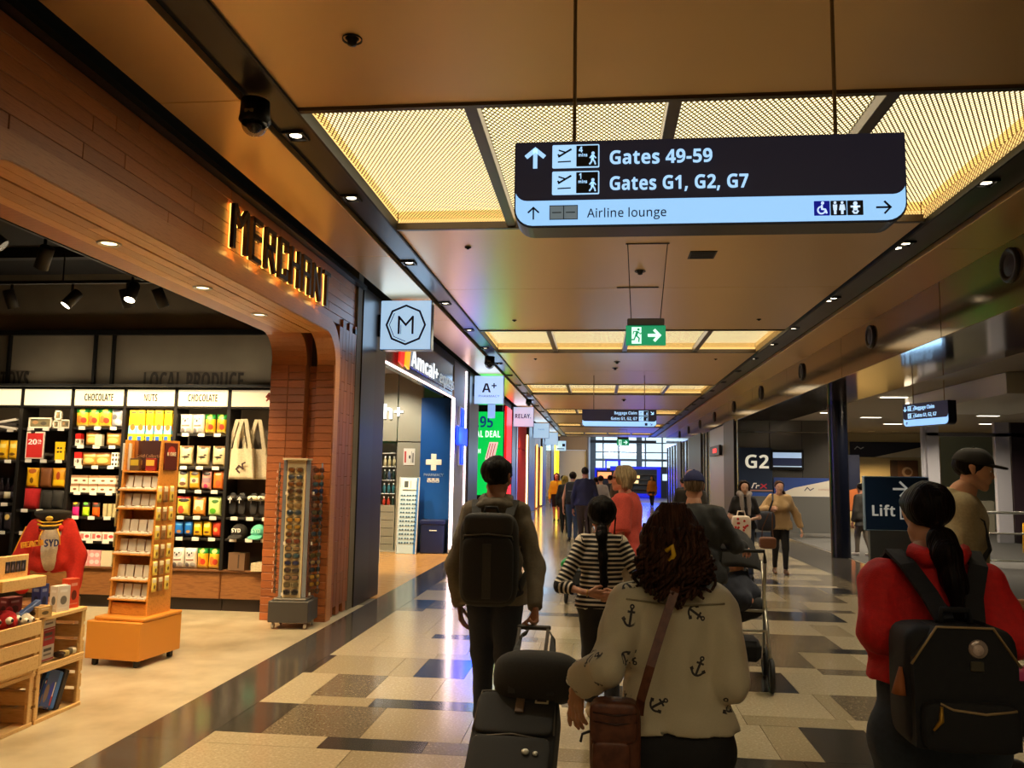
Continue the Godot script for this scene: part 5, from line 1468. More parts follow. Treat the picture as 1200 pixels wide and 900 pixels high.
func shop_stock() -> void:
	var steel := col(rgb(30, 27, 25), 0.5, 0.3)
	var back := col(rgb(92, 80, 66), 0.8)
	var tagm := col(rgb(222, 216, 204), 0.5)
	var names := ["blank pale", "blank pale", "CHOCOLATE", "NUTS", "CHOCOLATE", ""]
	var where := ["left-edge bay with dark bottles", "bay with the red sale sign", "first CHOCOLATE bay", "NUTS bay", "second CHOCOLATE bay", "bay with canvas bags beside the timber pillar"]
	var shelves := [[2.1, 1.72, 1.2, 0.86], [2.12, 1.73, 1.13, 0.86], [2.137, 1.911, 1.666, 1.352, 1.06, 0.78], [1.95, 1.5, 1.1, 0.8], [2.07, 1.676, 1.396, 1.089, 0.842], [1.09, 0.84]]
	for i in 6:
		var x0: float = UX[i]
		var x1: float = UX[i + 1]
		var t := thing("shelving_bay", "black steel wall shelving, the %s" % where[i], "shelving", P((x0 + x1) / 2, 0, 9.6), 0, "wall shelving of the gift shop")
		var w := x1 - x0
		var st := mb()
		for s in ([-1.0, 1.0] if i == 5 else [-1.0]):
			st = mb(); rb(st, Vector3(s * w / 2, 1.55, 0.1), Vector3(0.042, 2.14, 0.3), 0.004); part(st, "upright", steel, t)
		st = mb(); rb(st, Vector3(0, 1.5, -0.17), Vector3(w, 2.0, 0.03), 0.003); part(st, "back_panel", back, t)
		for y in shelves[i]:
			st = mb(); rb(st, Vector3(0, y - 0.012, 0.04), Vector3(w - 0.05, 0.024, 0.38), 0.003); var sh := part(st, "shelf", steel, t)
			for k in 3:
				st = mb(); rb(st, Vector3(-w * 0.3 + k * w * 0.3, y - 0.01, 0.235), Vector3(0.085, 0.042, 0.006), 0.001); part(st, "price_tag", tagm, sh)
		st = mb(); rb(st, Vector3(0, 2.5, 0.22), Vector3(w - 0.05, 0.2, 0.06), 0.004); part(st, "header_light", col(Color(1.0, 0.93, 0.75), 0.5, 0, 0.66 if i < 5 else 0.35), t)
		st = mb(); rb(st, Vector3(0, 2.61, 0.22), Vector3(w, 0.025, 0.08)); rb(st, Vector3(0, 2.385, 0.2), Vector3(w, 0.03, 0.1)); part(st, "header_frame", steel, t)
		if i in [2, 3, 4]: fit(names[i], [0, 0, 0.37, 0.17, 0.37][i], 0.085, Vector3(0, 2.5, 0.251), col(rgb(22, 17, 12), 0.8), t, true)
		elif i == 5:
			st = mb(); stroke(st, [Vector2(0.14, 2.47), Vector2(0.2, 2.53), Vector2(0.17, 2.56), Vector2(0.14, 2.52), Vector2(0.24, 2.45)], 0.02, 0.004, Transform3D(Basis(), Vector3(0, 0, 0.256))); part(st, "emblem", col(rgb(170, 70, 40), 0.6), t)
		area(P((x0 + x1) / 2, 2.35, 9.3), Vector2(w - 0.1, 0.05), Vector3(0, -1, -0.35), 0.075, Color(1, 0.88, 0.66))
	# base cabinets and their top
	var wd := wood(rgb(112, 70, 36), rgb(142, 94, 52), 0.4, Vector3(0.6, 5, 5), 12)
	var cx := [-7.9, -6.9, -5.7, -4.41, -3.78]
	for i in 4:
		var t := thing("base_cabinet", "low walnut cabinet under the wall shelving, %s from left" % ORD[i], "cabinet", P((cx[i] + cx[i + 1]) / 2, 0, 9.58), 0, "walnut base cabinets")
		var st := mb(); rb(st, Vector3(0, 0.3, 0), Vector3(cx[i + 1] - cx[i] - 0.004, 0.31, 0.36), 0.003); part(st, "body", wd, t)
		st = mb(); rb(st, Vector3(0, 0.3, 0.185), Vector3(cx[i + 1] - cx[i] - 0.02, 0.3, 0.014), 0.003); part(st, "door", wd, t)
		st = mb(); rb(st, Vector3(0, 0.07, -0.03), Vector3(cx[i + 1] - cx[i] - 0.004, 0.14, 0.3), 0.003); part(st, "kickboard", col(rgb(50, 36, 26), 0.6), t)
	var ct := mb(); rb(ct, Vector3.ZERO, Vector3(4.12, 0.026, 0.42), 0.004)
	tag(part(ct, "cabinet_top", wood(rgb(96, 58, 30), rgb(120, 78, 44), 0.35, Vector3(0.6, 5, 5), 13), self, Transform3D(Basis(), P(-5.84, 0.47, 9.57))), "long walnut top over the low cabinets", "worktop")
	goods()
	card_tower()
	glasses_stand()
	crates()

func goods() -> void:
	var K := func(key: String, bg: Color, sh: Array, r := 0.4) -> StandardMaterial3D: return print_mat(key, 40, 56, bg, sh, r)
	var w8 := rgb(226, 222, 212)
	var dk := rgb(44, 36, 32)
	var kanga = K.call("kanga", rgb(236, 186, 40), [["r", 0, 0, 1, 0.26, rgb(30, 130, 50)], ["e", 0.3, 0.02, 0.4, 0.24, rgb(230, 200, 90)], ["e", 0.1, 0.4, 0.5, 0.4, rgb(232, 120, 50)], ["e", 0.45, 0.5, 0.4, 0.3, rgb(206, 60, 40)], ["r", 0.05, 0.86, 0.9, 0.1, rgb(240, 210, 120)]])
	var koala = K.call("koala", w8, [["e", 0.15, 0.1, 0.7, 0.4, rgb(190, 186, 184)], ["e", 0.25, 0.2, 0.12, 0.1, dk], ["e", 0.62, 0.2, 0.12, 0.1, dk], ["e", 0.42, 0.28, 0.16, 0.14, dk], ["r", 0.2, 0.55, 0.6, 0.1, rgb(150, 110, 96)], ["e", 0.1, 0.7, 0.35, 0.24, rgb(120, 116, 120)], ["e", 0.55, 0.7, 0.35, 0.24, rgb(170, 168, 170)]])
	var silver = K.call("silver", rgb(160, 162, 168), [["e", 0.1, 0.3, 0.5, 0.3, rgb(90, 92, 104)], ["e", 0.4, 0.55, 0.5, 0.35, rgb(206, 206, 210)], ["r", 0.2, 0.1, 0.6, 0.1, rgb(60, 62, 80)]])
	var gold = K.call("gold", rgb(190, 136, 58), [["r", 0, 0, 1, 0.16, rgb(96, 56, 26)], ["e", 0.15, 0.4, 0.7, 0.4, rgb(232, 190, 110)], ["r", 0.1, 0.22, 0.8, 0.08, rgb(226, 200, 150)]])
	var redw = K.call("redwhite", rgb(222, 210, 196), [["r", 0, 0, 1, 0.45, rgb(186, 30, 26)], ["e", 0.2, 0.5, 0.5, 0.3, rgb(80, 60, 50)], ["r", 0.3, 0.5, 0.12, 0.36, w8]])
	var roo = K.call("roo", rgb(214, 196, 150), [["r", 0.1, 0.0, 0.8, 0.1, rgb(120, 90, 60)], ["e", 0.3, 0.08, 0.4, 0.1, dk], ["e", 0.25, 0.5, 0.5, 0.14, rgb(52, 46, 40)], ["e", 0.6, 0.42, 0.2, 0.1, rgb(52, 46, 40)], ["r", 0.15, 0.55, 0.25, 0.04, rgb(52, 46, 40)], ["r", 0.4, 0.6, 0.06, 0.12, rgb(52, 46, 40)], ["r", 0, 0.9, 1, 0.1, rgb(190, 160, 90)]])
	var cream = K.call("creamy", rgb(226, 206, 130), [["e", 0.15, 0.05, 0.7, 0.24, dk], ["e", 0.3, 0.4, 0.5, 0.3, rgb(240, 232, 210)], ["e", 0.2, 0.62, 0.6, 0.2, rgb(120, 84, 60)], ["r", 0, 0.88, 1, 0.12, rgb(200, 150, 50)]])
	var amber = K.call("amber", rgb(220, 160, 40), [["e", 0.15, 0.1, 0.7, 0.2, dk], ["r", 0.1, 0.4, 0.8, 0.3, rgb(226, 206, 160)], ["e", 0.3, 0.45, 0.4, 0.2, rgb(110, 90, 90)]])
	var pink = K.call("pinkish", rgb(214, 150, 130), [["e", 0.15, 0.1, 0.7, 0.2, dk], ["r", 0.1, 0.4, 0.8, 0.25, rgb(150, 120, 130)], ["e", 0.3, 0.7, 0.4, 0.24, rgb(200, 60, 110)]])
	var orange = K.call("orangey", rgb(232, 120, 40), [["e", 0.2, 0.12, 0.6, 0.16, rgb(250, 210, 160)], ["e", 0.3, 0.5, 0.5, 0.35, rgb(250, 90, 50)]])
	var fruit = K.call("fruity", rgb(222, 190, 70), [["r", 0, 0, 1, 0.14, rgb(200, 50, 40)], ["e", 0.1, 0.14, 0.8, 0.18, dk], ["e", 0.1, 0.5, 0.5, 0.4, rgb(220, 80, 50)], ["e", 0.5, 0.42, 0.4, 0.3, rgb(190, 200, 90)]])
	var peach = K.call("peachy", rgb(226, 140, 50), [["r", 0.15, 0.2, 0.7, 0.5, rgb(244, 222, 170)], ["e", 0.25, 0.06, 0.5, 0.14, rgb(90, 50, 30)], ["e", 0.3, 0.5, 0.4, 0.3, rgb(226, 160, 80)]])
	var lime = K.call("limey", rgb(196, 214, 130), [["e", 0.3, 0.15, 0.5, 0.2, rgb(60, 110, 40)], ["e", 0.15, 0.6, 0.5, 0.3, rgb(90, 180, 40)]])
	var blue = K.call("bluebag", rgb(30, 110, 200), [["r", 0.1, 0.2, 0.8, 0.1, rgb(90, 170, 230)], ["e", 0.3, 0.62, 0.5, 0.2, rgb(190, 130, 70)], ["r", 0, 0.85, 1, 0.15, rgb(24, 40, 80)]])
	var yel = K.call("yellowbag", rgb(240, 190, 30), [["r", 0.15, 0.2, 0.7, 0.2, rgb(250, 220, 120)], ["e", 0.2, 0.65, 0.6, 0.16, rgb(110, 70, 30)]])
	var redb = K.call("redbag", rgb(206, 60, 34), [["e", 0.2, 0.4, 0.5, 0.3, rgb(240, 160, 90)]])
	var nuts = K.call("nuts", rgb(246, 206, 30), [["r", 0, 0.48, 1, 0.26, rgb(120, 190, 220)], ["e", 0.2, 0.42, 0.6, 0.2, rgb(226, 110, 40)], ["r", 0.1, 0.8, 0.5, 0.16, rgb(40, 90, 190)], ["r", 0.2, 0.05, 0.6, 0.06, rgb(90, 90, 60)]])
	var wbox = K.call("whitebox", rgb(226, 214, 190), [["r", 0, 0, 1, 0.3, rgb(150, 110, 80)], ["e", 0.3, 0.5, 0.45, 0.25, rgb(120, 74, 48)]])
	var pbox = K.call("pinkbox", rgb(226, 150, 150), [["e", 0.05, 0.15, 0.4, 0.3, rgb(240, 200, 200)], ["e", 0.5, 0.15, 0.4, 0.3, rgb(240, 200, 200)], ["e", 0.05, 0.6, 0.4, 0.3, rgb(240, 200, 200)], ["e", 0.5, 0.6, 0.4, 0.3, rgb(240, 200, 200)]])
	var sbox = K.call("stripbox", rgb(232, 216, 206), [["r", 0.1, 0.2, 0.3, 0.6, rgb(206, 110, 100)], ["e", 0.5, 0.3, 0.4, 0.4, rgb(190, 60, 60)]])
	var dot = K.call("dotbox", rgb(236, 230, 216), [["e", 0.1, 0.1, 0.3, 0.2, dk], ["e", 0.6, 0.1, 0.3, 0.2, dk], ["e", 0.1, 0.42, 0.3, 0.2, dk], ["e", 0.6, 0.42, 0.3, 0.2, dk], ["e", 0.1, 0.74, 0.3, 0.2, dk], ["e", 0.6, 0.74, 0.3, 0.2, dk]])
	var a := -6.36
	var b := -5.76
	var wh := "on the top shelf, first CHOCOLATE bay"
	row("pouch", "yellow-green bag with animal print", "bag", wh, pouch(0.17, 0.24, 0.09), [kanga], a, -5.92, 3, 2.137)
	row("pouch", "silver-grey bag", "bag", "at right end of top shelf, first CHOCOLATE bay", pouch(0.17, 0.23, 0.09), [silver], -5.91, b, 1, 2.137)
	wh = "on the second shelf, first CHOCOLATE bay"
	row("carton", "red and white carton", "box", wh, carton(0.075, 0.15, 0.06), [redw], a, -6.27, 1, 1.911)
	row("pouch", "gold and brown bag", "bag", wh, pouch(0.2, 0.17, 0.08), [gold], -6.27, b + 0.02, 2, 1.911)
	row("carton", "pale grey card box between the gold bags", "box", wh, carton(0.09, 0.14, 0.05), [col(rgb(176, 174, 160), 0.6)], -6.08, -5.98, 1, 1.911, 9.38)
	wh = "on the third shelf, first CHOCOLATE bay"
	row("carton", "red and white carton", "box", wh, carton(0.085, 0.17, 0.06), [redw], a, -6.25, 1, 1.666)
	row("pouch", "gold and brown bag", "bag", wh, pouch(0.21, 0.17, 0.08), [gold], -6.25, -5.9, 2, 1.666)
	row("carton", "white box with black dots", "box", wh, carton(0.09, 0.17, 0.05), [dot], -5.9, b, 1, 1.666)
	for k in 2: row("carton", "small white box with brown picture", "box", "in %s layer, first CHOCOLATE bay" % ["lower", "upper"][k], carton(0.108, 0.1, 0.1), [wbox], a, b - 0.02, 5, 1.352 + k * 0.104)
	wh = "on the fifth shelf, first CHOCOLATE bay"
	for k in 3: row("neon_pouch", ["magenta", "lime green", "bright orange"][k] + " neon pouch with dark top", "pouch", wh, pouch(0.1, 0.17, 0.05), [print_mat("neon%d" % k, 24, 40, [rgb(230, 40, 130), rgb(190, 240, 40), rgb(250, 100, 20)][k], [["r", 0, 0, 1, 0.34, rgb(60, 50, 40)], ["e", 0.2, 0.02, 0.6, 0.16, [rgb(240, 190, 40), rgb(90, 240, 60), rgb(120, 50, 30)][k]]])], a + k * 0.13, a + k * 0.13 + 0.12, 1, 1.06)
	row("carton", "pale narrow packet", "box", wh, carton(0.045, 0.16, 0.03), [col(rgb(180, 166, 120), 0.6)], -5.95, b, 3, 1.06)
	row("carton", "pink and white box", "box", "on the sixth shelf, first CHOCOLATE bay", carton(0.14, 0.1, 0.08), [sbox], a, b, 4, 0.78)
	row("carton", "pink box with round chocolates", "box", "on the walnut top, first CHOCOLATE bay", carton(0.145, 0.18, 0.08), [sbox, pbox, pbox, col(rgb(200, 190, 160), 0.6)], a, b, 4, 0.484)
	a = -5.69
	b = -5.1
	row("tall_carton", "tall yellow and blue nut carton", "box", "on the top shelf of the NUTS bay", carton(0.095, 0.4, 0.07), [nuts], a, b - 0.02, 5, 1.95)
	row("pouch", "yellow nut bag", "bag", "on the second shelf of the NUTS bay", pouch(0.13, 0.2, 0.06), [yel, amber], a, b, 4, 1.5)
	row("pouch", "small brown bag", "bag", "on the third shelf of the NUTS bay", pouch(0.13, 0.19, 0.06), [gold, amber], a, b, 4, 1.1)
	row("carton", "plain brown carton", "box", "on the fourth shelf of the NUTS bay", carton(0.12, 0.16, 0.08), [col(rgb(130, 96, 60), 0.7)], a, b, 4, 0.8)
	a = -5.03
	b = -4.44
	row("pouch", "white bag with grey animal faces", "bag", "on the top shelf, second CHOCOLATE bay", pouch(0.16, 0.24, 0.09), [koala], a, -4.72, 2, 2.07)
	row("pouch", "yellow-green bag with animal print", "bag", "on the top shelf, second CHOCOLATE bay", pouch(0.14, 0.24, 0.09), [kanga], -4.72, b, 2, 2.07)
	row("pouch", "cream bag with dark kangaroo", "bag", "hung on the second shelf, second CHOCOLATE bay", pouch(0.17, 0.24, 0.07), [roo], a, b + 0.02, 3, 1.69)
	row("pouch", "bag with dark oval label", "bag", "hung on the third shelf, second CHOCOLATE bay", pouch(0.135, 0.23, 0.06), [cream, amber, pink, orange], a, b, 4, 1.41)
	row("pouch", "bright fruit bag", "bag", "hung on the fourth shelf, second CHOCOLATE bay", pouch(0.17, 0.23, 0.06), [fruit, peach, lime], a, b, 3, 1.1)
	row("pouch", "small bag", "bag", "hung on the fifth shelf, second CHOCOLATE bay", pouch(0.112, 0.18, 0.05), [blue, blue, yel, yel, redb], a, b, 5, 0.86)
	row("pouch", "big white bag with grey animal faces", "bag", "on the walnut top, second CHOCOLATE bay", pouch(0.16, 0.24, 0.1), [koala], a, -4.72, 2, 0.484)
	row("pouch", "big yellow and green bag", "bag", "on the walnut top, second CHOCOLATE bay", pouch(0.14, 0.24, 0.1), [kanga], -4.72, b, 2, 0.484)
	# bay with bags, sandals and caps
	var canvas := cloth(rgb(206, 192, 158), 0.9, 1.5)
	for k in 3:
		var t := thing("tote_bag", ["cream canvas bag with dark emblem, hung at the front", "plain cream canvas bag hung behind, on the left", "cream canvas bag hung behind, on the right"][k], "bag", P([-4.2, -4.3, -4.07][k], 1.54, [9.36, 9.44, 9.46][k]), 0, "canvas bags on one hook")
		var st := mb(false)
		var sq := func(v: float) -> float: return 0.155 - 0.03 * v
		var m := 10
		for i in m:
			for j in 8:
				var q := []
				for e in [[i, j + 1], [i + 1, j + 1], [i + 1, j], [i, j]]:
					var u: float = e[0] / float(m) * 2 - 1
					var v: float = e[1] / 8.0
					q.append(Vector3(u * sq.call(v), v * 0.36, 0.03 + 0.02 * cos(u * 4.0 + v * 2.0) * (1 - u * u)))
				quad(st, q[0], q[1], q[2], q[3])
				quad(st, Vector3(q[1].x, q[1].y, -0.03), Vector3(q[0].x, q[0].y, -0.03), Vector3(q[3].x, q[3].y, -0.03), Vector3(q[2].x, q[2].y, -0.03))
				if i == 0: quad(st, Vector3(q[0].x, q[0].y, -0.03), q[0], q[3], Vector3(q[3].x, q[3].y, -0.03))
				if i == m - 1: quad(st, q[1], Vector3(q[1].x, q[1].y, -0.03), Vector3(q[2].x, q[2].y, -0.03), q[2])
				if j == 0: quad(st, q[3], q[2], Vector3(q[2].x, q[2].y, -0.03), Vector3(q[3].x, q[3].y, -0.03))
		part(st, "body", canvas, t)
		for s in [-1.0, 1.0]:
			st = mb(); strap(st, [Vector3(s * 0.1, 0.33, 0.03), Vector3(s * 0.07, 0.5, 0.03), Vector3(s * 0.02, 0.71, 0.02), Vector3(s * 0.07, 0.5, -0.02), Vector3(s * 0.1, 0.34, -0.03)], 0.045, 0.004, [Vector3(0, 0, 1), Vector3(0, 0, 1), Vector3(0, 1, 0.2), Vector3(0, 0, -1), Vector3(0, 0, -1)]); part(st, "handle", canvas, t)
		if k == 0:
			st = mb(); stroke(st, [Vector2(-0.04, 0.1), Vector2(-0.01, 0.08), Vector2(-0.05, 0.12), Vector2(-0.02, 0.16), Vector2(0.03, 0.13), Vector2(0.02, 0.18), Vector2(0.06, 0.2)], 0.018, 0.003, Transform3D(Basis(), Vector3(0, 0, 0.056))); part(st, "emblem", col(rgb(60, 40, 34), 0.8), t)
	for k in 4: # sandals hung in pairs
		var t := thing("sandal", "%s sandal hung below the canvas bags, %s from left" % [["black, palm-print", "black, palm-print", "black and white", "black and white"][k], ORD[k]], "sandal", P(-4.33 + k * 0.115 + (0.03 if k > 1 else 0.0), 1.12, 9.42), 0, "sandals hung below the canvas bags")
		var st := mb(false); squad(st, Vector3(0, 0.13, -0.02), Vector3(0.048, 0.13, 0.018), 0.6, 0.5); part(st, "sole", col(rgb(34, 32, 32), 0.7), t)
		st = mb(false); tube(st, [Vector3(-0.05, 0.19, -0.02), Vector3(-0.035, 0.2, 0.03), Vector3(0.035, 0.2, 0.03), Vector3(0.05, 0.19, -0.02)], 0.03, 8, true, 1.0); part(st, "strap", col(rgb(40, 38, 38), 0.6) if k < 2 else col(rgb(206, 196, 170), 0.7), t)
		st = mb(); stroke(st, [Vector2(-0.02, 0.2), Vector2(0, 0.23), Vector2(0.02, 0.2)], 0.012, 0.003, Transform3D(Basis(), Vector3(0, -0.02, 0.064))); stroke(st, [Vector2(0, 0.23), Vector2(0, 0.16)], 0.008, 0.003, Transform3D(Basis(), Vector3(0, -0.02, 0.064))); part(st, "palm_print", col(rgb(206, 206, 200) if k < 2 else rgb(70, 60, 50), 0.7), t)
	for k in 2:
		var t := thing("peaked_hat", ["black cap with white SYD lettering on lower shelf", "teal cap with pale lettering on lower shelf"][k], "cap", P([-4.22, -3.98][k], 0.845, 9.42), 0, "caps on the lower shelf")
		var c: Color = [rgb(36, 33, 32), rgb(90, 186, 160)][k]
		var st := mb(false)
		ball(st, Vector3(0, 0.075, 0), Vector3(0.095, 0.1, 0.1), Basis(), 8)
		var crn := part(st, "crown", cloth(c, 0.8, 2.0, 0.1), t)
		st = mb(false); squad(st, Vector3(0, 0.03, 0.12), Vector3(0.08, 0.008, 0.06), 0.6, 0.7, Basis(Vector3.RIGHT, 0.35)); part(st, "bill", cloth(c, 0.8, 2.0, 0.1), t)
		fit("SYD", 0.11, 0.045, Vector3(0, 0.1, 0.1), col(rgb(236, 232, 224) if k == 0 else rgb(160, 226, 206), 0.6), crn)
	row("carton", "boxed souvenir with orange print", "box", "right of the teal cap", carton(0.09, 0.18, 0.05), [print_mat("souv", 24, 40, rgb(226, 214, 196), [["r", 0.15, 0.1, 0.7, 0.25, rgb(90, 50, 40)], ["r", 0.15, 0.42, 0.7, 0.4, rgb(216, 140, 50)]])], -3.9, -3.79, 1, 0.845)
	row("carton", "brown gift box", "box", "on the walnut top below the black cap", carton(0.2, 0.2, 0.14), [print_mat("gift", 24, 24, rgb(110, 84, 62), [["r", 0.6, 0.1, 0.12, 0.8, rgb(60, 44, 34)]])], -4.32, -4.1, 1, 0.484)
	for k in 3: row("folded_towel", "cream folded towel, %s of the pile" % ["bottom", "middle", "top"][k], "towel", "on the walnut top", carton(0.2, 0.03, 0.22), [canvas], -4.02, -3.8, 1, 0.484 + k * 0.031)
	row("white_hat", "white cap seen at its edge", "cap", "by the timber pillar below the canvas bags", pouch(0.12, 0.17, 0.12), [col(rgb(220, 212, 196), 0.8)], -3.9, -3.79, 1, 1.78)
	row("white_hat", "second white cap seen at its edge", "cap", "by the timber pillar, above the sandals", pouch(0.12, 0.17, 0.12), [col(rgb(220, 212, 196), 0.8)], -3.9, -3.79, 1, 1.4)
	# bay with the sale sign
	a = -7.02
	b = -6.44
	for q in [[-6.83, 2.12, 0.3, 0.13, "long white picture frame lying low"], [-6.62, 2.12, 0.085, 0.1, "small white frame standing before the stacked frames"], [-6.6, 2.225, 0.09, 0.115, "white frame standing on top of the others"], [-6.5, 2.12, 0.13, 0.11, "square white frame at right"]]:
		var t := thing("picture_frame", q[4] + ", above the sale sign", "frame", P(q[0], q[1], 9.4), 0, "white frames above the sale sign")
		for s in [-1.0, 1.0]:
			var st := mb(); rb(st, Vector3(s * (q[2] / 2 - 0.009), q[3] / 2, 0), Vector3(0.018, q[3], 0.03), 0.002); part(st, "side", tinted(col(rgb(232, 222, 200), 0.6), rgb(232, 222, 200)), t)
			st = mb(); rb(st, Vector3(0, q[3] / 2 + s * (q[3] / 2 - 0.009), 0), Vector3(q[2], 0.018, 0.03), 0.002); part(st, "rail", col(rgb(232, 222, 200), 0.6), t)
		var st := mb(); bx(st, Vector3(0, q[3] / 2, -0.005), Vector3(q[2] - 0.03, q[3] - 0.03, 0.01)); part(st, "picture", print_mat("pic", 32, 24, rgb(120, 110, 80), [["e", 0.1, 0.2, 0.3, 0.5, rgb(170, 130, 90)], ["e", 0.5, 0.3, 0.3, 0.5, rgb(80, 74, 60)]]), t)
	var t := thing("sale_sign", "red sale sign reading 20 percent off in a pale frame", "sign", P(-6.85, 1.75, 9.36))
	var st := mb(); rb(st, Vector3(0, 0.16, 0), Vector3(0.24, 0.33, 0.016), 0.003); part(st, "frame", col(rgb(226, 206, 190), 0.5), t)
	st = mb(); bx(st, Vector3(0, 0.16, 0.008), Vector3(0.205, 0.295, 0.004)); part(st, "red_card", col(rgb(206, 44, 40), 0.5), t)
	var wm := col(rgb(246, 236, 230), 0.5)
	fit("20", 0.115, 0.062, Vector3(-0.03, 0.2, 0.009), wm, t)
	fit("%", 0.045, 0.028, Vector3(0.062, 0.216, 0.009), wm, t)
	fit("OFF", 0.045, 0.016, Vector3(0.062, 0.185, 0.009), wm, t)
	st = mb(); rb(st, Vector3(-0.03, 0.325, 0.01), Vector3(0.05, 0.035, 0.02), 0.003); part(st, "clip", col(rgb(60, 50, 44), 0.4), t)
	row("carton", "yellow souvenir sign with black figures", "sign", "leaning right of the sale sign", carton(0.12, 0.22, 0.02), [print_mat("crossing", 32, 48, rgb(240, 190, 20), [["e", 0.2, 0.3, 0.25, 0.12, dk], ["e", 0.5, 0.3, 0.25, 0.12, dk], ["e", 0.2, 0.5, 0.25, 0.12, dk], ["e", 0.5, 0.5, 0.25, 0.12, dk]])], -6.62, -6.44, 1, 1.735, 9.38)
	row("pouch", "yellow souvenir bag", "bag", "hung below the sale sign", pouch(0.17, 0.24, 0.05), [print_mat("souvbag", 32, 40, rgb(240, 180, 20), [["e", 0.2, 0.05, 0.6, 0.25, rgb(180, 90, 30)], ["e", 0.4, 0.5, 0.3, 0.3, rgb(120, 80, 20)]]), col(rgb(120, 70, 30), 0.6), print_mat("souvbag2", 32, 40, rgb(200, 140, 20), [["e", 0.35, 0.2, 0.3, 0.4, rgb(150, 60, 20)], ["r", 0, 0.6, 1, 0.3, rgb(240, 190, 30)]])], -6.98, -6.46, 3, 1.4)
	row("plush_toy", "red plush toy behind the captain's cap", "toy", "on the third shelf, bay with the red sale sign", pouch(0.2, 0.26, 0.16), [cloth(rgb(190, 24, 28), 0.9, 2.0)], -6.98, -6.78, 1, 1.13)
	row("black_pouch", "black bag", "bag", "behind the captain's cap", pouch(0.17, 0.24, 0.1), [cloth(rgb(30, 28, 26), 0.8, 2.0)], -6.75, -6.46, 2, 1.13)
	# left-edge bay
	a = -7.5
	b = -7.1
	for k in 3:
		for i in 3:
			item("rolled_print", carton(0.26, 0.03, 0.05), col([rgb(222, 216, 206), rgb(60, 56, 54), rgb(200, 196, 190)][(k + i) % 3], 0.6), -7.24 - 0.05 * i, 2.11 + k * 0.04, 9.38 + i * 0.05, "%s roll, %s layer, %s row, left-edge bay" % [["pale", "dark", "grey"][(k + i) % 3], ["bottom", "middle", "top"][k], ["front", "middle", "rear"][i]], "roll", "rolls on the top shelf of left-edge bay", 0.1 * (i - 1), 0.15 * (k - 1))
	row("pouch", "bright yellow bag", "bag", "in the left-edge bay", pouch(0.13, 0.24, 0.08), [yel], a, b, 3, 1.73)
	for k in 5:
		var bt := thing("wine_bottle", "dark bottle, %s from left in left-edge bay" % ORD[k], "bottle", P(-7.46 + k * 0.085, 1.21, 9.42), 0, "dark bottles in the left-edge bay")
		st = mb(false); lathe(st, [Vector2(0.001, 0), Vector2(0.036, 0), Vector2(0.036, 0.19), Vector2(0.014, 0.24), Vector2(0.014, 0.3), Vector2(0.001, 0.3)], 12); part(st, "body", col(rgb(24, 18, 22), 0.15), bt)
		st = mb(false); lathe(st, [Vector2(0.0365, 0.05), Vector2(0.0368, 0.05), Vector2(0.0368, 0.13), Vector2(0.0365, 0.13)], 12); part(st, "label", col([rgb(196, 186, 160), rgb(40, 36, 50), rgb(60, 50, 46)][k % 3], 0.6), bt)
	row("pouch", "dark pouch with yellow label", "pouch", "on the lower shelf of left-edge bay", pouch(0.12, 0.22, 0.05), [print_mat("dkp", 24, 40, rgb(40, 34, 40), [["e", 0.2, 0.1, 0.6, 0.3, rgb(220, 190, 110)]])], a, b, 3, 0.87)

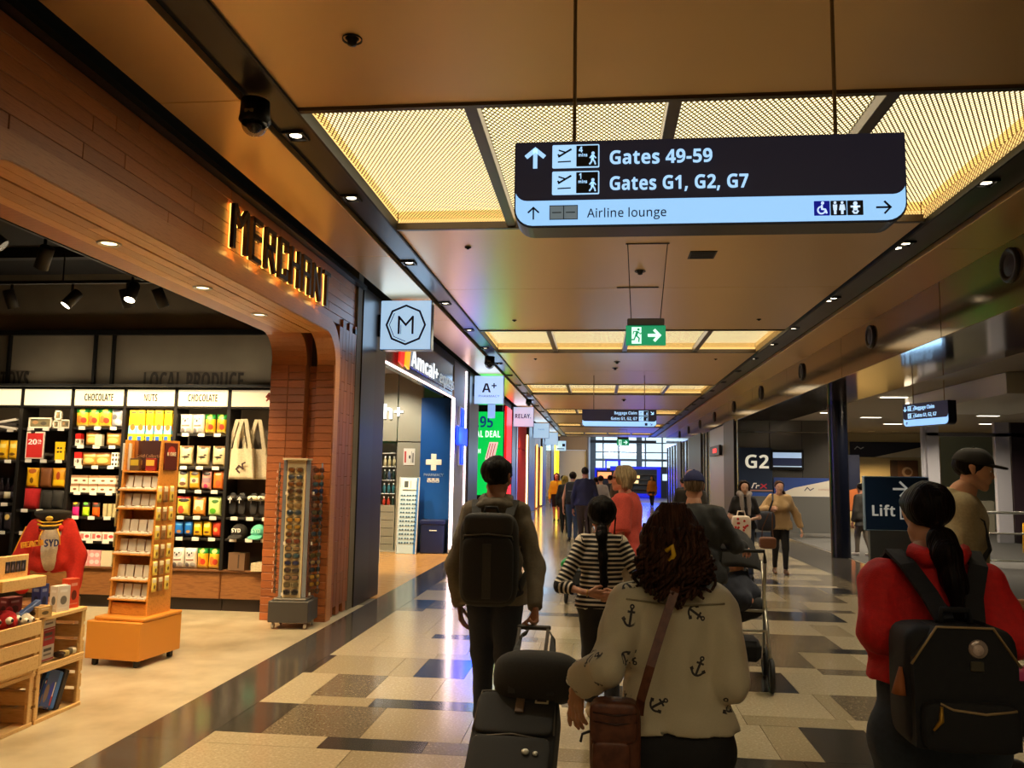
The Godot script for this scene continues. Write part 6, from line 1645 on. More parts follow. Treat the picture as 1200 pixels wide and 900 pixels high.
# ------------------------------------------------------------------ free-standing displays
func card_tower() -> void:
	var ang := -0.12
	var at := P(-4.0, 0, 6.92)
	var t := thing("display_tower", "tall orange-wood display tower on a wheeled base, with white cards", "display stand", at, ang)
	var ow := wood(rgb(188, 118, 40), rgb(214, 146, 62), 0.4, Vector3(2, 6, 6), 15)
	var om := col(rgb(206, 134, 44), 0.45)
	var st := mb(); rb(st, Vector3(0, 0.215, 0), Vector3(0.52, 0.31, 0.56), 0.006); part(st, "base_box", om, t)
	st = mb(); rb(st, Vector3(0.02, 0.385, -0.02), Vector3(0.49, 0.03, 0.52), 0.008); part(st, "plinth_top", om, t)
	for x in [-0.2, 0.2]:
		for z in [-0.22, 0.22]:
			st = mb(); rb(st, Vector3(x, 0.03, z), Vector3(0.04, 0.06, 0.05), 0.008); part(st, "castor", col(rgb(24, 22, 22), 0.5), t)
	for s in [-1.0, 1.0]:
		st = mb(); prism(st, PackedVector2Array([Vector2(-0.19, 0.4), Vector2(0.13, 0.4), Vector2(0.05, 1.9), Vector2(-0.19, 1.9)]), 0.018, Transform3D(Basis(Vector3.UP, -PI / 2), Vector3(s * 0.19 + (0.018 if s < 0 else 0.0) - 0.009, 0, 0))); part(st, "side_panel", ow, t)
	st = mb(); rb(st, Vector3(0, 1.14, -0.1), Vector3(0.37, 1.48, 0.02), 0.003); part(st, "back_panel", ow, t)
	st = mb(); rb(st, Vector3(0, 0.45, 0.1), Vector3(0.36, 0.1, 0.02), 0.003); part(st, "foot_panel", ow, t)
	var ys := [0.53, 0.69, 0.91, 1.08, 1.30, 1.46]
	for i in 6:
		var z := 0.12 - 0.05 * i / 6.0
		st = mb(); rb(st, Vector3(0, ys[i], z - 0.06), Vector3(0.36, 0.014, 0.18), 0.003); part(st, "shelf", ow, t)
	st = mb(); rb(st, Vector3(0, 1.62, 0.0), Vector3(0.36, 0.014, 0.14), 0.003); part(st, "shelf", ow, t)
	st = mb(); rb(st, Vector3(0.0, 1.77, -0.06), Vector3(0.37, 0.26, 0.012), 0.002); part(st, "header_card", print_mat("hdr", 48, 32, rgb(60, 26, 18), [["r", 0, 0, 1, 0.16, rgb(150, 90, 40)], ["e", 0.1, 0.1, 0.3, 0.2, rgb(200, 140, 50)]]), t)
	fit("Gold Collection", 0.28, 0.028, Vector3(0.0, 1.76, -0.052), col(rgb(150, 110, 80), 0.5), t, false)
	st = mb(); rb(st, Vector3(0.205, 1.76, -0.06), Vector3(0.012, 0.24, 0.18), 0.002); part(st, "side_card", print_mat("hdr2", 32, 32, rgb(84, 30, 22), [["e", 0.2, 0.5, 0.6, 0.4, rgb(180, 60, 40)]]), t)
	fit("K ORE", 0.12, 0.032, Vector3(0.212, 1.78, -0.06), col(rgb(230, 220, 200), 0.5), t, true, "lettering", Basis(Vector3.UP, PI / 2))
	st = mb(); rb(st, Vector3(-0.18, 1.75, 0.02), Vector3(0.085, 0.24, 0.02), 0.003); part(st, "blank_card", col(rgb(206, 196, 180), 0.6), t)
	var bas := Basis(Vector3.UP, ang)
	var proto: Node3D = null
	for i in 6:
		for k in 4:
			var lab := "white jewellery card, %s from left on the %s shelf of the orange tower" % [ORD[k], ["lowest", "second lowest", "third lowest", "third highest", "second highest", "highest card"][i]]
			var p := at + bas * Vector3(-0.132 + k * 0.088, ys[i] + 0.008, 0.10 - 0.05 * i / 6.0)
			if proto == null:
				proto = thing("jewellery_card", lab, "card", p, ang, "white jewellery cards on the tower")
				st = mb(); rb(st, Vector3(0, 0.065, -0.035), Vector3(0.078, 0.11, 0.008), 0.002, Basis(Vector3.RIGHT, -0.12)); part(st, "card", col(rgb(216, 206, 188), 0.6), proto)
				st = mb(); rb(st, Vector3(0, 0.008, 0.005), Vector3(0.078, 0.014, 0.075), 0.002, Basis(Vector3.RIGHT, 0.12)); part(st, "tray", col(rgb(226, 216, 196), 0.6), proto)
				st = mb(); rb(st, Vector3(0, 0.017, 0.01), Vector3(0.02, 0.006, 0.012), 0.001); part(st, "jewel", col(rgb(150, 110, 60), 0.3, 0.7), proto)
			else: copy(proto, p, ang, lab)
	for k in 2:
		var g := thing("gift_pack", ["gold-fronted pack on top shelf of orange tower, left", "red and yellow pack on top shelf of orange tower, right"][k], "pack", at + bas * Vector3([-0.08, 0.08][k], 1.63, 0.03), ang)
		st = mb(); rb(st, Vector3(0, 0.055, 0), Vector3(0.1, 0.11, 0.03), 0.004); part(st, "box", col([rgb(90, 60, 30), rgb(150, 36, 24)][k], 0.5), g)
		st = mb(); bx(st, Vector3(0, 0.07, 0.016), Vector3(0.08, 0.05, 0.004)); part(st, "window", col([rgb(190, 160, 50), rgb(230, 180, 70)][k], 0.3), g)
	var np := 0
	for i in 6:
		for k in 3: # packets hung on the right side
			var y: float = [1.36, 1.2, 1.04, 0.88, 0.74, 0.6][i]
			var m := print_mat("packet%d" % (k % 2), 24, 40, [rgb(226, 200, 90), rgb(150, 110, 70)][k % 2], [["r", 0.1, 0.05, 0.8, 0.3, rgb(206, 196, 160)], ["e", 0.3, 0.5, 0.4, 0.3, rgb(120, 90, 40)]])
			var o := put(pouch(0.065, 0.12 if i > 0 else 0.14, 0.02), "hanging_packet", m, self, Transform3D(Basis(Vector3.UP, ang + PI / 2), at + bas * Vector3(0.225, y, 0.09 - k * 0.085)))
			tag(o, "small yellow packet on side of orange tower, %s row down, %s back" % [ORD[i], ORD[k]], "packet", "packets hung on the side of the orange tower")
	for i in 4:
		var o := put(pouch(0.06, 0.13, 0.02), "hanging_packet", print_mat("packet2", 24, 40, rgb(176, 160, 110), [["r", 0.2, 0.1, 0.2, 0.8, rgb(120, 110, 80)]]), self, Transform3D(Basis(Vector3.UP, ang - PI / 2), at + bas * Vector3(-0.225, [1.3, 1.14, 0.96, 0.8][i], 0.04)))
		tag(o, "pale packet on the left side of orange tower, %s row down" % ORD[i], "packet", "packets hung on the left side of the tower")
	st = mb(false); tube(st, [at + bas * Vector3(-0.23, 0.72, 0.0), at + bas * Vector3(-0.225, 0.42, 0.02)], 0.02, 6); tag(part(st, "bead_strands", col(rgb(180, 160, 120), 0.3, 0.4)), "pale bead strands hanging at lower left of orange tower", "beads")

func glasses_stand() -> void:
	var at := P(-3.24, 0, 8.66)
	var ang := 0.06
	var t := thing("sunglasses_stand", "sunglasses stand on dark wheeled box before the timber pillar", "display stand", at, ang)
	var dk := col(rgb(64, 62, 60), 0.45)
	var st := mb(); rb(st, Vector3(0, 0.18, 0), Vector3(0.43, 0.22, 0.36), 0.008); part(st, "base_box", dk, t)
	for x in [-0.17, 0.17]:
		for z in [-0.13, 0.13]:
			st = mb(false); lathe(st, [Vector2(0.001, -0.012), Vector2(0.032, -0.01), Vector2(0.032, 0.01), Vector2(0.001, 0.012)], 14, Transform3D(Basis(Vector3.BACK, PI / 2), Vector3(x, 0.034, z))); part(st, "castor", col(rgb(190, 176, 160), 0.4), t)
	st = mb(); rb(st, Vector3(0, 0.3, 0), Vector3(0.36, 0.03, 0.3)); part(st, "tray", col(rgb(90, 86, 80), 0.4), t)
	var pan := col(rgb(206, 186, 140), 0.4)
	var edge := col(rgb(170, 176, 184), 0.25, 0.6)
	st = mb(); rb(st, Vector3(0, 1.04, 0.09), Vector3(0.2, 1.45, 0.012), 0.002); part(st, "front_panel", pan, t)
	for s in [-1.0, 1.0]:
		st = mb(); rb(st, Vector3(s * 0.125, 1.04, 0.075), Vector3(0.045, 1.45, 0.02), 0.003, Basis(Vector3.UP, s * 0.5)); part(st, "mirror_strip", edge, t)
		st = mb(); rb(st, Vector3(s * 0.15, 1.0, -0.03), Vector3(0.012, 1.42, 0.16), 0.002); part(st, "side_panel", col(rgb(140, 86, 60), 0.5), t)
		st = mb(); rb(st, Vector3(s * 0.235, 1.04, -0.06), Vector3(0.012, 1.4, 0.02), 0.002); part(st, "side_rail", edge, t)
	st = mb(); rb(st, Vector3(0, 1.775, 0.06), Vector3(0.27, 0.02, 0.2), 0.003); part(st, "top_plate", col(rgb(206, 196, 170), 0.3, 0.4), t)
	var bas := Basis(Vector3.UP, ang)
	var cols := [rgb(90, 56, 24), rgb(40, 52, 66), rgb(96, 60, 26), rgb(60, 40, 26), rgb(66, 58, 36), rgb(120, 96, 60), rgb(36, 46, 56), rgb(150, 110, 40), rgb(130, 96, 30), rgb(80, 50, 24), rgb(96, 50, 30), rgb(110, 84, 50), rgb(50, 70, 76), rgb(34, 40, 70), rgb(54, 46, 44), rgb(110, 84, 64), rgb(80, 72, 50), rgb(36, 32, 30)]
	var lens := mb(false)
	squad(lens, Vector3.ZERO, Vector3(0.032, 0.021, 0.005), 0.7, 0.7, Basis(), 6)
	var lm := done(lens)
	var fr := mb()
	for s in [-1.0, 1.0]:
		stroke(fr, Array(rrect(0.07, 0.048, 0.016, 3, Vector2(s * 0.043, 0))), 0.006, 0.006, Transform3D(Basis(Vector3.UP, s * 0.12), Vector3(0, 0, 0.03)), true)
		bar(fr, Vector3(s * 0.08, 0.01, 0.022), Vector3(s * 0.072, 0.006, -0.01), 0.006)
	bar(fr, Vector3(-0.012, 0.006, 0.03), Vector3(0.012, 0.006, 0.03), 0.006)
	var fm := done(fr)
	for side in 3:
		for i in 18:
			var lab := "sunglasses, %s pair down the %s of the sunglasses stand" % [ORD[i], ["front face", "left face", "right face"][side]]
			var y := 1.66 - i * 0.0755
			var b := bas
			var p := Vector3(0, y, 0.1)
			if side == 1:
				b = bas * Basis(Vector3.UP, -1.15)
				p = Vector3(-0.2, y, -0.02)
			elif side == 2:
				b = bas * Basis(Vector3.UP, 1.1)
				p = Vector3(0.2, y, -0.01)
			var g := thing("sunglasses", lab, "sunglasses", at + bas * p, 0, "sunglasses on the stand")
			g.basis = b
			for s in [-1.0, 1.0]: put(lm, "lens", col(cols[(i + side * 5) % 18], 0.12, 0.1), g, Transform3D(Basis(Vector3.UP, s * 0.12), Vector3(s * 0.043, 0, 0.022)))
			put(fm, "frame", col(cols[(i * 5 + side) % 18].darkened(0.4), 0.3), g)
			if side == 1 or i % 7 == 3:
				st = mb(); rb(st, Vector3(-0.085, -0.02, 0.035), Vector3(0.024, 0.034, 0.003), 0.001); part(st, "price_tag", col(rgb(222, 214, 196), 0.6), g)

func open_crate(label: String, at: Vector3, turn: float, front_slats: bool, grp := "") -> Node3D: # pine crate half a metre wide, open towards +z
	var t := thing("wooden_crate", label, "crate", at, turn, grp)
	var pine := wood(rgb(206, 158, 92), rgb(226, 186, 122), 0.55, Vector3(1, 7, 7), 20)
	var w := 0.48
	var h := 0.335
	var dp := 0.36
	for s in [-1.0, 1.0]:
		for k in 3:
			var st := mb(); rb(st, Vector3(s * (w / 2 - 0.006), 0.06 + k * 0.108, 0) if not front_slats else Vector3(s * (w / 2 - 0.006), 0.06 + k * 0.108, 0), Vector3(0.012, 0.088, dp), 0.003); part(st, "slat", pine, t)
		for z in [-1.0, 1.0]:
			var st := mb(); rb(st, Vector3(s * (w / 2 - 0.026), h / 2, z * (dp / 2 - 0.014)), Vector3(0.03, h, 0.026), 0.003); part(st, "corner_post", pine, t)
	for k in 3:
		var st := mb(); rb(st, Vector3(0, 0.06 + k * 0.108, -dp / 2 + 0.0), Vector3(w, 0.088, 0.012), 0.003); part(st, "slat", pine, t)
		if front_slats:
			st = mb(); rb(st, Vector3(0, 0.06 + k * 0.108, dp / 2), Vector3(w, 0.088, 0.012), 0.003); part(st, "slat", pine, t)
	for k in 3:
		var st := mb(); rb(st, Vector3(0, 0.008, -0.12 + k * 0.12), Vector3(w, 0.012, 0.112), 0.003); part(st, "floor_board", pine, t)
		if not front_slats:
			st = mb(); rb(st, Vector3(0, h - 0.004, -0.12 + k * 0.12), Vector3(w, 0.012, 0.112), 0.003); part(st, "top_board", pine, t)
	if not front_slats:
		for y in [0.012, h - 0.012]:
			var st := mb(); rb(st, Vector3(0, y, dp / 2), Vector3(w, 0.026, 0.014), 0.003); part(st, "edge_batten", pine, t)
	return t

func crates() -> void:
	# two columns of crates turned towards the concourse
	open_crate("pine crate on the floor holding a blue boxed toy, right column", P(-3.79, 0, 5.36), PI / 2, false, "pine crates by the shop opening")
	open_crate("pine crate with boxed books, upper crate of right column", P(-3.79, 0.337, 5.36), PI / 2, false, "pine crates by the shop opening")
	open_crate("pine crate on the floor at the photo's left edge", P(-3.79, 0, 4.86), PI / 2, false, "pine crates by the shop opening")
	var c := open_crate("slatted pine crate heaped with plush toys, facing the concourse", P(-3.76, 0.34, 4.84), PI / 2, true, "pine crates by the shop opening")
	c.rotation = Vector3(0, PI / 2, 0)
	c.position.y = 0.345
	var t := thing("boxed_toy", "clear-fronted toy pack with blue pattern, leaning in the floor crate", "toy", P(-3.68, 0.03, 5.32), PI / 2)
	var lean := Transform3D(Basis(Vector3.BACK, -0.38), Vector3(0.02, 0, 0))
	var st := mb(); rb(st, Vector3(-0.04, 0.13, 0), Vector3(0.17, 0.25, 0.05), 0.01); part(st, "pack", print_mat("toypack", 40, 56, rgb(40, 70, 130), [["e", 0.1, 0.05, 0.5, 0.3, rgb(120, 96, 84)], ["e", 0.2, 0.35, 0.5, 0.3, rgb(30, 50, 170)], ["r", 0.05, 0.6, 0.3, 0.12, rgb(190, 50, 40)], ["r", 0.3, 0.62, 0.4, 0.08, rgb(226, 222, 216)], ["r", 0, 0.75, 1, 0.25, rgb(50, 110, 190)]]), t, lean)
	st = mb(); rb(st, Vector3(0.075, 0.14, -0.02), Vector3(0.05, 0.27, 0.09), 0.006); part(st, "carry_tube", col(rgb(46, 38, 34), 0.4), t, lean)
	for k in 3:
		var o := put(carton(0.13, 0.1, 0.12), "book", print_mat("bk%d" % k, 40, 32, [rgb(186, 170, 150), rgb(150, 30, 28), rgb(206, 196, 180)][k], [["r", 0.2, 0.2, 0.6, 0.2, rgb(70, 60, 50)], ["r", 0.2, 0.55, 0.6, 0.14, rgb(110, 100, 90)], ["r", 0, 0.9, 1, 0.1, rgb(150, 30, 26)]]), self, Transform3D(Basis(Vector3.UP, PI / 2), P(-3.72, 0.365 + k * 0.101, 5.28)))
		tag(o, ["grey boxed book at bottom of the crate pile", "red boxed book in middle of the crate pile", "white boxed book on top of the crate pile"][k], "book", "boxed books in the upper right crate")
	for k in 4:
		st = mb(false); squad(st, Vector3.ZERO, Vector3(0.035, 0.02, 0.025), 0.5, 0.5, Basis(Vector3.UP, k * 0.8), 8)
		tag(part(st, "trinket", col([rgb(60, 46, 36), rgb(190, 170, 110), rgb(90, 80, 60), rgb(216, 206, 180)][k], 0.25, 0.4), self, Transform3D(Basis(), P(-3.64, 0.385, 5.38 + 0.045 * k))), "shiny small trinket in the upper right crate, %s from the left" % ORD[k], "trinket", "trinkets in the upper right crate")
	# plush toys
	var toys := [[-3.72, 0.66, 4.74, 0.085, rgb(200, 192, 176), "white plush toy with big round eye, at left of the heap"], [-3.70, 0.66, 4.9, 0.08, rgb(200, 30, 30), "red plush toy lying in the slatted crate"], [-3.66, 0.65, 5.01, 0.06, rgb(206, 200, 184), "small pale plush head at the right of the heap"], [-3.68, 0.63, 4.64, 0.09, rgb(186, 40, 40), "red and white plush toy cut by photo edge"]]
	for q in toys:
		t = thing("plush_toy", q[5], "toy", P(q[0], q[1], q[2]), 0, "plush toys in the slatted crate")
		st = mb(false); ball(st, Vector3(0, 0.02, 0), Vector3(q[3], q[3] * 0.9, q[3]), Basis(), 9); part(st, "body", cloth(q[4], 0.95, 3.0), t)
		for s in [-1.0, 1.0]:
			st = mb(false); ball(st, Vector3(q[3] * 0.75, q[3] * 0.45, s * q[3] * 0.45), Vector3.ONE * q[3] * 0.3, Basis(), 6); var ey := part(st, "eye", col(rgb(230, 226, 216), 0.4), t)
			st = mb(false); ball(st, Vector3(q[3] * 0.98, q[3] * 0.47, s * q[3] * 0.45), Vector3.ONE * q[3] * 0.14, Basis(), 5); part(st, "pupil", col(rgb(20, 18, 18), 0.3), ey)
			st = mb(false); ball(st, Vector3(-0.1 * q[3], q[3] * 0.95, s * q[3] * 0.6), Vector3(0.3, 0.4, 0.25) * q[3], Basis(), 6); part(st, "ear", cloth((q[4] as Color).darkened(0.25), 0.95, 3.0), t)
	# boxes that stand on the right column
	var bl := [["blue upright carton standing on the right crate column", 0.06, 0.2, 0.08, rgb(50, 60, 120), 5.22, -3.7], ["white carton with small dark picture on right crate column", 0.1, 0.17, 0.07, rgb(214, 204, 190), 5.37, -3.66], ["red-orange carton at far end of right crate column", 0.085, 0.2, 0.07, rgb(206, 70, 36), 5.51, -3.68], ["low wooden box on the right crate column", 0.1, 0.07, 0.1, rgb(200, 160, 100), 5.13, -3.63], ["small dark red carton behind the blue tray", 0.1, 0.13, 0.08, rgb(110, 40, 44), 5.08, -3.8], ["dusky pink carton on slatted crate column", 0.14, 0.16, 0.06, rgb(150, 60, 60), 4.93, -3.86], ["grey-green soft pack at the photo's left edge", 0.16, 0.18, 0.1, rgb(76, 82, 70), 4.7, -3.84]]
	for q in bl:
		var o := put(carton(q[1], q[2], q[3]), "carton", print_mat("bl" + q[0].left(9), 32, 48, q[4], [["r", 0.2, 0.15, 0.6, 0.12, (q[4] as Color).lightened(0.4)], ["e", 0.25, 0.4, 0.5, 0.35, (q[4] as Color).darkened(0.5)], ["r", 0.1, 0.85, 0.8, 0.06, (q[4] as Color).lightened(0.3)]]), self, Transform3D(Basis(Vector3.UP, PI / 2 - 0.25), P(q[6], 0.675, q[5])))
		tag(o, q[0], "box")
	st = mb(); rb(st, Vector3.ZERO, Vector3(0.04, 0.035, 0.2), 0.006, Basis(Vector3.RIGHT, 0.35)); tag(part(st, "pencil_box", col(rgb(70, 96, 150), 0.5), self, Transform3D(Basis(), P(-3.66, 0.735, 5.06))), "long blue box leaning on the crate edge", "box")
	# small wooden stand with picture tiles, in front of the hoodie
	t = thing("tile_stand", "pale wooden stand with four dark picture tiles, before the red hoodie", "stand", P(-3.72, 0.68, 4.9), PI / 2 - 0.1)
	var pine := wood(rgb(206, 158, 92), rgb(226, 186, 122), 0.55, Vector3(1, 7, 7), 20)
	st = mb(); rb(st, Vector3(0, 0.33, 0), Vector3(0.34, 0.15, 0.03), 0.004); var tb := part(st, "board", pine, t)
	st = mb(); rb(st, Vector3(0.06, 0.23, 0.05), Vector3(0.36, 0.07, 0.1), 0.004); part(st, "ledge", pine, t)
	st = mb(); rb(st, Vector3(-0.1, 0.1, -0.02), Vector3(0.08, 0.3, 0.05), 0.004); part(st, "post", col(rgb(130, 76, 44), 0.6), t)
	for k in 4:
		st = mb(); rb(st, Vector3(0.0 + k * 0.042, 0.335, 0.016), Vector3(0.036, 0.07, 0.008), 0.002); part(st, "picture_tile", print_mat("ptile", 16, 32, rgb(40, 36, 44), [["e", 0.2, 0.2, 0.6, 0.3, rgb(120, 110, 130)]]), tb)
	st = mb(); rb(st, Vector3(0, 0.22, 0), Vector3(0.1, 0.5, 0.14), 0.006)
	tag(part(st, "yellow_carton", print_mat("yc", 16, 48, rgb(190, 160, 30), [["r", 0, 0, 1, 0.08, rgb(206, 60, 50)], ["r", 0, 0.1, 1, 0.4, rgb(176, 130, 90)]]), self, Transform3D(Basis(Vector3.UP, PI / 2), P(-3.72, 0.68, 4.69))), "tall yellow and tan carton at the photo's left edge", "box")
	# half mannequin in a red hoodie and captain's cap
	t = thing("clothes_form", "half mannequin in red hoodie over white T-shirt, with captain's cap", "mannequin", P(-4.86, 0, 6.95), 0.5 + PI)
	st = mb(); rb(st, Vector3(0, 0.24, 0), Vector3(0.5, 0.48, 0.4), 0.01); part(st, "plinth", wood(rgb(120, 78, 44), rgb(146, 98, 56), 0.5), t)
	var q2 := []
	for b in torso(1.16, 1.12, 0.015): q2.append(b)
	var red := cloth(rgb(206, 38, 24), 0.85, 1.6)
	var up := Vector3(0, 0.22, 0)
	for b in q2:
		b[0] += up
		b[1] += up
	var tee := q2.duplicate(true)
	for s in [-1.0, 1.0]:
		q2.append(bone(Vector3(s * 0.12, 1.12, 0), Vector3(s * 0.22, 0.85, 0.02), 0.06, 0.055))
		q2.append(bone(Vector3(s * 0.22, 0.85, 0.02), Vector3(s * 0.2, 0.6, -0.02), 0.055, 0.045))
	put(joined([skin(tee, 0.014, 0.03, [[0, Vector3(0, 0.5, 0), Vector3.DOWN], [0, Vector3(0, 1.18, 0), Vector3.UP]], 0.002)]), "white_tee", cloth(rgb(220, 206, 180), 0.9, 2.0), t)
	for b in q2:
		b[2] += 0.016
		b[3] += 0.016
	for s in [-1.0, 1.0]: # two halves of the open hoodie
		put(joined([skin(q2, 0.014, 0.03, [[0, Vector3(0, 0.48, 0), Vector3.DOWN], [0, Vector3(0, 1.19, 0), Vector3.UP], [0, Vector3(s * 0.07, 0.9, -0.1), Vector3(-s, 0.12, -0.9).normalized() if false else Vector3(-s, 0.1, -0.35).normalized()]], 0.005)]), "hoodie", red, t)
	put(joined([skin([bone(Vector3(-0.1, 1.13, 0.05), Vector3(0.1, 1.13, 0.05), 0.05, 0.05), bone(Vector3(-0.1, 1.13, 0.05), Vector3(-0.07, 1.11, -0.08), 0.045, 0.03), bone(Vector3(0.1, 1.13, 0.05), Vector3(0.07, 1.11, -0.08), 0.045, 0.03)], 0.014, 0.03, [], 0.005)]), "hood", red, t)
	fit("BEACH", 0.2, 0.05, Vector3(0.13, 0.98, -0.135), col(rgb(240, 170, 50), 0.7), t, true, "lettering", Basis(Vector3.UP, PI - 0.5) * Basis(Vector3.BACK, 0.15), 0.02)
	fit("SYD", 0.11, 0.06, Vector3(-0.02, 0.985, -0.138), col(rgb(60, 70, 130), 0.7), t, true, "lettering", Basis(Vector3.UP, PI), 0.02)
	for s in [-1.0, 1.0]:
		st = mb(false); tube(st, [Vector3(s * 0.05, 1.12, -0.11), Vector3(s * 0.075, 1.05, -0.14), Vector3(s * 0.085, 0.97, -0.14)], 0.006, 6); part(st, "drawstring", col(rgb(236, 180, 60), 0.7), t)
	st = mb(); strap(st, [Vector3(0.2, 1.12, 0), Vector3(0.29, 0.86, 0.02), Vector3(0.27, 0.62, -0.02)], 0.03, 0.01, [Vector3(1, 0.3, 0), Vector3(1, 0, 0), Vector3(1, 0, 0)]); part(st, "sleeve_stripe", col(rgb(240, 170, 40), 0.7), t)
	st = mb(false); lathe(st, [Vector2(0.085, 1.15), Vector2(0.1, 1.19), Vector2(0.15, 1.235), Vector2(0.145, 1.26), Vector2(0.08, 1.275), Vector2(0.001, 1.28)], 24, Transform3D(Basis(Vector3.RIGHT, 0.1), Vector3(0, 0.0, -0.13))); part(st, "captain_cap", cloth(rgb(44, 42, 40), 0.85, 2.0), t)
	st = mb(false); tube(st, [Vector3(-0.09, 1.155, -0.2), Vector3(-0.05, 1.14, -0.23), Vector3(0.05, 1.14, -0.23), Vector3(0.09, 1.155, -0.2)], 0.009, 6); tube(st, [Vector3(-0.1, 1.185, -0.18), Vector3(-0.05, 1.17, -0.215), Vector3(0.05, 1.17, -0.215), Vector3(0.1, 1.185, -0.18)], 0.006, 6); part(st, "gold_braid", col(rgb(226, 176, 40), 0.4, 0.3), t)
	st = mb(false); squad(st, Vector3(0, 1.13, -0.23), Vector3(0.08, 0.007, 0.05), 0.6, 0.8, Basis(Vector3.RIGHT, -0.4), 8); part(st, "cap_bill", col(rgb(24, 22, 22), 0.2), t)
	st = mb(false); ball(st, Vector3(0, 1.205, -0.245), Vector3(0.03, 0.022, 0.008), Basis(), 6); part(st, "cap_badge", col(rgb(220, 180, 70), 0.35, 0.4), t)

# ------------------------------------------------------------------ smooth bodies: bones as tapered capsules, joined by a smooth minimum and meshed as surface nets
# a bone: [a, b, radius at a, radius at b, squash, group, squash axis, start along its chain]
func bone(a: Vector3, b: Vector3, ra: float, rb_: float, f := 1.0, g := 0, axis := Vector3(0, 0, 1), start := 0.0) -> Array:
	return [a, b, ra, rb_, f, g, axis, start]

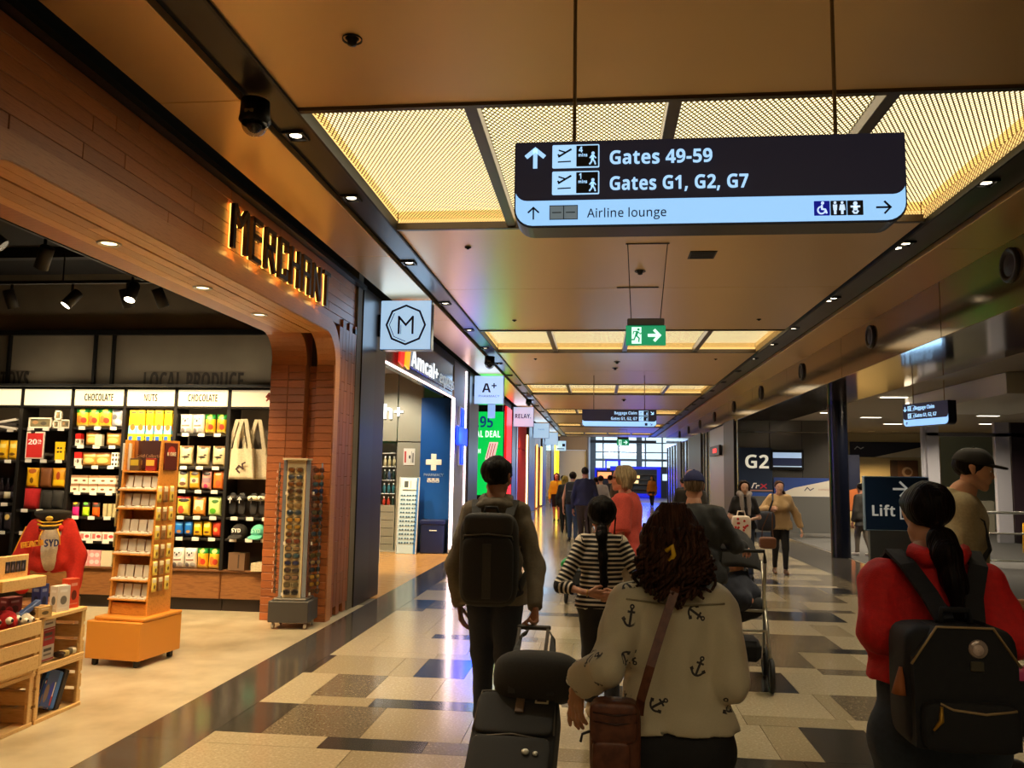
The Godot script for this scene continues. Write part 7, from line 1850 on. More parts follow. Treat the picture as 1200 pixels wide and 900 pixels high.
func skin(bs: Array, cell: float, k: float, cuts: Array = [], amp := 0.0, nf := 9.0, uv := false) -> Dictionary: # cuts: [group, point, normal of the side that goes]
	var n := bs.size()
	var lo := Vector3.ONE * 1e9
	var hi := -lo
	var A := PackedVector3Array()
	var BA := PackedVector3Array()
	var L := PackedFloat32Array()
	var RA := PackedFloat32Array()
	var RD := PackedFloat32Array()
	var F := PackedFloat32Array()
	var G := PackedInt32Array()
	var AX := PackedVector3Array()
	var gmax := 0
	for b in bs:
		var r := maxf(b[2], b[3]) + amp * 1.5 + cell
		lo = lo.min((b[0] as Vector3).min(b[1]) - Vector3.ONE * r)
		hi = hi.max((b[0] as Vector3).max(b[1]) + Vector3.ONE * r)
		A.append(b[0]); BA.append(b[1] - b[0]); L.append(1.0 / maxf((b[1] - b[0]).length_squared(), 1e-9)); RA.append(b[2]); RD.append(b[3] - b[2]); F.append(b[4] - 1.0); G.append(b[5]); AX.append(b[6])
		gmax = maxi(gmax, b[5])
	var B := 6
	var nb := Vector3i(((hi - lo) / cell / B).ceil()) + Vector3i.ONE
	var nx := nb.x * B + 1
	var ny := nb.y * B + 1
	var nz := nb.z * B + 1
	var val := PackedFloat32Array()
	val.resize(nx * ny * nz)
	val.fill(1e6)
	var half := B * cell * 0.88 + cell
	var noise_gen: FastNoiseLite = null
	if amp > 0:
		noise_gen = FastNoiseLite.new()
		noise_gen.frequency = nf
		noise_gen.fractal_octaves = 2
	var visited := []
	var act := PackedInt32Array()
	var ds := PackedFloat32Array()
	ds.resize(n)
	var gd := PackedFloat32Array()
	gd.resize(gmax + 1)
	for bz in nb.z:
		for by in nb.y:
			for bx_ in nb.x:
				var c := lo + (Vector3(bx_, by, bz) + Vector3.ONE * 0.5) * (B * cell)
				var best := 1e9
				for i in n:
					var p := c - A[i]
					if F[i] != 0.0: p += AX[i] * (p.dot(AX[i]) * F[i])
					var t := clampf(p.dot(BA[i]) * L[i], 0, 1)
					var d := (p - BA[i] * t).length() - RA[i] - RD[i] * t
					ds[i] = d
					if d < best: best = d
				if best - k * 0.5 - amp > half * 1.35 or best < -half * 1.5 - k: continue
				act.clear()
				for i in n:
					if ds[i] < best + 2.6 * half + k: act.append(i)
				visited.append(Vector3i(bx_, by, bz))
				for iz in B:
					var z := bz * B + iz
					for iy in B:
						var y := by * B + iy
						for ix in B:
							var q := lo + Vector3(bx_ * B + ix, y, z) * cell
							gd.fill(1e6)
							for i in act:
								var p := q - A[i]
								if F[i] != 0.0: p += AX[i] * (p.dot(AX[i]) * F[i])
								var t := clampf(p.dot(BA[i]) * L[i], 0, 1)
								var d := (p - BA[i] * t).length() - RA[i] - RD[i] * t
								var o := gd[G[i]]
								var h := k - absf(o - d)
								gd[G[i]] = minf(o, d) - (h * h / k * 0.25 if h > 0 else 0.0)
							for cu in cuts:
								gd[cu[0]] = maxf(gd[cu[0]], (q - cu[1]).dot(cu[2]))
							var dd := gd[0]
							for g in range(1, gmax + 1):
								var h := k - absf(dd - gd[g])
								dd = minf(dd, gd[g]) - (h * h / k * 0.25 if h > 0 else 0.0)
							if noise_gen: dd += noise_gen.get_noise_3d(q.x, q.y * 0.6, q.z) * amp * 2.0
							val[(z * ny + y) * nx + bx_ * B + ix] = dd
	var at := PackedInt32Array()
	at.resize(nx * ny * nz)
	at.fill(-1)
	var vs := PackedVector3Array()
	var us := PackedVector2Array()
	var corner := [0, 1, nx, nx + 1, nx * ny, nx * ny + 1, nx * ny + nx, nx * ny + nx + 1]
	var cv := [Vector3(0, 0, 0), Vector3(1, 0, 0), Vector3(0, 1, 0), Vector3(1, 1, 0), Vector3(0, 0, 1), Vector3(1, 0, 1), Vector3(0, 1, 1), Vector3(1, 1, 1)]
	var edges := [[0, 1], [2, 3], [4, 5], [6, 7], [0, 2], [1, 3], [4, 6], [5, 7], [0, 4], [1, 5], [2, 6], [3, 7]]
	var cells := PackedInt32Array()
	var w := PackedFloat32Array()
	w.resize(8)
	for v in visited:
		for iz in B:
			for iy in B:
				for ix in B:
					var x: int = v.x * B + ix
					var y: int = v.y * B + iy
					var z: int = v.z * B + iz
					var base := (z * ny + y) * nx + x
					var mask := 0
					var bad := false
					for i in 8:
						var d := val[base + corner[i]]
						w[i] = d
						if d > 1e5: bad = true
						elif d < 0: mask |= 1 << i
					if bad or mask == 0 or mask == 255: continue
					var sum := Vector3.ZERO
					var cnt := 0
					for e in edges:
						var d0 := w[e[0]]
						var d1 := w[e[1]]
						if (d0 < 0) != (d1 < 0):
							sum += cv[e[0]].lerp(cv[e[1]], d0 / (d0 - d1))
							cnt += 1
					at[base] = vs.size()
					cells.append(base)
					var pos := lo + (Vector3(x, y, z) + sum / cnt) * cell
					vs.append(pos)
					if uv:
						var bd := 1e9
						var bv := pos.y
						for i in n:
							var p := pos - A[i]
							if F[i] != 0.0: p += AX[i] * (p.dot(AX[i]) * F[i])
							var t := clampf(p.dot(BA[i]) * L[i], 0, 1)
							var d := (p - BA[i] * t).length() - RA[i] - RD[i] * t
							if d < bd:
								bd = d
								bv = pos.y if G[i] == 0 else bs[i][7] - t * BA[i].length()
						us.append(Vector2(pos.x, bv))
	var ns := PackedVector3Array()
	ns.resize(vs.size())
	var idx := PackedInt32Array()
	var dirs := [[1, nx, nx * ny], [nx, nx * ny, 1], [nx * ny, 1, nx]]
	for base in cells:
		var d0 := val[base]
		for e in dirs:
			var d1 := val[base + e[0]]
			if (d0 < 0) == (d1 < 0): continue
			if base - e[1] - e[2] < 0: continue
			var a := at[base]
			var b := at[base - e[1]]
			var c := at[base - e[1] - e[2]]
			var d := at[base - e[2]]
			if a < 0 or b < 0 or c < 0 or d < 0: continue
			if d0 < 0:
				var t := b
				b = d
				d = t
			# front faces run clockwise
			var nn := (vs[c] - vs[a]).cross(vs[d] - vs[b])
			ns[a] -= nn; ns[b] -= nn; ns[c] -= nn; ns[d] -= nn
			idx.append_array(PackedInt32Array([a, b, c, a, c, d]))
	for i in ns.size(): ns[i] = ns[i].normalized()
	return {"v": vs, "n": ns, "i": idx, "u": us}

func joined(list: Array, uv_scale := 1.0) -> ArrayMesh: # one mesh from several grids
	var v := PackedVector3Array()
	var n := PackedVector3Array()
	var u := PackedVector2Array()
	var ix := PackedInt32Array()
	for d in list:
		var o := v.size()
		v.append_array(d.v)
		n.append_array(d.n)
		for q in d.u: u.append(q * uv_scale)
		for i in d.i: ix.append(i + o)
	var arr := []
	arr.resize(Mesh.ARRAY_MAX)
	arr[Mesh.ARRAY_VERTEX] = v
	arr[Mesh.ARRAY_NORMAL] = n
	if u.size() == v.size(): arr[Mesh.ARRAY_TEX_UV] = u
	arr[Mesh.ARRAY_INDEX] = ix
	var m := ArrayMesh.new()
	m.add_surface_from_arrays(Mesh.PRIMITIVE_TRIANGLES, arr)
	return m

func squad(st: SurfaceTool, c: Vector3, h: Vector3, e1 := 0.35, e2 := 0.35, b := Basis(), n := 14) -> void: # a rounded bag or box
	var f := func(t: float, e: float) -> float: return signf(t) * pow(absf(t), e)
	var g := []
	for i in n + 1:
		var va := -PI / 2 + PI * i / n
		var row := []
		for j in 2 * n + 1:
			var ua := TAU * j / (2 * n)
			row.append(c + b * Vector3(h.x * f.call(cos(va), e1) * f.call(cos(ua), e2), h.y * f.call(sin(va), e1), h.z * f.call(cos(va), e1) * f.call(sin(ua), e2)))
		g.append(row)
	for i in n:
		for j in 2 * n: quad(st, g[i + 1][j + 1], g[i + 1][j], g[i][j], g[i][j + 1])

# ------------------------------------------------------------------ people
# All figures stand at the origin of their own node, facing -z; x to their right.
func torso(h: float, b := 1.0, off := 0.0) -> Array:
	var q := []
	q.append(bone(Vector3(-0.046 * b, 0.525, 0.006) * h, Vector3(0.046 * b, 0.525, 0.006) * h, 0.064 * h * b + off, 0.064 * h * b + off, 1.22))
	q.append(bone(Vector3(-0.03 * b, 0.61, 0) * h, Vector3(0.03 * b, 0.61, 0) * h, 0.062 * h * b + off, 0.062 * h * b + off, 1.22))
	q.append(bone(Vector3(-0.042 * b, 0.715, 0) * h, Vector3(0.042 * b, 0.715, 0) * h, 0.062 * h * b + off, 0.062 * h * b + off, 1.22))
	q.append(bone(Vector3(-0.072 * b, 0.795, 0.006) * h, Vector3(0.072 * b, 0.795, 0.006) * h, 0.030 * h + off * 0.8, 0.030 * h + off * 0.8))
	q.append(bone(Vector3(0, 0.56, 0) * h, Vector3(0, 0.75, 0) * h, 0.064 * h * b + off, 0.07 * h * b + off, 1.15))
	q.append(bone(Vector3(0, 0.80, 0.008) * h, Vector3(0, 0.835, 0.004) * h, 0.046 * h + off * 0.5, 0.036 * h + off * 0.3))
	return q

func arm(h: float, s: float, b: float, el: Vector3, wr: Vector3, off := 0.0, g := 0) -> Array: # shoulder to wrist; s = -1 left, 1 right
	var sh := Vector3(s * 0.09 * b, 0.79, 0.006) * h
	var l := sh.distance_to(el)
	return [bone(sh, el, 0.028 * h + off, 0.0235 * h + off, 1.0, g, Vector3(0, 0, 1), sh.y), bone(el, wr, 0.0235 * h + off, 0.0165 * h + off, 1.0, g, Vector3(0, 0, 1), sh.y - l)]

func leg(h: float, s: float, b: float, stride: float, off := 0.0, lift := 0.0) -> Array:
	var hp := Vector3(s * 0.047 * b, 0.5, 0.005) * h
	var kn := Vector3(s * 0.046 * b, 0.28 + lift * 0.2, 0) * h + Vector3(0, 0, stride * 0.45 - 0.02 * h)
	var an := Vector3(s * 0.045 * b, 0.05 + lift, 0.012) * h + Vector3(0, 0, stride)
	return [bone(hp, kn, 0.053 * h * b + off, 0.035 * h + off), bone(kn, an, 0.034 * h + off, 0.022 * h + off)]

func head_bones(t: Transform3D, k := 1.0, off := 0.0, face := true) -> Array: # the head's centre at t, face towards -z
	var q := []
	var add := func(a: Vector3, b: Vector3, ra: float, rb2: float, f := 1.0, ax := Vector3(1, 0, 0)): q.append(bone(t * (a * k), t * (b * k), ra * k + off, rb2 * k + off, f, 0, t.basis * ax))
	add.call(Vector3(0, 0.03, -0.022), Vector3(0, 0.038, 0.028), 0.08, 0.08, 1.06)
	add.call(Vector3(0, -0.01, -0.04), Vector3(0, -0.06, -0.05), 0.058, 0.042, 1.05)
	for s in [-1.0, 1.0]: add.call(Vector3(s * 0.045, -0.055, 0.0), Vector3(s * 0.012, -0.095, -0.062), 0.022, 0.019)
	add.call(Vector3(0, -0.04, 0.01), Vector3(0, -0.16, 0.035), 0.05, 0.055)
	if face:
		add.call(Vector3(0, -0.098, -0.07), Vector3(0, -0.1, -0.07), 0.017, 0.017)
		add.call(Vector3(0, 0.008, -0.09), Vector3(0, -0.03, -0.106), 0.008, 0.0125)
		add.call(Vector3(-0.012, -0.034, -0.095), Vector3(0.012, -0.034, -0.095), 0.008, 0.008)
		add.call(Vector3(-0.036, 0.026, -0.078), Vector3(0.036, 0.026, -0.078), 0.012, 0.012)
		for s in [-1.0, 1.0]:
			add.call(Vector3(s * 0.04, -0.028, -0.066), Vector3(s * 0.034, -0.034, -0.07), 0.022, 0.02)
			add.call(Vector3(s * 0.077, 0.016, 0.012), Vector3(s * 0.073, -0.022, 0.004), 0.015, 0.009, 1.8)
		add.call(Vector3(-0.018, -0.063, -0.086), Vector3(0.018, -0.063, -0.086), 0.0105, 0.0105)
	return q

func face_parts(o: Node3D, t: Transform3D, hair: Color, lips := Color8(150, 84, 72), smile := 0.0) -> void:
	var st := mb(false)
	for s in [-1.0, 1.0]: ball(st, t * Vector3(s * 0.031, 0.002, -0.0895), Vector3(0.013, 0.0075, 0.008), t.basis, 6)
	var eyes := part(st, "eyes", col(rgb(226, 216, 204), 0.3), o)
	st = mb(false)
	for s in [-1.0, 1.0]: ball(st, t * Vector3(s * 0.031, 0.002, -0.0968), Vector3(0.0055, 0.006, 0.003), t.basis, 5)
	part(st, "irises", col(rgb(40, 26, 18), 0.2), eyes)
	st = mb(false)
	for s in [-1.0, 1.0]: tube(st, [t * Vector3(s * 0.014, 0.024, -0.0965), t * Vector3(s * 0.032, 0.03, -0.094), t * Vector3(s * 0.05, 0.023, -0.082)], [0.0032, 0.0038, 0.0015], 6)
	part(st, "eyebrows", col(hair, 0.8), o)
	st = mb(false)
	tube(st, [t * Vector3(-0.026, -0.061 + smile, -0.091), t * Vector3(-0.01, -0.06, -0.1), t * Vector3(0, -0.0615, -0.1015), t * Vector3(0.01, -0.06, -0.1), t * Vector3(0.026, -0.061 + smile, -0.091)], [0.0015, 0.0042, 0.0045, 0.0042, 0.0015], 6)
	part(st, "lips", col(lips, 0.5), o)

func hand(wr: Vector3, f: Vector3, n: Vector3, s: float, curl: Array, k := 1.0) -> Array: # f: towards the fingers, n: out of the palm, s: 1 where the thumb lies towards f x n
	f = f.normalized()
	n = (n - f * n.dot(f)).normalized()
	var sd := f.cross(n) * s
	var q := []
	var base := [0.029, 0.0095, -0.010, -0.028]
	var out := [0.088, 0.092, 0.087, 0.079]
	var seg := [[0.042, 0.025, 0.02], [0.046, 0.028, 0.021], [0.042, 0.026, 0.02], [0.033, 0.02, 0.017]]
	for i in 4:
		var kn: Vector3 = wr + (f * out[i] + sd * base[i]) * k
		q.append(bone(wr + (f * 0.012 + sd * base[i] * 0.55) * k, kn, 0.0145 * k, 0.0115 * k, 1.15, 0, n))
		var d: Vector3 = (f + sd * base[i] * 2.2).normalized()
		var p := kn
		var r := 0.0092 * k
		for j in 3:
			d = d.rotated(sd * (1.0 if sd.cross(f).dot(n) > 0 else -1.0), curl[i] * [0.8, 1.0, 0.7][j])
			var e: Vector3 = p + d * seg[i][j] * k
			q.append(bone(p, e, r, r * 0.9))
			p = e
			r *= 0.9
	var t0 := wr + (f * 0.02 + sd * 0.022) * k
	var t1 := wr + (f * 0.052 + sd * 0.046 + n * 0.012) * k
	var t2: Vector3 = t1 + (f * 0.028 + sd * 0.01 + n * (0.006 + 0.02 * curl[4])) * k
	var t3: Vector3 = t2 + (f * 0.024 - sd * 0.004 * curl[4] + n * (0.004 + 0.018 * curl[4])) * k
	q.append(bone(t0, t1, 0.015 * k, 0.0115 * k)); q.append(bone(t1, t2, 0.011 * k, 0.0095 * k)); q.append(bone(t2, t3, 0.0095 * k, 0.0082 * k))
	return q

func hair_mat(c: Color) -> StandardMaterial3D:
	var key := "hair " + c.to_html()
	if not mats.has(key):
		if not texs.has("strands"): texs.strands = noise(0.02, [Color(0.45, 0.45, 0.45), Color(1, 1, 1)], 256, 3, FastNoiseLite.TYPE_SIMPLEX, 31)
		var m := tri_mat(texs.strands, Vector3(16, 1.4, 16), 0.5, 0.0, false, texs.strands, 0.5)
		m.albedo_color = c
		m.metallic_specular = 0.22
		mats[key] = m
	return mats[key]

# o: everything that sets a figure apart from the plain one
func figure(label: String, x: float, d: float, turn: float, h: float, o: Dictionary) -> Node3D:
	var t := thing("person", label, "person", P(x, 0, d), turn, o.get("group", ""))
	var b: float = o.get("b", 1.0)
	var cell: float = o.get("cell", 0.02)
	var st1: float = o.get("stride", 0.12)
	var hd := Transform3D(Basis(Vector3.UP, o.get("look", 0.0)) * Basis(Vector3.RIGHT, o.get("nod", 0.0)), Vector3(0, 0.915, -0.012) * h + o.get("headoff", Vector3.ZERO))
	var hk: float = o.get("hk", h * 0.13 / 0.235 * 1.02)
	var el := [o.get("elL", Vector3(-0.135 * b, 0.61, 0.01) * h), o.get("elR", Vector3(0.135 * b, 0.61, 0.01) * h)]
	var wr := [o.get("wrL", Vector3(-0.14 * b, 0.46, -0.03) * h), o.get("wrR", Vector3(0.14 * b, 0.46, -0.03) * h)]
	var skin_c: Color = o.get("skin", rgb(190, 138, 108))
	var sm := StandardMaterial3D.new()
	sm.albedo_color = skin_c
	sm.roughness = 0.55
	sm.subsurf_scatter_enabled = true
	sm.subsurf_scatter_strength = 0.08
	# the body, head and hands: one skin
	var bs := torso(h, b * 0.93, -0.008)
	bs.append_array(arm(h, -1, b, el[0], wr[0], -0.003))
	bs.append_array(arm(h, 1, b, el[1], wr[1], -0.003))
	bs.append_array(leg(h, -1, b, -st1, -0.006))
	bs.append_array(leg(h, 1, b, st1, -0.006))
	bs.append(bone(Vector3(0, 0.79, 0.008) * h, hd * Vector3(0, -0.1, 0.02), 0.034 * h, 0.03 * h))
	var grids := [skin(bs, maxf(0.022, cell), 0.03)]
	var fine: float = o.get("fine", 0.012)
	grids.append(skin(head_bones(hd, hk, 0, o.get("face", false)), o.get("hcell", fine), 0.02 if fine < 0.01 else 0.03))
	for i in 2:
		var s: float = [-1.0, 1.0][i]
		var fd: Vector3 = o.get(["hfL", "hfR"][i], (wr[i] - el[i]).normalized())
		var nd: Vector3 = o.get(["hnL", "hnR"][i], Vector3(-s, 0, 0))
		var cu: Array = o.get(["hcL", "hcR"][i], [0.35, 0.4, 0.45, 0.5, 0.3])
		var fxn := fd.cross(nd)
		var want: Vector3 = o.get(["htL", "htR"][i], Vector3(0, 0, -1)) # where the thumb points
		grids.append(skin(hand(wr[i], fd, nd, 1.0 if fxn.dot(want) > 0 else -1.0, cu, h / 1.72), o.get("handcell", fine), 0.008 if fine < 0.01 else 0.02))
	put(joined(grids), "body", sm, t)
	# clothes
	var tops: Dictionary = o.get("top", {})
	var off: float = tops.get("off", 0.014)
	var hem: float = tops.get("hem", 0.5) * h
	var q := torso(h, b, off)
	q.append(bone(Vector3(-0.045 * b, hem / h - 0.01, 0.005) * h, Vector3(0.045 * b, hem / h - 0.01, 0.005) * h, 0.066 * h * b + off + tops.get("flare", 0.0), 0.066 * h * b + off + tops.get("flare", 0.0), 1.15))
	if tops.get("bust", 0.0) > 0:
		for s in [-1, 1]: q.append(bone(Vector3(s * 0.04, 0.71, -0.045) * h, Vector3(s * 0.04, 0.70, -0.05) * h, 0.032 * h + off, 0.032 * h + off))
	var cuts := [[0, Vector3(0, hem, 0), Vector3(0, -1, 0)], [0, Vector3(0, tops.get("neck", 0.838), 0) * h, Vector3(0, 0.96, -0.28).normalized()]]
	var sl: float = tops.get("sleeve", 1.0)
	for i in 2:
		if sl <= 0: continue
		var a := arm(h, [-1, 1][i], b, el[i], wr[i], off * tops.get("slk", 0.8), i + 1)
		var ck: float = sl
		var cp: Vector3
		var dirv: Vector3
		if ck <= 1.0 and ck < 0.6:
			cp = (a[0][0] as Vector3).lerp(el[i], ck / 0.5)
			dirv = (el[i] - a[0][0]).normalized()
			q.append(a[0])
		else:
			cp = (el[i] as Vector3).lerp(wr[i], (ck - 0.5) / 0.5)
			dirv = (wr[i] - el[i]).normalized()
			q.append_array(a)
		cuts.append([i + 1, cp, dirv])
	put(joined([skin(q, cell, tops.get("k", 0.028), cuts, tops.get("fold", 0.004), tops.get("foldf", 9.0), tops.has("uv"))], tops.get("uv", 1.0)), tops.get("name", "top"), tops.get("m"), t)
	var lg: Dictionary = o.get("legs", {})
	var lo: float = lg.get("off", 0.008)
	q = [torso(h, b, lo)[0], torso(h, b, lo * 0.6)[1]]
	q.append_array(leg(h, -1, b, -st1, lo))
	q.append_array(leg(h, 1, b, st1, lo))
	for k in [0, 1]:
		q.append(bone(q[3 + 2 * k][1], q[3 + 2 * k][1] + Vector3(0, -0.02, 0) * h, 0.024 * h + lo, 0.026 * h + lo))
	put(joined([skin(q, cell, 0.03, [[0, Vector3(0, lg.get("rise", 0.6), 0) * h, Vector3.UP], [0, Vector3(0, lg.get("cuff", 0.045), 0) * h, Vector3.DOWN]], 0.003)]), lg.get("name", "trousers"), lg.get("m"), t)
	for k in 2:
		var z: float = [-st1, st1][k]
		var sx: float = [-0.045, 0.045][k] * b * h
		put(joined([skin([bone(Vector3(sx, 0.042, z + 0.03), Vector3(sx * 1.12, 0.03, z - 0.12), 0.042, 0.03, 1.25, 0, Vector3(1, 0, 0)), bone(Vector3(sx, 0.06, z + 0.02), Vector3(sx, 0.09, z + 0.015), 0.036, 0.03)], maxf(0.012, fine), 0.03, [[0, Vector3(0, 0.004, 0), Vector3.DOWN]])]), "shoe", o.get("shoes", col(rgb(30, 28, 28), 0.6)), t)
	t.set_meta("h", h)
	# hair
	var hr: Dictionary = o.get("hair", {})
	if hr:
		var hb := []
		var hm := hair_mat(hr.c)
		var hb0 := head_bones(hd, hk, hr.get("off", 0.012), false)
		hb.append(hb0[0])
		if hr.get("long", 0.0) > 0:
			var l: float = hr.long
			for s in [-1.0, 0.0, 1.0]:
				hb.append(bone(hd * (Vector3(s * 0.062, 0.0, 0.03) * hk), hd * (Vector3(s * 0.075, -l * (0.9 if s else 1.0), 0.045 + 0.01 * (1 - absf(s))) * hk), 0.05 * hk, 0.036 * hk))
		var face_cut := [0, hd * (Vector3(0, hr.get("line", 0.04), -0.06) * hk), hd.basis * (Vector3(0, -0.2, -0.98) if hr.has("long") else Vector3(0, -0.62, -0.78)).normalized()]
		var list := [face_cut]
		if not hr.has("long"): list.append([0, hd * (Vector3(0, hr.get("nape", -0.045), 0.05) * hk), hd.basis * Vector3(0, -1, 0.2).normalized()])
		if hr.has("tail"): # a pony tail hung from the nape
			var ta: Array = hr.tail
			for k in ta.size() - 1: hb.append(bone(ta[k], ta[k + 1], hr.get("tr", 0.03) * (1.0 - 0.12 * k), hr.get("tr", 0.03) * (0.88 - 0.12 * k), 1.0, 1))
			hb.append(bone(ta[0], ta[1], 0.02, 0.02, 1.0, 1))
		put(joined([skin(hb, hr.get("cell", fine * 1.2), 0.03, list, hr.get("rough", 0.004), 16.0)]), "hair", hm, t)
	t.set_meta("hd", hd)
	t.set_meta("hk", hk)
	if o.get("features", false): face_parts(t, hd * Transform3D(Basis.from_scale(Vector3.ONE * hk), Vector3.ZERO), hr.get("c", rgb(40, 28, 20)), o.get("lips", rgb(150, 84, 72)), o.get("smile", 0.0))
	return t

func strap(st: SurfaceTool, p: Array, w: float, th: float, up: Array) -> void: # a flat band along points, with the outward direction at each
	var cr := []
	for i in p.size():
		var t: Vector3 = (p[mini(i + 1, p.size() - 1)] - p[maxi(i - 1, 0)]).normalized()
		var n: Vector3 = (up[i] - t * up[i].dot(t)).normalized()
		var s := t.cross(n) * w / 2
		cr.append([p[i] + s + n * th, p[i] - s + n * th, p[i] - s, p[i] + s])
	for i in p.size() - 1:
		for k in 4: quad(st, cr[i][k], cr[i + 1][k], cr[i + 1][(k + 1) % 4], cr[i][(k + 1) % 4])
	quad(st, cr[0][3], cr[0][2], cr[0][1], cr[0][0])
	quad(st, cr[-1][0], cr[-1][1], cr[-1][2], cr[-1][3])

func jeans(c: Color) -> StandardMaterial3D: return cloth(c, 0.9, 2.0, 0.1)

func people() -> void:
	man_with_case()
	striped_woman()
	anchor_woman()
	red_woman()
	cap_man()
	old_man_and_stroller()
	walkers()

func man_with_case() -> void:
	var h := 1.78
	var dark := rgb(30, 22, 17)
	var t := figure("man in grey-brown hoodie with black backpack, pulling a wheeled case", -0.67, 5.4, 0.0, h, {"cell": 0.014, "fine": 0.006, "face": true, "look": -0.25, "hk": 1.13, "skin": rgb(150, 100, 72), "stride": 0.1,
		"elL": Vector3(-0.265, 1.06, 0.05), "wrL": Vector3(-0.235, 0.79, -0.02), "elR": Vector3(0.275, 1.06, 0.14), "wrR": Vector3(0.292, 0.845, 0.345), "hfR": Vector3(0.0, -0.85, 0.5), "hnR": Vector3(-0.7, 0, 0.5), "hcR": [0.95, 1.0, 1.0, 1.05, 1.0], "htR": Vector3(0, 0, -1),
		"top": {"m": cloth(rgb(104, 92, 74), 0.9, 2.0), "off": 0.02, "hem": 0.46, "name": "hoodie", "fold": 0.006}, "legs": {"m": jeans(rgb(34, 37, 46)), "off": 0.016, "name": "jeans"}, "shoes": col(rgb(120, 108, 92), 0.6),
		"hair": {"c": dark, "off": 0.011, "line": 0.05, "nape": -0.05}})
	# hood lying on the shoulders
	var hb := []
	for k in 9:
		var a := -0.35 * PI + 1.7 * PI * k / 8
		var b := -0.35 * PI + 1.7 * PI * (k + 1) / 8
		if k < 8: hb.append(bone(Vector3(cos(a) * 0.085, 1.478 - 0.02 * sin(a), 0.035 + sin(a) * 0.075), Vector3(cos(b) * 0.085, 1.478 - 0.02 * sin(b), 0.035 + sin(b) * 0.075), 0.03, 0.03))
	hb.append(bone(Vector3(-0.09, 1.44, 0.1), Vector3(0.09, 1.44, 0.1), 0.035, 0.035))
	put(joined([skin(hb, 0.01, 0.025, [], 0.004, 14)]), "hood", cloth(rgb(104, 92, 74), 0.9, 2.0), t)
	var w := mb(false)
	ball(w, Vector3(-0.228, 0.80, -0.015), Vector3(0.033, 0.012, 0.03), Basis(), 6)
	part(w, "wristband", col(rgb(180, 150, 90), 0.3, 0.7), t)
	# the backpack he wears
	var bp := thing("backpack", "large black backpack on the back of the man in hoodie", "backpack", P(-0.67, 1.12, 5.4))
	var blk := cloth(rgb(36, 33, 29), 0.8, 2.5, 0.15)
	var st := mb(false); squad(st, Vector3(-0.01, 0, 0.235), Vector3(0.185, 0.285, 0.085), 0.4, 0.45); part(st, "main_compartment", blk, bp)
	st = mb(false); squad(st, Vector3(-0.01, -0.05, 0.315), Vector3(0.16, 0.2, 0.04), 0.35, 0.4); part(st, "front_pocket", blk, bp)
	st = mb(false); squad(st, Vector3(-0.01, 0.215, 0.285), Vector3(0.155, 0.075, 0.06), 0.45, 0.4); part(st, "top_lid", cloth(rgb(46, 42, 36), 0.75, 2.5, 0.15), bp)
	st = mb(); rb(st, Vector3(-0.01, -0.06, 0.356), Vector3(0.055, 0.33, 0.008), 0.003); part(st, "centre_band", cloth(rgb(58, 53, 45), 0.7, 2.0), bp)
	st = mb(false); tube(st, [Vector3(-0.17, 0.1, 0.27), Vector3(-0.16, 0.15, 0.335), Vector3(-0.01, 0.165, 0.352), Vector3(0.14, 0.15, 0.335), Vector3(0.15, 0.1, 0.27)], 0.005, 6); part(st, "zip", col(rgb(90, 84, 74), 0.4, 0.4), bp)
	st = mb(false); tube(st, [Vector3(-0.05, 0.285, 0.2), Vector3(-0.04, 0.32, 0.2), Vector3(0.03, 0.32, 0.2), Vector3(0.04, 0.285, 0.2)], 0.009, 8); part(st, "grab_handle", blk, bp)
	for s in [-1.0, 1.0]:
		st = mb()
		strap(st, [Vector3(s * 0.1, 0.24, 0.2), Vector3(s * 0.115, 0.31, 0.12), Vector3(s * 0.125, 0.35, 0.035), Vector3(s * 0.125, 0.31, -0.06), Vector3(s * 0.13, 0.18, -0.125), Vector3(s * 0.15, 0.02, -0.12), Vector3(s * 0.2, -0.1, 0.0), Vector3(s * 0.17, -0.18, 0.17)], 0.06, 0.014, [Vector3(0, 1, 0), Vector3(0, 1, 0.3), Vector3(0, 1, 0), Vector3(0, 1, -1), Vector3(0, 0, -1), Vector3(s, 0, -1), Vector3(s, 0, 0), Vector3(s, 0, 0.5)])
		part(st, "shoulder_strap", blk, bp)
	# the case, tilted on its wheels
	var cs := thing("suitcase", "black wheeled suitcase tilted behind man in hoodie", "suitcase", P(-0.435, 0.0, 4.02), -0.06)
	var tilt := Transform3D(Basis(Vector3.RIGHT, -0.88), Vector3(0, 0.06, 0)) # its length leans forward from the wheels
	var cb := cloth(rgb(30, 29, 30), 0.75, 3.0, 0.15)
	st = mb(false); squad(st, Vector3(0, 0.31, 0.0), Vector3(0.215, 0.29, 0.105), 0.16, 0.16, Basis(), 20); part(st, "shell", cb, cs, tilt)
	st = mb(false); squad(st, Vector3(0, 0.46, 0.1), Vector3(0.2, 0.12, 0.03), 0.25, 0.25); part(st, "top_pocket", cb, cs, tilt)
	st = mb(false); squad(st, Vector3(0, 0.19, 0.1), Vector3(0.2, 0.14, 0.035), 0.25, 0.25); var fpk := part(st, "front_pocket", cb, cs, tilt)
	var zipm := col(rgb(112, 104, 94), 0.4, 0.4)
	st = mb(false); tube(st, [Vector3(-0.205, 0.36, 0.105), Vector3(-0.19, 0.585, 0.112), Vector3(0, 0.597, 0.112), Vector3(0.19, 0.585, 0.112), Vector3(0.205, 0.36, 0.105)], 0.006, 6); part(st, "piping", zipm, cs, tilt)
	st = mb(false); tube(st, [Vector3(-0.18, 0.315, 0.125), Vector3(0, 0.335, 0.132), Vector3(0.18, 0.315, 0.125)], 0.004, 6); part(st, "zip", zipm, fpk)
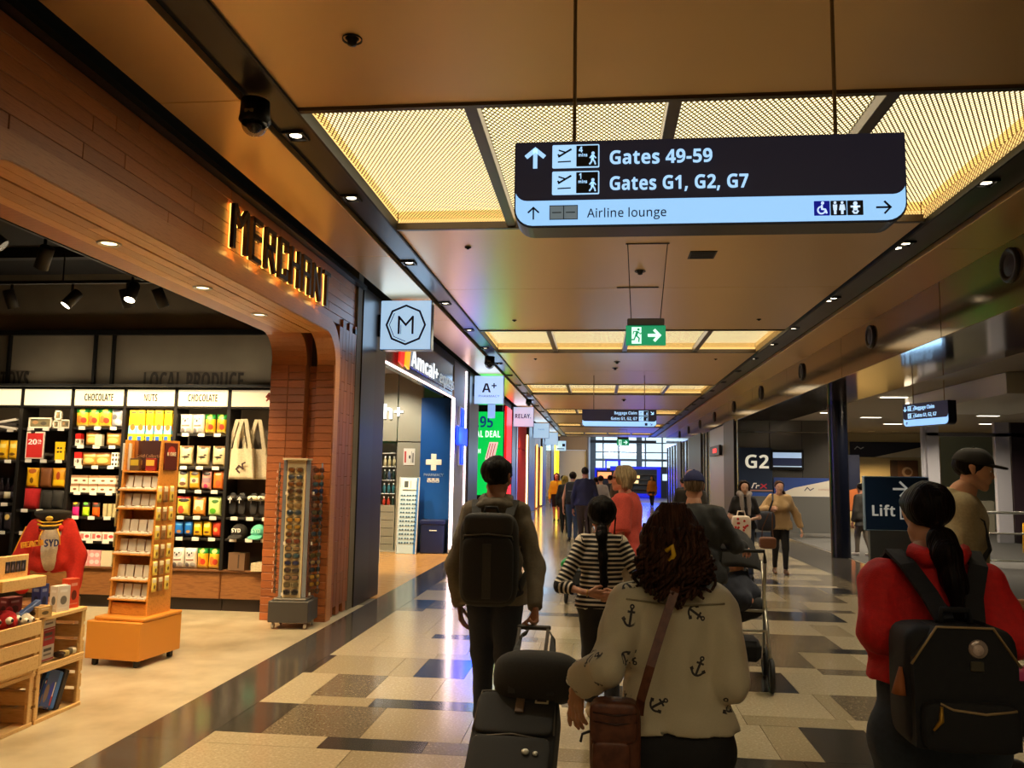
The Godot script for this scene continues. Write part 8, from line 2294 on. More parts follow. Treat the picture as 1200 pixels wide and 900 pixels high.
	st = mb(); rb(st, Vector3(0.02, 0.53, 0.135), Vector3(0.045, 0.15, 0.012), 0.003); part(st, "leather_tag", col(rgb(100, 78, 58), 0.6), cs, tilt)
	st = mb(); rb(st, Vector3(0.13, 0.53, 0.132), Vector3(0.07, 0.03, 0.008), 0.002); var bpl := part(st, "brand_plate", col(rgb(196, 184, 150), 0.35, 0.4), cs, tilt)
	st = mb(); rb(st, Vector3(0.13, 0.53, 0.137), Vector3(0.05, 0.016, 0.003), 0.001); part(st, "plate_inlay", col(rgb(50, 40, 36), 0.5), bpl)
	st = mb(false); ball(st, Vector3(0.08, 0.24, 0.14), Vector3(0.02, 0.016, 0.008), Basis(), 6); ball(st, Vector3(0.13, 0.235, 0.138), Vector3(0.014, 0.012, 0.007), Basis(), 6); part(st, "zip_pull", col(rgb(190, 190, 180), 0.3, 0.6), fpk)
	for s in [-1.0, 1.0]:
		st = mb(false); lathe(st, [Vector2(0.001, -0.015), Vector2(0.045, -0.015), Vector2(0.048, 0), Vector2(0.045, 0.015), Vector2(0.001, 0.015)], 18, Transform3D(Basis(Vector3.BACK, PI / 2), Vector3(s * 0.17, 0.05, -0.02))); part(st, "wheel", col(rgb(20, 20, 20), 0.5), cs)
	st = mb()
	for s in [-1.0, 1.0]: bar(st, Vector3(s * 0.085, 0.58, -0.07), Vector3(s * 0.085, 1.16, -0.07), 0.018)
	rb(st, Vector3(0, 1.17, -0.07), Vector3(0.2, 0.03, 0.026), 0.008)
	part(st, "pull_handle", col(rgb(56, 50, 46), 0.35, 0.6), cs, tilt)
	var db := thing("duffel_bag", "soft black bag strapped on top of the wheeled suitcase", "bag", P(-0.335, 0.585, 4.47), -0.06)
	st = mb(false); squad(st, Vector3(0.02, 0.0, 0), Vector3(0.235, 0.135, 0.15), 0.7, 0.6, Basis(Vector3.RIGHT, -0.3)); part(st, "body", cloth(rgb(40, 36, 32), 0.85, 2.0, 0.2), db)
	for s in [-1.0, 1.0]:
		st = mb()
		strap(st, [Vector3(s * 0.1, -0.05, 0.15), Vector3(s * 0.1, 0.07, 0.11), Vector3(s * 0.095, 0.14, 0.0), Vector3(s * 0.085, 0.19, -0.08), Vector3(s * 0.06, 0.2, -0.15)], 0.035, 0.008, [Vector3(0, 0, 1), Vector3(0, 0.6, 1), Vector3(0, 1, 0), Vector3(s, 0.3, 0.6), Vector3(s, 0.3, 0.6)])
		part(st, "handle_strap", cloth(rgb(30, 27, 25), 0.7, 2.0), db)

func striped_woman() -> void:
	var h := 1.5
	if not mats.has("stripes"):
		var m := StandardMaterial3D.new()
		var im := Image.create(4, 64, false, Image.FORMAT_RGB8)
		im.fill(rgb(24, 20, 22))
		im.fill_rect(Rect2i(0, 0, 4, 27), rgb(214, 198, 176))
		m.albedo_texture = ImageTexture.create_from_image(im)
		m.roughness = 0.9
		mats.stripes = m
	var hd := Vector3(0, 0.915 * h, 0)
	var t := figure("woman in black and cream striped top with long ponytail, hands clasped behind her", 0.02, 5.8, 0.0, h, {"cell": 0.011, "fine": 0.006, "b": 1.0, "stride": 0.1, "skin": rgb(176, 122, 92), "hk": 0.97,
		"elL": Vector3(-0.275, 0.90, 0.09), "wrL": Vector3(-0.085, 0.87, 0.185), "hfL": Vector3(1, -0.1, 0.05), "hnL": Vector3(0, 0.2, -1), "hcL": [0.7, 0.7, 0.7, 0.7, 0.5], "htL": Vector3(0, 1, 0),
		"elR": Vector3(0.285, 0.91, 0.07), "wrR": Vector3(0.11, 0.85, 0.19), "hfR": Vector3(-1, 0.0, 0.1), "hnR": Vector3(0, 0, -1), "htR": Vector3(0, 1, 0),
		"top": {"m": mats.stripes, "off": 0.014, "hem": 0.5, "uv": 1.0 / 0.031, "sleeve": 0.72, "name": "striped_top", "fold": 0.003}, "legs": {"m": cloth(rgb(30, 26, 26), 0.85, 2.0, 0.1), "off": 0.012, "cuff": 0.07}, "shoes": col(rgb(170, 150, 120), 0.6),
		"hair": {"c": rgb(26, 18, 15), "off": 0.03, "line": 0.06, "nape": -0.08, "tail": [Vector3(0, 1.29, 0.11), Vector3(0.0, 1.24, 0.135), Vector3(0.01, 1.1, 0.15), Vector3(0.015, 0.95, 0.15), Vector3(0.02, 0.86, 0.15)], "tr": 0.038, "rough": 0.003}})
	var st := mb(false); lathe(st, [Vector2(0.034, -0.012), Vector2(0.04, 0), Vector2(0.034, 0.012)], 14, Transform3D(Basis(Vector3.RIGHT, -0.6), Vector3(0, 1.262, 0.125))); part(st, "hair_tie", col(rgb(110, 50, 46), 0.7), t)
	for s in [-1.0, 1.0]: # strands that frame the face
		st = mb(false); tube(st, [Vector3(s * 0.07, 1.42, 0.0), Vector3(s * 0.095, 1.36, 0.0), Vector3(s * 0.088, 1.27, 0.01), Vector3(s * 0.08, 1.22, 0.0)], [0.01, 0.007, 0.005, 0.001], 6); part(st, "hair_strand", hair_mat(rgb(26, 18, 15)), t)
	st = mb(false); lathe(st, [Vector2(0.026, -0.004), Vector2(0.028, 0), Vector2(0.026, 0.004)], 16, Transform3D(Basis(Vector3.BACK, 1.5), Vector3(-0.095, 0.871, 0.182))); part(st, "bracelet", col(rgb(170, 130, 70), 0.3, 0.8), t)

func anchor_print() -> StandardMaterial3D:
	if not mats.has("anchors"):
		var n := 512
		var im := Image.create(n, n, false, Image.FORMAT_RGB8)
		var bg := rgb(208, 194, 164)
		var r2 := RandomNumberGenerator.new()
		r2.seed = 4
		for y in n:
			for x in n: im.set_pixel(x, y, bg.darkened(r2.randf() * 0.07))
		var ink := rgb(52, 46, 50)
		for q in [[90, 100, 0.4, 38], [330, 70, 2.6, 36], [210, 250, -0.5, 38], [440, 250, 1.0, 36], [80, 400, 2.2, 36], [330, 420, 0.2, 38]]:
			var s: float = q[3]
			for j in range(-60, 60):
				for i in range(-60, 60):
					var p := Vector2(i, j).rotated(-q[2]) / s
					var inside := absf(p.x) < 0.13 and p.y > -0.75 and p.y < 0.95
					inside = inside or absf(p.y + 0.42) < 0.11 and absf(p.x) < 0.42
					var rr := p.distance_to(Vector2(0, -0.95))
					inside = inside or rr < 0.26 and rr > 0.1
					var ra := p.distance_to(Vector2(0, 0.2))
					inside = inside or ra > 0.58 and ra < 0.8 and p.y > 0.28
					inside = inside or absf(absf(p.x) - 0.72) + absf(p.y - 0.32) < 0.26
					if inside: im.set_pixel(posmod(int(q[0]) + i, n), posmod(int(q[1]) + j, n), ink)
		var m := tri_mat(ImageTexture.create_from_image(im), Vector3.ONE * 2.6, 0.9, 0.0, false)
		m.uv1_triplanar_sharpness = 20.0
		m.rim_enabled = true
		m.rim = 0.25
		mats.anchors = m
	return mats.anchors

func curls(parent: Node3D, c: Color, roots: Array, sd: int, r0 := 0.009) -> void: # locks of wavy hair, joined
	var r2 := RandomNumberGenerator.new()
	r2.seed = sd
	var st := mb(false)
	for q in roots: # [start, end, waves, amplitude]
		var a: Vector3 = q[0]
		var b: Vector3 = q[1]
		var n := 12
		var pts := []
		var rs := []
		var ph := r2.randf() * TAU
		var side := (b - a).cross(Vector3(r2.randf() - 0.5, 0.2, r2.randf() - 0.5)).normalized()
		var oth := (b - a).normalized().cross(side)
		for i in n + 1:
			var u := float(i) / n
			var amp: float = q[3] * (0.25 + u)
			pts.append(a.lerp(b, u) + side * cos(ph + u * q[2] * TAU) * amp + oth * sin(ph + u * q[2] * TAU) * amp)
			rs.append(r0 * (1.0 - 0.55 * u) * (0.8 + 0.4 * sin(u * 3.0)) + 0.001)
		tube(st, pts, rs, 5)
	var o := part(st, "hair_locks", hair_mat(c), parent)
	o.set_meta("kind", "stuff")

func anchor_woman() -> void:
	var h := 1.575
	var x := 0.235
	var d := 2.7
	var t := figure("woman in cream anchor-print jacket with dark curly hair, seen from behind", x, d, 0.0, h, {"cell": 0.0105, "fine": 0.005, "b": 1.0, "hk": 0.95, "stride": 0.05, "skin": rgb(186, 128, 88), "handcell": 0.0035,
		"elL": Vector3(-0.215, 1.075, 0.13), "wrL": Vector3(-0.295, 0.99, -0.03), "hfL": Vector3(-0.14, -0.96, -0.14), "hnL": Vector3(0.75, -0.1, -0.6), "hcL": [0.12, 0.28, 0.3, 0.34, 0.15], "htL": Vector3(0.4, 0, -1),
		"elR": Vector3(0.168, 1.04, 0.07), "wrR": Vector3(0.15, 1.06, -0.14), "hfR": Vector3(-0.5, 0.3, -1),
		"top": {"m": anchor_print(), "off": 0.022, "hem": 0.555, "flare": 0.004, "name": "jacket", "fold": 0.009, "foldf": 8.0, "k": 0.018, "sleeve": 0.93, "slk": 1.0}, "legs": {"m": cloth(rgb(26, 24, 26), 0.8, 2.0, 0.1), "off": 0.016}, "shoes": col(rgb(30, 28, 28), 0.6),
		"hair": {"c": rgb(84, 52, 36), "off": 0.012, "line": 0.07, "long": 0.13, "rough": 0.006}})
	var jv: PackedVector3Array = (t.get_node("jacket") as MeshInstance3D).mesh.surface_get_arrays(0)[Mesh.ARRAY_VERTEX]
	var sp := []
	for k in 13: # a seam that lies on the cloth
		var sx := -0.15 + k * 0.025
		var sy := 1.262 - 0.02 * sx + 0.3 * sx * sx
		var z := 0.0
		for v in jv:
			if absf(v.x - sx) < 0.012 and absf(v.y - sy) < 0.012: z = maxf(z, v.z)
		sp.append(Vector3(sx, sy, z))
	var ys := mb(false); tube(ys, sp, 0.0028, 6); part(ys, "yoke_seam", cloth(rgb(150, 136, 108), 0.9, 2.0), t)
	var hc := rgb(84, 52, 36)
	var r2 := RandomNumberGenerator.new()
	r2.seed = 11
	var roots := []
	for k in 130:
		var a := lerpf(-1.9, 1.9, r2.randf())
		var top := r2.randf()
		var s := Vector3(sin(a) * 0.084, 1.50 - 0.12 * top, 0.02 + cos(a) * 0.094)
		var e := Vector3(sin(a) * (0.085 + 0.035 * r2.randf()), 1.325 - 0.075 * r2.randf() + 0.05 * absf(sin(a)), 0.045 + cos(a) * 0.085 + 0.02 * r2.randf())
		roots.append([s, e, r2.randf_range(1.2, 2.8), r2.randf_range(0.006, 0.022)])
	for k in 70: # the smooth crown
		var a := lerpf(-2.2, 2.2, k / 69.0)
		roots.append([Vector3(sin(a) * 0.03, 1.566, 0.02 + cos(a) * 0.03), Vector3(sin(a) * 0.088, 1.45, 0.02 + cos(a) * 0.098), 0.4, 0.003])
	curls(t, hc, roots, 12)
	var st := mb(false); tube(st, [Vector3(-0.03, 1.425, 0.122), Vector3(-0.012, 1.44, 0.132), Vector3(-0.008, 1.415, 0.136), Vector3(-0.02, 1.395, 0.132)], 0.008, 8); part(st, "hair_clip", col(rgb(226, 176, 40), 0.25), t)
	st = mb(false); lathe(st, [Vector2(0.029, -0.007), Vector2(0.031, 0), Vector2(0.029, 0.007)], 18, Transform3D(Basis(Vector3(0, 0, 1), 0.35) * Basis(Vector3.RIGHT, 0.3), Vector3(-0.308, 1.003, -0.035))); var wst := part(st, "watch_strap", col(rgb(206, 200, 190), 0.3, 0.8), t)
	st = mb(false); lathe(st, [Vector2(0.001, 0.012), Vector2(0.017, 0.012), Vector2(0.02, 0.006), Vector2(0.02, 0)], 16, Transform3D(Basis(Vector3.RIGHT, PI / 2 - 0.1), Vector3(-0.317, 1.0, -0.012))); part(st, "watch_face", col(rgb(226, 224, 218), 0.15, 0.4), wst)
	# the satchel
	var bag := thing("shoulder_bag", "brown leather satchel worn across the anchor-print jacket", "bag", P(x - 0.185, 0.885, d - 0.17))
	var lea := tri_mat(noise(0.03, [rgb(72, 36, 22), rgb(98, 52, 32), rgb(116, 66, 42)], 256, 4), Vector3.ONE * 3.0, 0.5, 0.0, false)
	st = mb(false); squad(st, Vector3(0, -0.005, 0), Vector3(0.075, 0.115, 0.05), 0.35, 0.4); part(st, "body", lea, bag)
	st = mb(false); squad(st, Vector3(-0.005, 0.055, 0.035), Vector3(0.07, 0.058, 0.026), 0.35, 0.35); var flp := part(st, "flap", lea, bag)
	st = mb(false); squad(st, Vector3(-0.012, -0.045, 0.045), Vector3(0.055, 0.05, 0.018), 0.35, 0.35); part(st, "pocket", lea, bag)
	st = mb(false)
	for y in [0.085, 0.06]: tube(st, [Vector3(-0.065, y, 0.058), Vector3(0, y - 0.006, 0.064), Vector3(0.062, y, 0.055)], 0.003, 6)
	part(st, "seam", col(rgb(60, 30, 20), 0.5), flp)
	st = mb(false); tube(st, [Vector3(-0.07, 0.03, 0.05), Vector3(-0.095, 0.022, 0.055), Vector3(-0.1, 0.0, 0.055)], 0.004, 6); part(st, "toggle", col(rgb(36, 26, 22), 0.5), bag)
	st = mb()
	strap(st, [Vector3(0.07, 0.07, 0.0), Vector3(0.075, 0.12, 0.03), Vector3(0.1, 0.22, 0.055), Vector3(0.14, 0.33, 0.015), Vector3(0.175, 0.42, -0.015), Vector3(0.2, 0.47, -0.09), Vector3(0.215, 0.455, -0.2), Vector3(0.16, 0.38, -0.28)], 0.026, 0.006, [Vector3(0, 0, 1), Vector3(-0.3, 0, 1), Vector3(0, 0, 1), Vector3(0, 0.1, 1), Vector3(0, 0.3, 1), Vector3(0, 1, 0.3), Vector3(0, 1, -0.5), Vector3(0, 0, -1)])
	part(st, "strap", lea, bag)

func red_woman() -> void:
	var h := 1.685
	var x := 1.02
	var d := 2.7
	var t := figure("woman in bright red jacket with low dark ponytail, seen from behind", x, d, 0.0, h, {"cell": 0.0115, "fine": 0.006, "b": 1.04, "hk": 0.85, "stride": 0.06, "skin": rgb(196, 146, 116),
		"elL": Vector3(-0.19, 1.2, 0.08), "wrL": Vector3(-0.13, 1.15, -0.15), "hfL": Vector3(0.4, 0.3, -1), "elR": Vector3(0.2, 1.19, 0.06), "wrR": Vector3(0.15, 1.13, -0.15), "hfR": Vector3(-0.4, 0.3, -1),
		"top": {"m": cloth(rgb(216, 20, 18), 0.75, 1.6, 0.2), "off": 0.02, "hem": 0.62, "flare": -0.01, "name": "jacket", "fold": 0.007, "foldf": 8.0}, "legs": {"m": jeans(rgb(58, 66, 78)), "off": 0.012, "rise": 0.66, "name": "jeans"}, "shoes": col(rgb(30, 30, 32), 0.6),
		"hair": {"c": rgb(30, 16, 14), "off": 0.008, "line": 0.07, "nape": -0.085, "tail": [Vector3(0.0, 1.475, 0.085), Vector3(0.0, 1.44, 0.115), Vector3(0.01, 1.36, 0.14), Vector3(0.03, 1.27, 0.16), Vector3(0.03, 1.2, 0.2)], "tr": 0.042, "rough": 0.003}})
	var st := mb(false); tube(st, [Vector3(-0.075, 1.435, 0.05), Vector3(-0.05, 1.425, 0.095), Vector3(0.05, 1.425, 0.095), Vector3(0.085, 1.435, 0.04)], 0.02, 8, true, 1.4); part(st, "collar", cloth(rgb(216, 20, 18), 0.75, 1.6, 0.2), t)
	var bp := thing("backpack", "wide black rucksack with pale piping on woman in red jacket", "backpack", P(x - 0.03, 1.11, d), 0.0)
	var blk := cloth(rgb(20, 18, 22), 0.75, 2.5, 0.15)
	var q := PackedVector2Array([Vector2(-0.15, -0.17), Vector2(0.125, -0.17), Vector2(0.125, 0.06), Vector2(0.06, 0.15), Vector2(-0.085, 0.15), Vector2(-0.15, 0.07)])
	st = mb(false); squad(st, Vector3(-0.01, -0.02, 0.225), Vector3(0.15, 0.165, 0.085), 0.3, 0.3); part(st, "main_compartment", blk, bp)
	st = mb(); prism(st, Geometry2D.offset_polygon(q, -0.004, Geometry2D.JOIN_ROUND)[0], 0.12, Transform3D(Basis(), Vector3(0, 0, 0.325))); part(st, "front_panel", blk, bp)
	st = mb(false); squad(st, Vector3(-0.01, -0.105, 0.325), Vector3(0.125, 0.065, 0.03), 0.35, 0.35); part(st, "front_pocket", blk, bp)
	var pale := col(rgb(160, 134, 92), 0.6)
	st = mb(false); tube(st, [Vector3(-0.152, 0.05, 0.325), Vector3(-0.085, 0.15, 0.328), Vector3(0.06, 0.15, 0.328), Vector3(0.127, 0.05, 0.325)], 0.0035, 6); part(st, "piping", pale, bp)
	st = mb(false); tube(st, [Vector3(-0.09, -0.045, 0.348), Vector3(-0.06, -0.058, 0.354), Vector3(0.02, -0.066, 0.356), Vector3(0.1, -0.056, 0.35)], 0.0035, 6); part(st, "piping", pale, bp)
	st = mb(false); tube(st, [Vector3(-0.09, -0.05, 0.355), Vector3(-0.095, -0.085, 0.362), Vector3(-0.115, -0.11, 0.362)], [0.004, 0.007, 0.003], 6); part(st, "zip_pull", col(rgb(176, 130, 40), 0.35, 0.5), bp)
	st = mb(false); lathe(st, [Vector2(0.001, 0.006), Vector2(0.022, 0.006), Vector2(0.025, 0.002), Vector2(0.025, 0)], 20, Transform3D(Basis(Vector3.RIGHT, PI / 2), Vector3(0.02, 0.095, 0.325))); var rbd := part(st, "round_badge", col(rgb(170, 150, 140), 0.25, 0.3), bp)
	st = mb(false); lathe(st, [Vector2(0.001, 0.008), Vector2(0.014, 0.008), Vector2(0.015, 0.004)], 16, Transform3D(Basis(Vector3.RIGHT, PI / 2), Vector3(0.018, 0.093, 0.325))); part(st, "badge_centre", col(rgb(206, 180, 168), 0.4), rbd)
	st = mb(); rb(st, Vector3(0.015, 0.05, 0.328), Vector3(0.034, 0.026, 0.006), 0.002); part(st, "label", col(rgb(70, 64, 50), 0.5), bp)
	st = mb(false); squad(st, Vector3(0.15, -0.07, 0.23), Vector3(0.035, 0.075, 0.06), 0.4, 0.4); part(st, "side_pocket", blk, bp)
	st = mb(false); squad(st, Vector3(0.16, -0.005, 0.24), Vector3(0.018, 0.045, 0.025), 0.5, 0.5); part(st, "pink_bottle", col(rgb(206, 70, 120), 0.3), bp)
	st = mb(false); tube(st, [Vector3(-0.16, 0.03, 0.27), Vector3(-0.17, -0.02, 0.28), Vector3(-0.172, -0.04, 0.28)], [0.006, 0.016, 0.02], 8); part(st, "tassel", col(rgb(150, 80, 30), 0.7), bp)
	for s in [-1.0, 1.0]:
		st = mb()
		strap(st, [Vector3(s * 0.04 + 0.01, 0.15, 0.24), Vector3(s * 0.06 + 0.02, 0.21, 0.165), Vector3(s * 0.1 + 0.03, 0.285, 0.09), Vector3(s * 0.115 + 0.03, 0.318, 0.02), Vector3(s * 0.115 + 0.03, 0.27, -0.07), Vector3(s * 0.12 + 0.03, 0.1, -0.11)], 0.05, 0.012, [Vector3(0, 0.5, 1), Vector3(0, 0.5, 1), Vector3(0, 1, 0.8), Vector3(0, 1, 0), Vector3(0, 1, -1), Vector3(0, 0, -1)])
		part(st, "shoulder_strap", blk, bp)
		st = mb(); strap(st, [Vector3(s * 0.1 + 0.03, 0.27, 0.105), Vector3(s * 0.02 + 0.02, 0.18, 0.155), Vector3(-s * 0.06, 0.1, 0.16)], 0.022, 0.006, [Vector3(0, 0.4, 1), Vector3(0, 0.2, 1), Vector3(0, 0.2, 1)]); part(st, "cross_strap", blk, bp)
	st = mb(false); tube(st, [Vector3(-0.045, 0.15, 0.25), Vector3(-0.04, 0.185, 0.25), Vector3(0.03, 0.185, 0.25), Vector3(0.035, 0.15, 0.25)], 0.009, 8); part(st, "grab_handle", blk, bp)

func cap_man() -> void:
	var h := 1.9
	var yaw := -PI / 2 - 0.3
	var t := figure("smiling man in dark cap and beige T-shirt, facing right in profile", 2.16, 5.2, yaw, h, {"cell": 0.014, "fine": 0.005, "face": true, "features": true, "smile": 0.008, "nod": -0.1, "hk": 0.98, "skin": rgb(206, 150, 116), "headoff": Vector3(0, -0.02, -0.04),
		"elR": Vector3(0.26, 1.12, 0.03), "wrR": Vector3(0.22, 0.98, -0.18), "elL": Vector3(-0.25, 1.12, 0.0), "wrL": Vector3(-0.2, 0.95, -0.15),
		"top": {"m": cloth(rgb(178, 160, 124), 0.9, 2.0), "off": 0.018, "hem": 0.5, "sleeve": 0.34, "slk": 1.3, "name": "t_shirt", "fold": 0.006}, "legs": {"m": jeans(rgb(40, 42, 48)), "off": 0.014}, "hair": {"c": rgb(40, 28, 22), "off": 0.006, "line": 0.045, "nape": -0.05}})
	var hd: Transform3D = t.get_meta("hd")
	var hk: float = t.get_meta("hk")
	cap(t, hd, hk, rgb(34, 29, 27), 0.085)
	var st := mb()
	strap(st, [Vector3(-0.1, 1.38, 0.12), Vector3(-0.12, 1.5, 0.02), Vector3(-0.12, 1.42, -0.09), Vector3(-0.14, 1.25, -0.12), Vector3(-0.16, 1.1, -0.05)], 0.05, 0.01, [Vector3(0, 0.5, 1), Vector3(0, 1, 0), Vector3(0, 0.5, -1), Vector3(0, 0, -1), Vector3(-1, 0, 0)])
	part(st, "bag_strap", cloth(rgb(30, 28, 28), 0.7, 2.0), t)
	st = mb()
	strap(st, [Vector3(0.08, 1.36, 0.13), Vector3(0.12, 1.5, 0.02), Vector3(0.125, 1.42, -0.09), Vector3(0.15, 1.27, -0.11), Vector3(0.2, 1.12, -0.02), Vector3(0.18, 1.0, 0.1)], 0.04, 0.01, [Vector3(0, 0.5, 1), Vector3(0, 1, 0), Vector3(0, 0.5, -1), Vector3(0.5, 0, -1), Vector3(1, 0, 0), Vector3(1, 0, 0)])
	part(st, "bag_strap", cloth(rgb(30, 28, 28), 0.7, 2.0), t)

func cap(t: Node3D, hd: Transform3D, hk: float, c: Color, bill := 0.08, flat := false) -> void:
	var q := [head_bones(hd, hk, 0.012, false)[0], bone(hd * (Vector3(0, 0.062, -0.02) * hk), hd * (Vector3(0, 0.058, 0.025) * hk), 0.076 * hk, 0.07 * hk)]
	var m := cloth(c, 0.8, 2.5, 0.15)
	put(joined([skin(q, 0.008, 0.02, [[0, hd * (Vector3(0, 0.036, 0) * hk), hd.basis * Vector3(0, -1, 0.12).normalized()]])]), "cap_crown", m, t)
	var st := mb(false)
	squad(st, hd * (Vector3(0, 0.036, -0.075 - bill * 0.5) * hk), Vector3(0.07, 0.009, 0.03 + bill * 0.45) * hk, 0.6, 0.75, hd.basis * Basis(Vector3.RIGHT, -0.12), 10)
	part(st, "cap_bill", m, t)
	st = mb(false)
	ball(st, hd * (Vector3(0, 0.139, 0.003) * hk), Vector3(0.009, 0.005, 0.009), hd.basis, 5)
	part(st, "cap_button", m, t)

func old_man_and_stroller() -> void:
	var t := figure("elderly man in blue cap and dark jacket, pushing the stroller", 0.74, 6.6, -0.25, 1.72, {"cell": 0.018, "fine": 0.008, "face": true, "b": 1.15, "stride": 0.1, "look": 0.1, "skin": rgb(196, 140, 112),
		"elR": Vector3(0.30, 1.14, -0.06), "wrR": Vector3(0.33, 1.10, -0.28), "hfR": Vector3(0.3, -0.2, -1), "hnR": Vector3(0, -1, 0), "hcR": [0.6, 0.6, 0.6, 0.6, 0.4], "elL": Vector3(-0.24, 1.12, -0.04), "wrL": Vector3(-0.1, 1.08, -0.28), "hfL": Vector3(0, -0.2, -1), "hnL": Vector3(0, -1, 0),
		"top": {"m": cloth(rgb(32, 33, 36), 0.7, 2.0), "off": 0.03, "hem": 0.49, "name": "jacket", "fold": 0.008}, "legs": {"m": jeans(rgb(36, 38, 44))}, "hair": {"c": rgb(150, 128, 108), "off": 0.006, "line": 0.03, "nape": -0.06}})
	var hd: Transform3D = t.get_meta("hd")
	cap(t, hd, t.get_meta("hk"), rgb(28, 36, 92), 0.07)
	# stroller: the child faces back towards the man
	var s := thing("stroller", "black stroller with curved hood and pale metal frame", "stroller", P(1.13, 0, 7.1), -0.1)
	var alu := col(rgb(186, 180, 166), 0.3, 0.8)
	var blk := cloth(rgb(22, 21, 23), 0.8, 2.0, 0.15)
	var st := mb(false)
	tube(st, [Vector3(-0.2, 1.0, 0.42), Vector3(-0.2, 0.75, 0.3), Vector3(-0.22, 0.42, 0.05), Vector3(-0.23, 0.14, -0.2)], 0.014, 8)
	part(st, "frame_tube", alu, s)
	st = mb(false)
	tube(st, [Vector3(0.2, 1.0, 0.42), Vector3(0.2, 0.75, 0.3), Vector3(0.22, 0.42, 0.05), Vector3(0.23, 0.14, -0.2)], 0.014, 8)
	part(st, "frame_tube", alu, s)
	for x in [-0.21, 0.21]:
		st = mb(false); tube(st, [Vector3(x, 0.62, 0.2), Vector3(x * 1.1, 0.35, 0.28), Vector3(x * 1.15, 0.15, 0.34)], 0.013, 8); part(st, "rear_leg", alu, s)
		st = mb(false); tube(st, [Vector3(x, 0.97, -0.02), Vector3(x * 1.05, 0.7, 0.1), Vector3(x * 1.12, 0.38, 0.22)], 0.012, 8); part(st, "side_rail", alu, s)
		for z in [-0.22, 0.34]:
			st = mb(false); tube(st, ring_pts(Vector3(x * 1.15, 0.13, z), 0.112), 0.02, 8, false); var tyr := part(st, "tyre", col(rgb(20, 20, 20), 0.7), s)
			st = mb(false); lathe(st, [Vector2(0.001, -0.02), Vector2(0.09, -0.012), Vector2(0.09, 0.012), Vector2(0.001, 0.02)], 16, Transform3D(Basis(Vector3.BACK, PI / 2), Vector3(x * 1.15, 0.13, z))); part(st, "hub", col(rgb(70, 70, 70), 0.5), tyr)
	st = mb(false); tube(st, [Vector3(-0.2, 1.0, 0.42), Vector3(-0.19, 1.09, 0.48), Vector3(0.19, 1.09, 0.48), Vector3(0.2, 1.0, 0.42)], 0.015, 8); part(st, "push_bar", col(rgb(30, 28, 28), 0.7), s)
	st = mb(false); tube(st, [Vector3(-0.2, 0.6, 0.22), Vector3(0.2, 0.6, 0.22)], 0.012, 8); tube(st, [Vector3(-0.22, 0.45, 0.26), Vector3(0.22, 0.45, 0.26)], 0.01, 8); part(st, "cross_bar", alu, s)
	put(joined([skin([bone(Vector3(-0.12, 0.62, 0.12), Vector3(0.12, 0.62, 0.12), 0.1, 0.1), bone(Vector3(-0.12, 0.68, -0.16), Vector3(0.12, 0.68, -0.16), 0.1, 0.1), bone(Vector3(0, 0.6, 0.1), Vector3(0, 0.85, -0.2), 0.12, 0.12)], 0.016, 0.06, [[0, Vector3(0, 0.76, 0.05), Vector3(0, 1, 0.5).normalized()]])]), "seat", blk, s)
	# hood: a shell of ribs and cloth
	st = mb(false)
	var g := []
	for i in 9:
		var a := -0.15 + 1.9 * i / 8.0
		var row := []
		for j in 13:
			var b := PI * j / 12.0
			row.append(Vector3(-cos(b) * 0.22, 0.86 + sin(b) * 0.36 * sin(clampf(a, 0.2, 1.6)), -0.2 + 0.36 * cos(a) * (0.4 + 0.6 * sin(b))))
		g.append(row)
	for i in 8:
		for j in 12: quad(st, g[i][j], g[i][j + 1], g[i + 1][j + 1], g[i + 1][j])
	part(st, "hood", blk, s)
	st = mb(); rb(st, Vector3(0, 0.28, 0.08), Vector3(0.36, 0.16, 0.36), 0.04); part(st, "basket", blk, s)
	# the child in it
	var b := thing("person", "baby with pale cap and dark blanket lying in the stroller", "person", P(1.14, 0.0, 7.1))
	var lt := Transform3D(Basis(Vector3.UP, PI) * Basis(Vector3.RIGHT, 0.5), Vector3(0.0, 0.92, 0.0))
	var bb := head_bones(lt, 0.7, 0.004, true)
	bb.append(bone(Vector3(0, 0.84, 0.03), Vector3(0, 0.72, 0.12), 0.07, 0.08))
	bb.append(bone(Vector3(-0.04, 0.72, 0.13), Vector3(-0.06, 0.68, 0.25), 0.035, 0.03))
	bb.append(bone(Vector3(0.04, 0.72, 0.13), Vector3(0.06, 0.68, 0.25), 0.035, 0.03))
	bb.append(bone(Vector3(-0.07, 0.82, 0.05), Vector3(-0.1, 0.76, 0.15), 0.025, 0.02))
	bb.append(bone(Vector3(0.07, 0.82, 0.05), Vector3(0.1, 0.76, 0.15), 0.025, 0.02))
	put(joined([skin(bb, 0.009, 0.02)]), "body", col(rgb(206, 144, 112), 0.6), b)
	face_parts(b, lt * Transform3D(Basis.from_scale(Vector3.ONE * 0.72), Vector3.ZERO), rgb(120, 90, 70))
	put(joined([skin([head_bones(lt, 0.7, 0.012, false)[0]], 0.01, 0.02, [[0, lt * Vector3(0, 0.03, -0.04), lt.basis * Vector3(0, -0.6, -0.8).normalized()]])]), "bonnet", cloth(rgb(176, 160, 130), 0.9, 2.0), b)
	put(joined([skin([bone(Vector3(-0.07, 0.72, 0.12), Vector3(0.07, 0.72, 0.12), 0.1, 0.1, 1.2), bone(Vector3(0, 0.8, 0.06), Vector3(0, 0.68, 0.22), 0.1, 0.09)], 0.014, 0.05, [], 0.006)]), "blanket", cloth(rgb(44, 48, 62), 0.9, 2.0), b)

func ring_pts(c: Vector3, r: float) -> Array:
	var o := []
	for k in 21: o.append(c + Vector3(0, cos(TAU * k / 20) * r, sin(TAU * k / 20) * r))
	return o

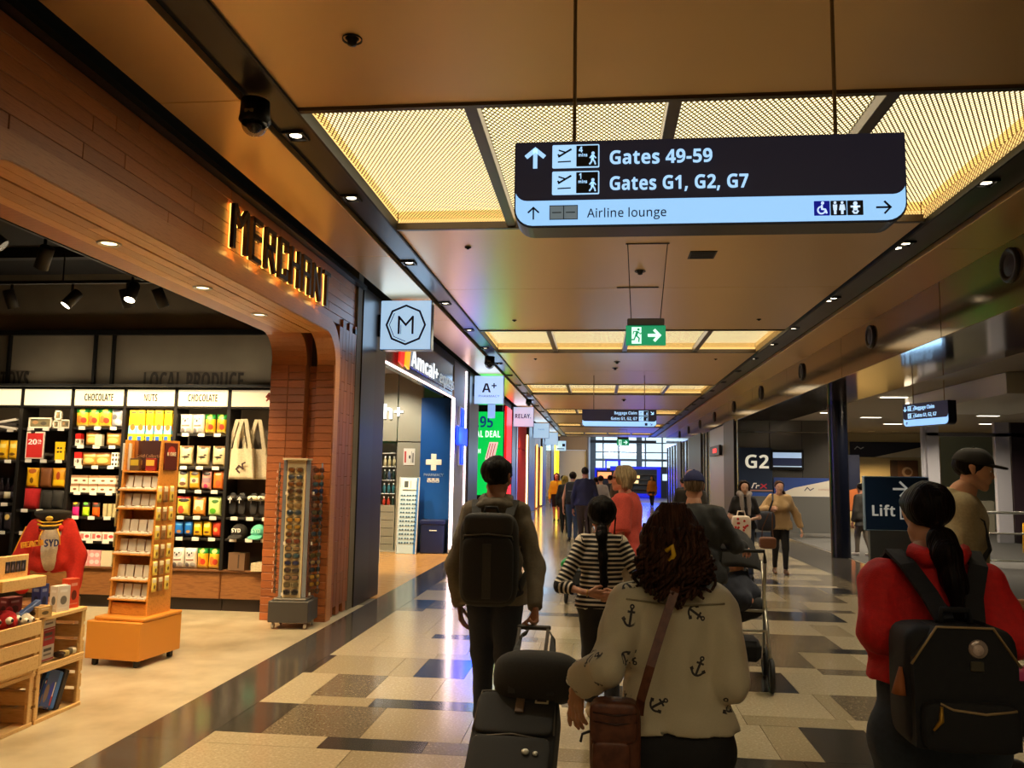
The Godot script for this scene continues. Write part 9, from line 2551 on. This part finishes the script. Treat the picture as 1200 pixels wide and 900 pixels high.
func walkers() -> void:
	var tan := cloth(rgb(184, 150, 104), 0.9, 2.0)
	var blk := cloth(rgb(28, 26, 28), 0.85, 2.0, 0.1)
	# towards the camera, on the right
	var t := figure("woman with grey scarf and white floral bag, walking towards the camera", 2.42, 14.2, PI, 1.62, {"cell": 0.022, "fine": 0.008, "face": true, "features": true, "skin": rgb(206, 158, 130), "elR": Vector3(0.24, 1.0, 0.02), "wrR": Vector3(0.08, 0.98, -0.2), "elL": Vector3(-0.24, 1.0, 0.0), "wrL": Vector3(-0.06, 0.97, -0.2),
		"top": {"m": cloth(rgb(30, 27, 28), 0.85, 2.0), "sleeve": 0.4, "off": 0.02, "hem": 0.5, "bust": 1.0}, "legs": {"m": jeans(rgb(40, 48, 66))}, "hair": {"c": rgb(58, 38, 26), "off": 0.024, "line": 0.05, "long": 0.14, "rough": 0.008}})
	put(joined([skin([bone(Vector3(-0.08, 1.39, -0.03), Vector3(0.08, 1.39, -0.03), 0.05, 0.05, 0.8), bone(Vector3(-0.06, 1.36, -0.1), Vector3(-0.06, 1.05, -0.14), 0.04, 0.03), bone(Vector3(0.06, 1.36, -0.1), Vector3(0.05, 1.1, -0.14), 0.04, 0.03)], 0.014, 0.03, [], 0.004)]), "scarf", cloth(rgb(150, 140, 136), 0.9, 2.0), t)
	var bag := thing("tote_bag", "white bag with red flowers carried in front by the scarf woman", "bag", P(2.31, 0.98, 13.9))
	var st := mb(false); squad(st, Vector3(0, -0.14, 0.05), Vector3(0.15, 0.2, 0.07), 0.35, 0.35); part(st, "body", col(rgb(222, 206, 190), 0.7), bag)
	st = mb(false)
	var r2 := RandomNumberGenerator.new()
	r2.seed = 2
	for k in 16: ball(st, Vector3(r2.randf_range(-0.11, 0.11), -0.14 + r2.randf_range(-0.16, 0.16), 0.115), Vector3(0.022, 0.022, 0.01), Basis(), 5)
	part(st, "flower_print", col(rgb(196, 50, 46), 0.7), bag).set_meta("kind", "stuff")
	st = mb(false); tube(st, [Vector3(-0.07, 0.04, 0.05), Vector3(-0.05, 0.13, 0.05), Vector3(0.05, 0.13, 0.05), Vector3(0.07, 0.04, 0.05)], 0.012, 8); part(st, "handle", col(rgb(222, 206, 190), 0.7), bag)
	t = figure("woman in loose beige jumper and black leggings, walking towards the camera", 3.14, 14.9, PI, 1.64, {"cell": 0.022, "fine": 0.008, "face": true, "features": true, "skin": rgb(210, 160, 134), "stride": 0.1, "elR": Vector3(0.30, 1.1, 0.0), "wrR": Vector3(0.2, 1.13, -0.18), "elL": Vector3(-0.30, 1.02, 0.05), "wrL": Vector3(-0.36, 0.8, 0.02),
		"top": {"m": tan, "off": 0.034, "hem": 0.47, "flare": 0.01, "fold": 0.008, "bust": 0.8, "name": "jumper"}, "legs": {"m": blk, "off": 0.002, "cuff": 0.06, "name": "leggings"}, "shoes": col(rgb(110, 80, 50), 0.6), "hair": {"c": rgb(84, 54, 36), "off": 0.01, "line": 0.045, "nape": -0.06, "tail": [Vector3(-0.05, 1.46, 0.07), Vector3(-0.09, 1.4, 0.05), Vector3(-0.12, 1.3, 0.0)], "tr": 0.03}})
	bag = thing("shoulder_bag", "dark grey shoulder bag under the arm of beige jumper woman", "bag", P(2.86, 0.92, 14.7))
	st = mb(false); squad(st, Vector3.ZERO, Vector3(0.16, 0.17, 0.09), 0.5, 0.5); part(st, "body", cloth(rgb(50, 52, 62), 0.8, 2.0), bag)
	st = mb(); strap(st, [Vector3(0.05, 0.15, 0.03), Vector3(0.12, 0.35, 0.04), Vector3(0.16, 0.46, -0.14), Vector3(0.13, 0.3, -0.24)], 0.03, 0.008, [Vector3(0, 0, 1), Vector3(0, 0.5, 1), Vector3(0, 1, 0), Vector3(0, 0, -1)]); part(st, "strap", cloth(rgb(40, 40, 46), 0.8, 2.0), bag)
	var hb2 := thing("handbag", "brown leather handbag hanging below the dark shoulder bag", "bag", P(2.86, 0.56, 14.55))
	st = mb(false); squad(st, Vector3.ZERO, Vector3(0.14, 0.1, 0.07), 0.45, 0.4); part(st, "body", col(rgb(110, 66, 40), 0.5), hb2)
	for s in [-1.0, 1.0]:
		st = mb(); strap(st, [Vector3(s * 0.1, 0.05, 0.0), Vector3(s * 0.08, 0.25, 0.0), Vector3(0.06 + s * 0.03, 0.5, 0.0)], 0.018, 0.006, [Vector3(0, 0, 1), Vector3(0, 0, 1), Vector3(0, 0, 1)]); part(st, "strap", col(rgb(90, 54, 34), 0.5), hb2)
	# crossing to the left, coral shirt
	t = figure("pale-haired person in coral short-sleeved shirt and sunglasses, in profile", 0.25, 8.0, PI / 2 - 0.25, 1.77, {"cell": 0.02, "fine": 0.007, "face": true, "b": 1.2, "stride": 0.08, "skin": rgb(220, 150, 126), "nod": 0.12,
		"top": {"m": cloth(rgb(206, 76, 62), 0.85, 2.0), "off": 0.04, "hem": 0.47, "sleeve": 0.42, "slk": 1.2, "name": "shirt", "fold": 0.007}, "legs": {"m": cloth(rgb(150, 130, 104), 0.9, 2.0), "off": 0.016}, "hair": {"c": rgb(206, 180, 140), "off": 0.02, "line": 0.05, "long": 0.07}})
	var hd: Transform3D = t.get_meta("hd")
	st = mb()
	for s in [-1.0, 1.0]:
		rb(st, hd * Vector3(s * 0.034, 0.002, -0.1), Vector3(0.056, 0.04, 0.008), 0.01, hd.basis)
		bar(st, hd * Vector3(s * 0.064, 0.01, -0.098), hd * Vector3(s * 0.08, 0.01, 0.0), 0.007)
	part(st, "sunglasses", col(rgb(20, 18, 18), 0.15), t)
	# farther along, walking away
	t = figure("woman in jeans with dark grey backpack and bare arms, walking away", -0.66, 21.0, 0.0, 1.76, {"cell": 0.026, "fine": 0.014, "skin": rgb(206, 150, 120), "b": 0.98, "top": {"m": cloth(rgb(40, 34, 34), 0.85, 2.0), "sleeve": 0.0, "hem": 0.52}, "legs": {"m": jeans(rgb(58, 76, 98)), "off": 0.01}, "hair": {"c": rgb(48, 32, 24), "off": 0.02, "line": 0.06, "nape": -0.05}})
	var bp := thing("backpack", "dark grey backpack on the woman in jeans, far ahead", "backpack", P(-0.66, 1.24, 21.0))
	st = mb(false); squad(st, Vector3(0, 0, 0.2), Vector3(0.18, 0.25, 0.09), 0.4, 0.4); part(st, "body", cloth(rgb(46, 50, 48), 0.8, 2.0), bp)
	st = mb(); rb(st, Vector3(0, 0.02, 0.292), Vector3(0.24, 0.012, 0.006)); part(st, "zip", col(rgb(120, 120, 110), 0.5), bp)
	figure("small child in white dress and black leggings, beside the woman in jeans", -0.3, 23.0, 0.1, 1.12, {"cell": 0.026, "fine": 0.014, "hk": 0.86, "headoff": Vector3(0, -0.03, 0), "top": {"m": cloth(rgb(214, 204, 196), 0.9, 2.0), "hem": 0.36, "flare": 0.05, "off": 0.02, "name": "dress"}, "legs": {"m": blk, "name": "leggings"}, "hair": {"c": rgb(60, 40, 28), "off": 0.014, "line": 0.05, "nape": -0.06}})
	figure("tall man in navy shirt with dark trousers, walking away down the concourse", -0.33, 19.6, 0.0, 1.88, {"cell": 0.026, "fine": 0.014, "b": 1.08, "skin": rgb(170, 116, 90), "top": {"m": cloth(rgb(30, 34, 62), 0.85, 2.0), "off": 0.024, "name": "shirt"}, "legs": {"m": cloth(rgb(56, 44, 38), 0.9, 2.0), "off": 0.016}, "hair": {"c": rgb(60, 52, 48), "off": 0.008, "line": 0.05, "nape": -0.045}})
	figure("woman in yellow coat over black dress, coming towards the camera by yellow lights", -1.5, 29.4, PI, 1.74, {"cell": 0.028, "fine": 0.012, "face": true, "features": true, "skin": rgb(200, 140, 110), "top": {"m": cloth(rgb(236, 204, 30), 0.85, 2.0), "off": 0.03, "hem": 0.56, "name": "coat"}, "legs": {"m": blk, "off": 0.016, "cuff": 0.3, "name": "dress"}, "hair": {"c": rgb(60, 34, 24), "off": 0.022, "line": 0.05, "long": 0.13}})
	figure("blonde woman in black top, just left of the woman in jeans", -0.98, 24.0, 0.0, 1.66, {"cell": 0.028, "fine": 0.016, "top": {"m": blk}, "legs": {"m": blk}, "hair": {"c": rgb(196, 168, 96), "off": 0.02, "line": 0.06, "long": 0.16}})
	var many := [["person in grey striped shirt, in the far crowd right of the navy-shirted man", 0.05, 23.5, rgb(150, 140, 138), rgb(60, 62, 70), rgb(46, 34, 28), 1.68], ["person in dark red top, in the far crowd behind navy-shirted man", -0.1, 27.0, rgb(110, 50, 46), rgb(40, 44, 56), rgb(30, 24, 22), 1.62], ["person in dark coat with light trousers, in the far crowd", 0.35, 26.0, rgb(44, 48, 60), rgb(150, 140, 124), rgb(36, 28, 24), 1.7], ["person in brown jacket, in the far crowd beside the coral shirt", 0.55, 24.5, rgb(86, 66, 54), rgb(50, 50, 56), rgb(40, 30, 26), 1.7], ["person in black with dark hair, beside yellow-coated woman", -1.35, 31.0, rgb(34, 30, 32), rgb(30, 30, 34), rgb(28, 20, 18), 1.66]]
	for m in many:
		figure(m[0], m[1], m[2], 0.2, m[6], {"cell": 0.03, "fine": 0.018, "group": "far crowd", "top": {"m": cloth(m[3], 0.85, 2.0)}, "legs": {"m": cloth(m[4], 0.85, 2.0)}, "hair": {"c": m[5], "off": 0.016, "line": 0.05, "nape": -0.05}})
	figure("lone woman in orange-brown coat, standing before the blue-lit kiosk", 2.9, 46.0, PI * 0.9, 1.7, {"cell": 0.034, "fine": 0.02, "top": {"m": cloth(rgb(176, 110, 40), 0.85, 2.0), "off": 0.03, "hem": 0.36, "flare": 0.02, "name": "coat"}, "legs": {"m": blk}, "hair": {"c": rgb(40, 28, 22), "off": 0.02, "line": 0.05, "long": 0.1}})
	figure("man in dark jacket standing by the far right windows, left of the blue cap", 2.2, 22.0, 0.3, 1.66, {"cell": 0.03, "fine": 0.016, "skin": rgb(196, 120, 96), "top": {"m": cloth(rgb(50, 50, 54), 0.85, 2.0), "off": 0.02}, "legs": {"m": blk}, "hair": {"c": rgb(60, 50, 46), "off": 0.01, "line": 0.05, "nape": -0.05}})
	figure("tall bald man ahead of blue-capped man, only his head shows above the cap", 1.3, 12.0, 0.0, 1.79, {"cell": 0.03, "fine": 0.012, "skin": rgb(206, 150, 128), "top": {"m": cloth(rgb(60, 56, 52), 0.85, 2.0)}, "legs": {"m": blk}})
	# seated traveller by the round column
	figure("traveller in dark coat with a black bag, half hidden by the round lobby column", 5.75, 18.9, 0.5, 1.6, {"cell": 0.028, "fine": 0.016, "top": {"m": cloth(rgb(56, 54, 50), 0.85, 2.0), "off": 0.03, "hem": 0.4}, "legs": {"m": cloth(rgb(120, 110, 96), 0.85, 2.0)}, "hair": {"c": rgb(30, 26, 24), "off": 0.014, "line": 0.05, "nape": -0.05}, "shoes": col(rgb(210, 204, 196), 0.5)})
	t = thing("green_bag", "bright green bag riding on a low trolley, left of the striped top", "bag", P(-0.3, 0.42, 11.0))
	st = mb(false); squad(st, Vector3(0, 0.1, 0), Vector3(0.2, 0.09, 0.14), 0.6, 0.5, Basis(Vector3.BACK, 0.35)); part(st, "body", col(rgb(16, 140, 52), 0.5), t)
	t = thing("luggage_trolley", "low dark trolley that carries the green bag", "trolley", P(-0.3, 0.0, 11.0))
	st = mb(); rb(st, Vector3(0.02, 0.2, 0), Vector3(0.3, 0.03, 0.4), 0.006); rb(st, Vector3(0.06, 0.31, -0.05), Vector3(0.22, 0.2, 0.3), 0.03); part(st, "deck", col(rgb(40, 42, 44), 0.5), t)
	for q in [[-0.12, 0.16], [0.16, 0.16], [-0.12, -0.16], [0.16, -0.16]]:
		st = mb(false); tube(st, ring_pts(Vector3(q[0], 0.085, q[1]), 0.06), 0.022, 8, false); part(st, "wheel", col(rgb(20, 20, 20), 0.6), t)
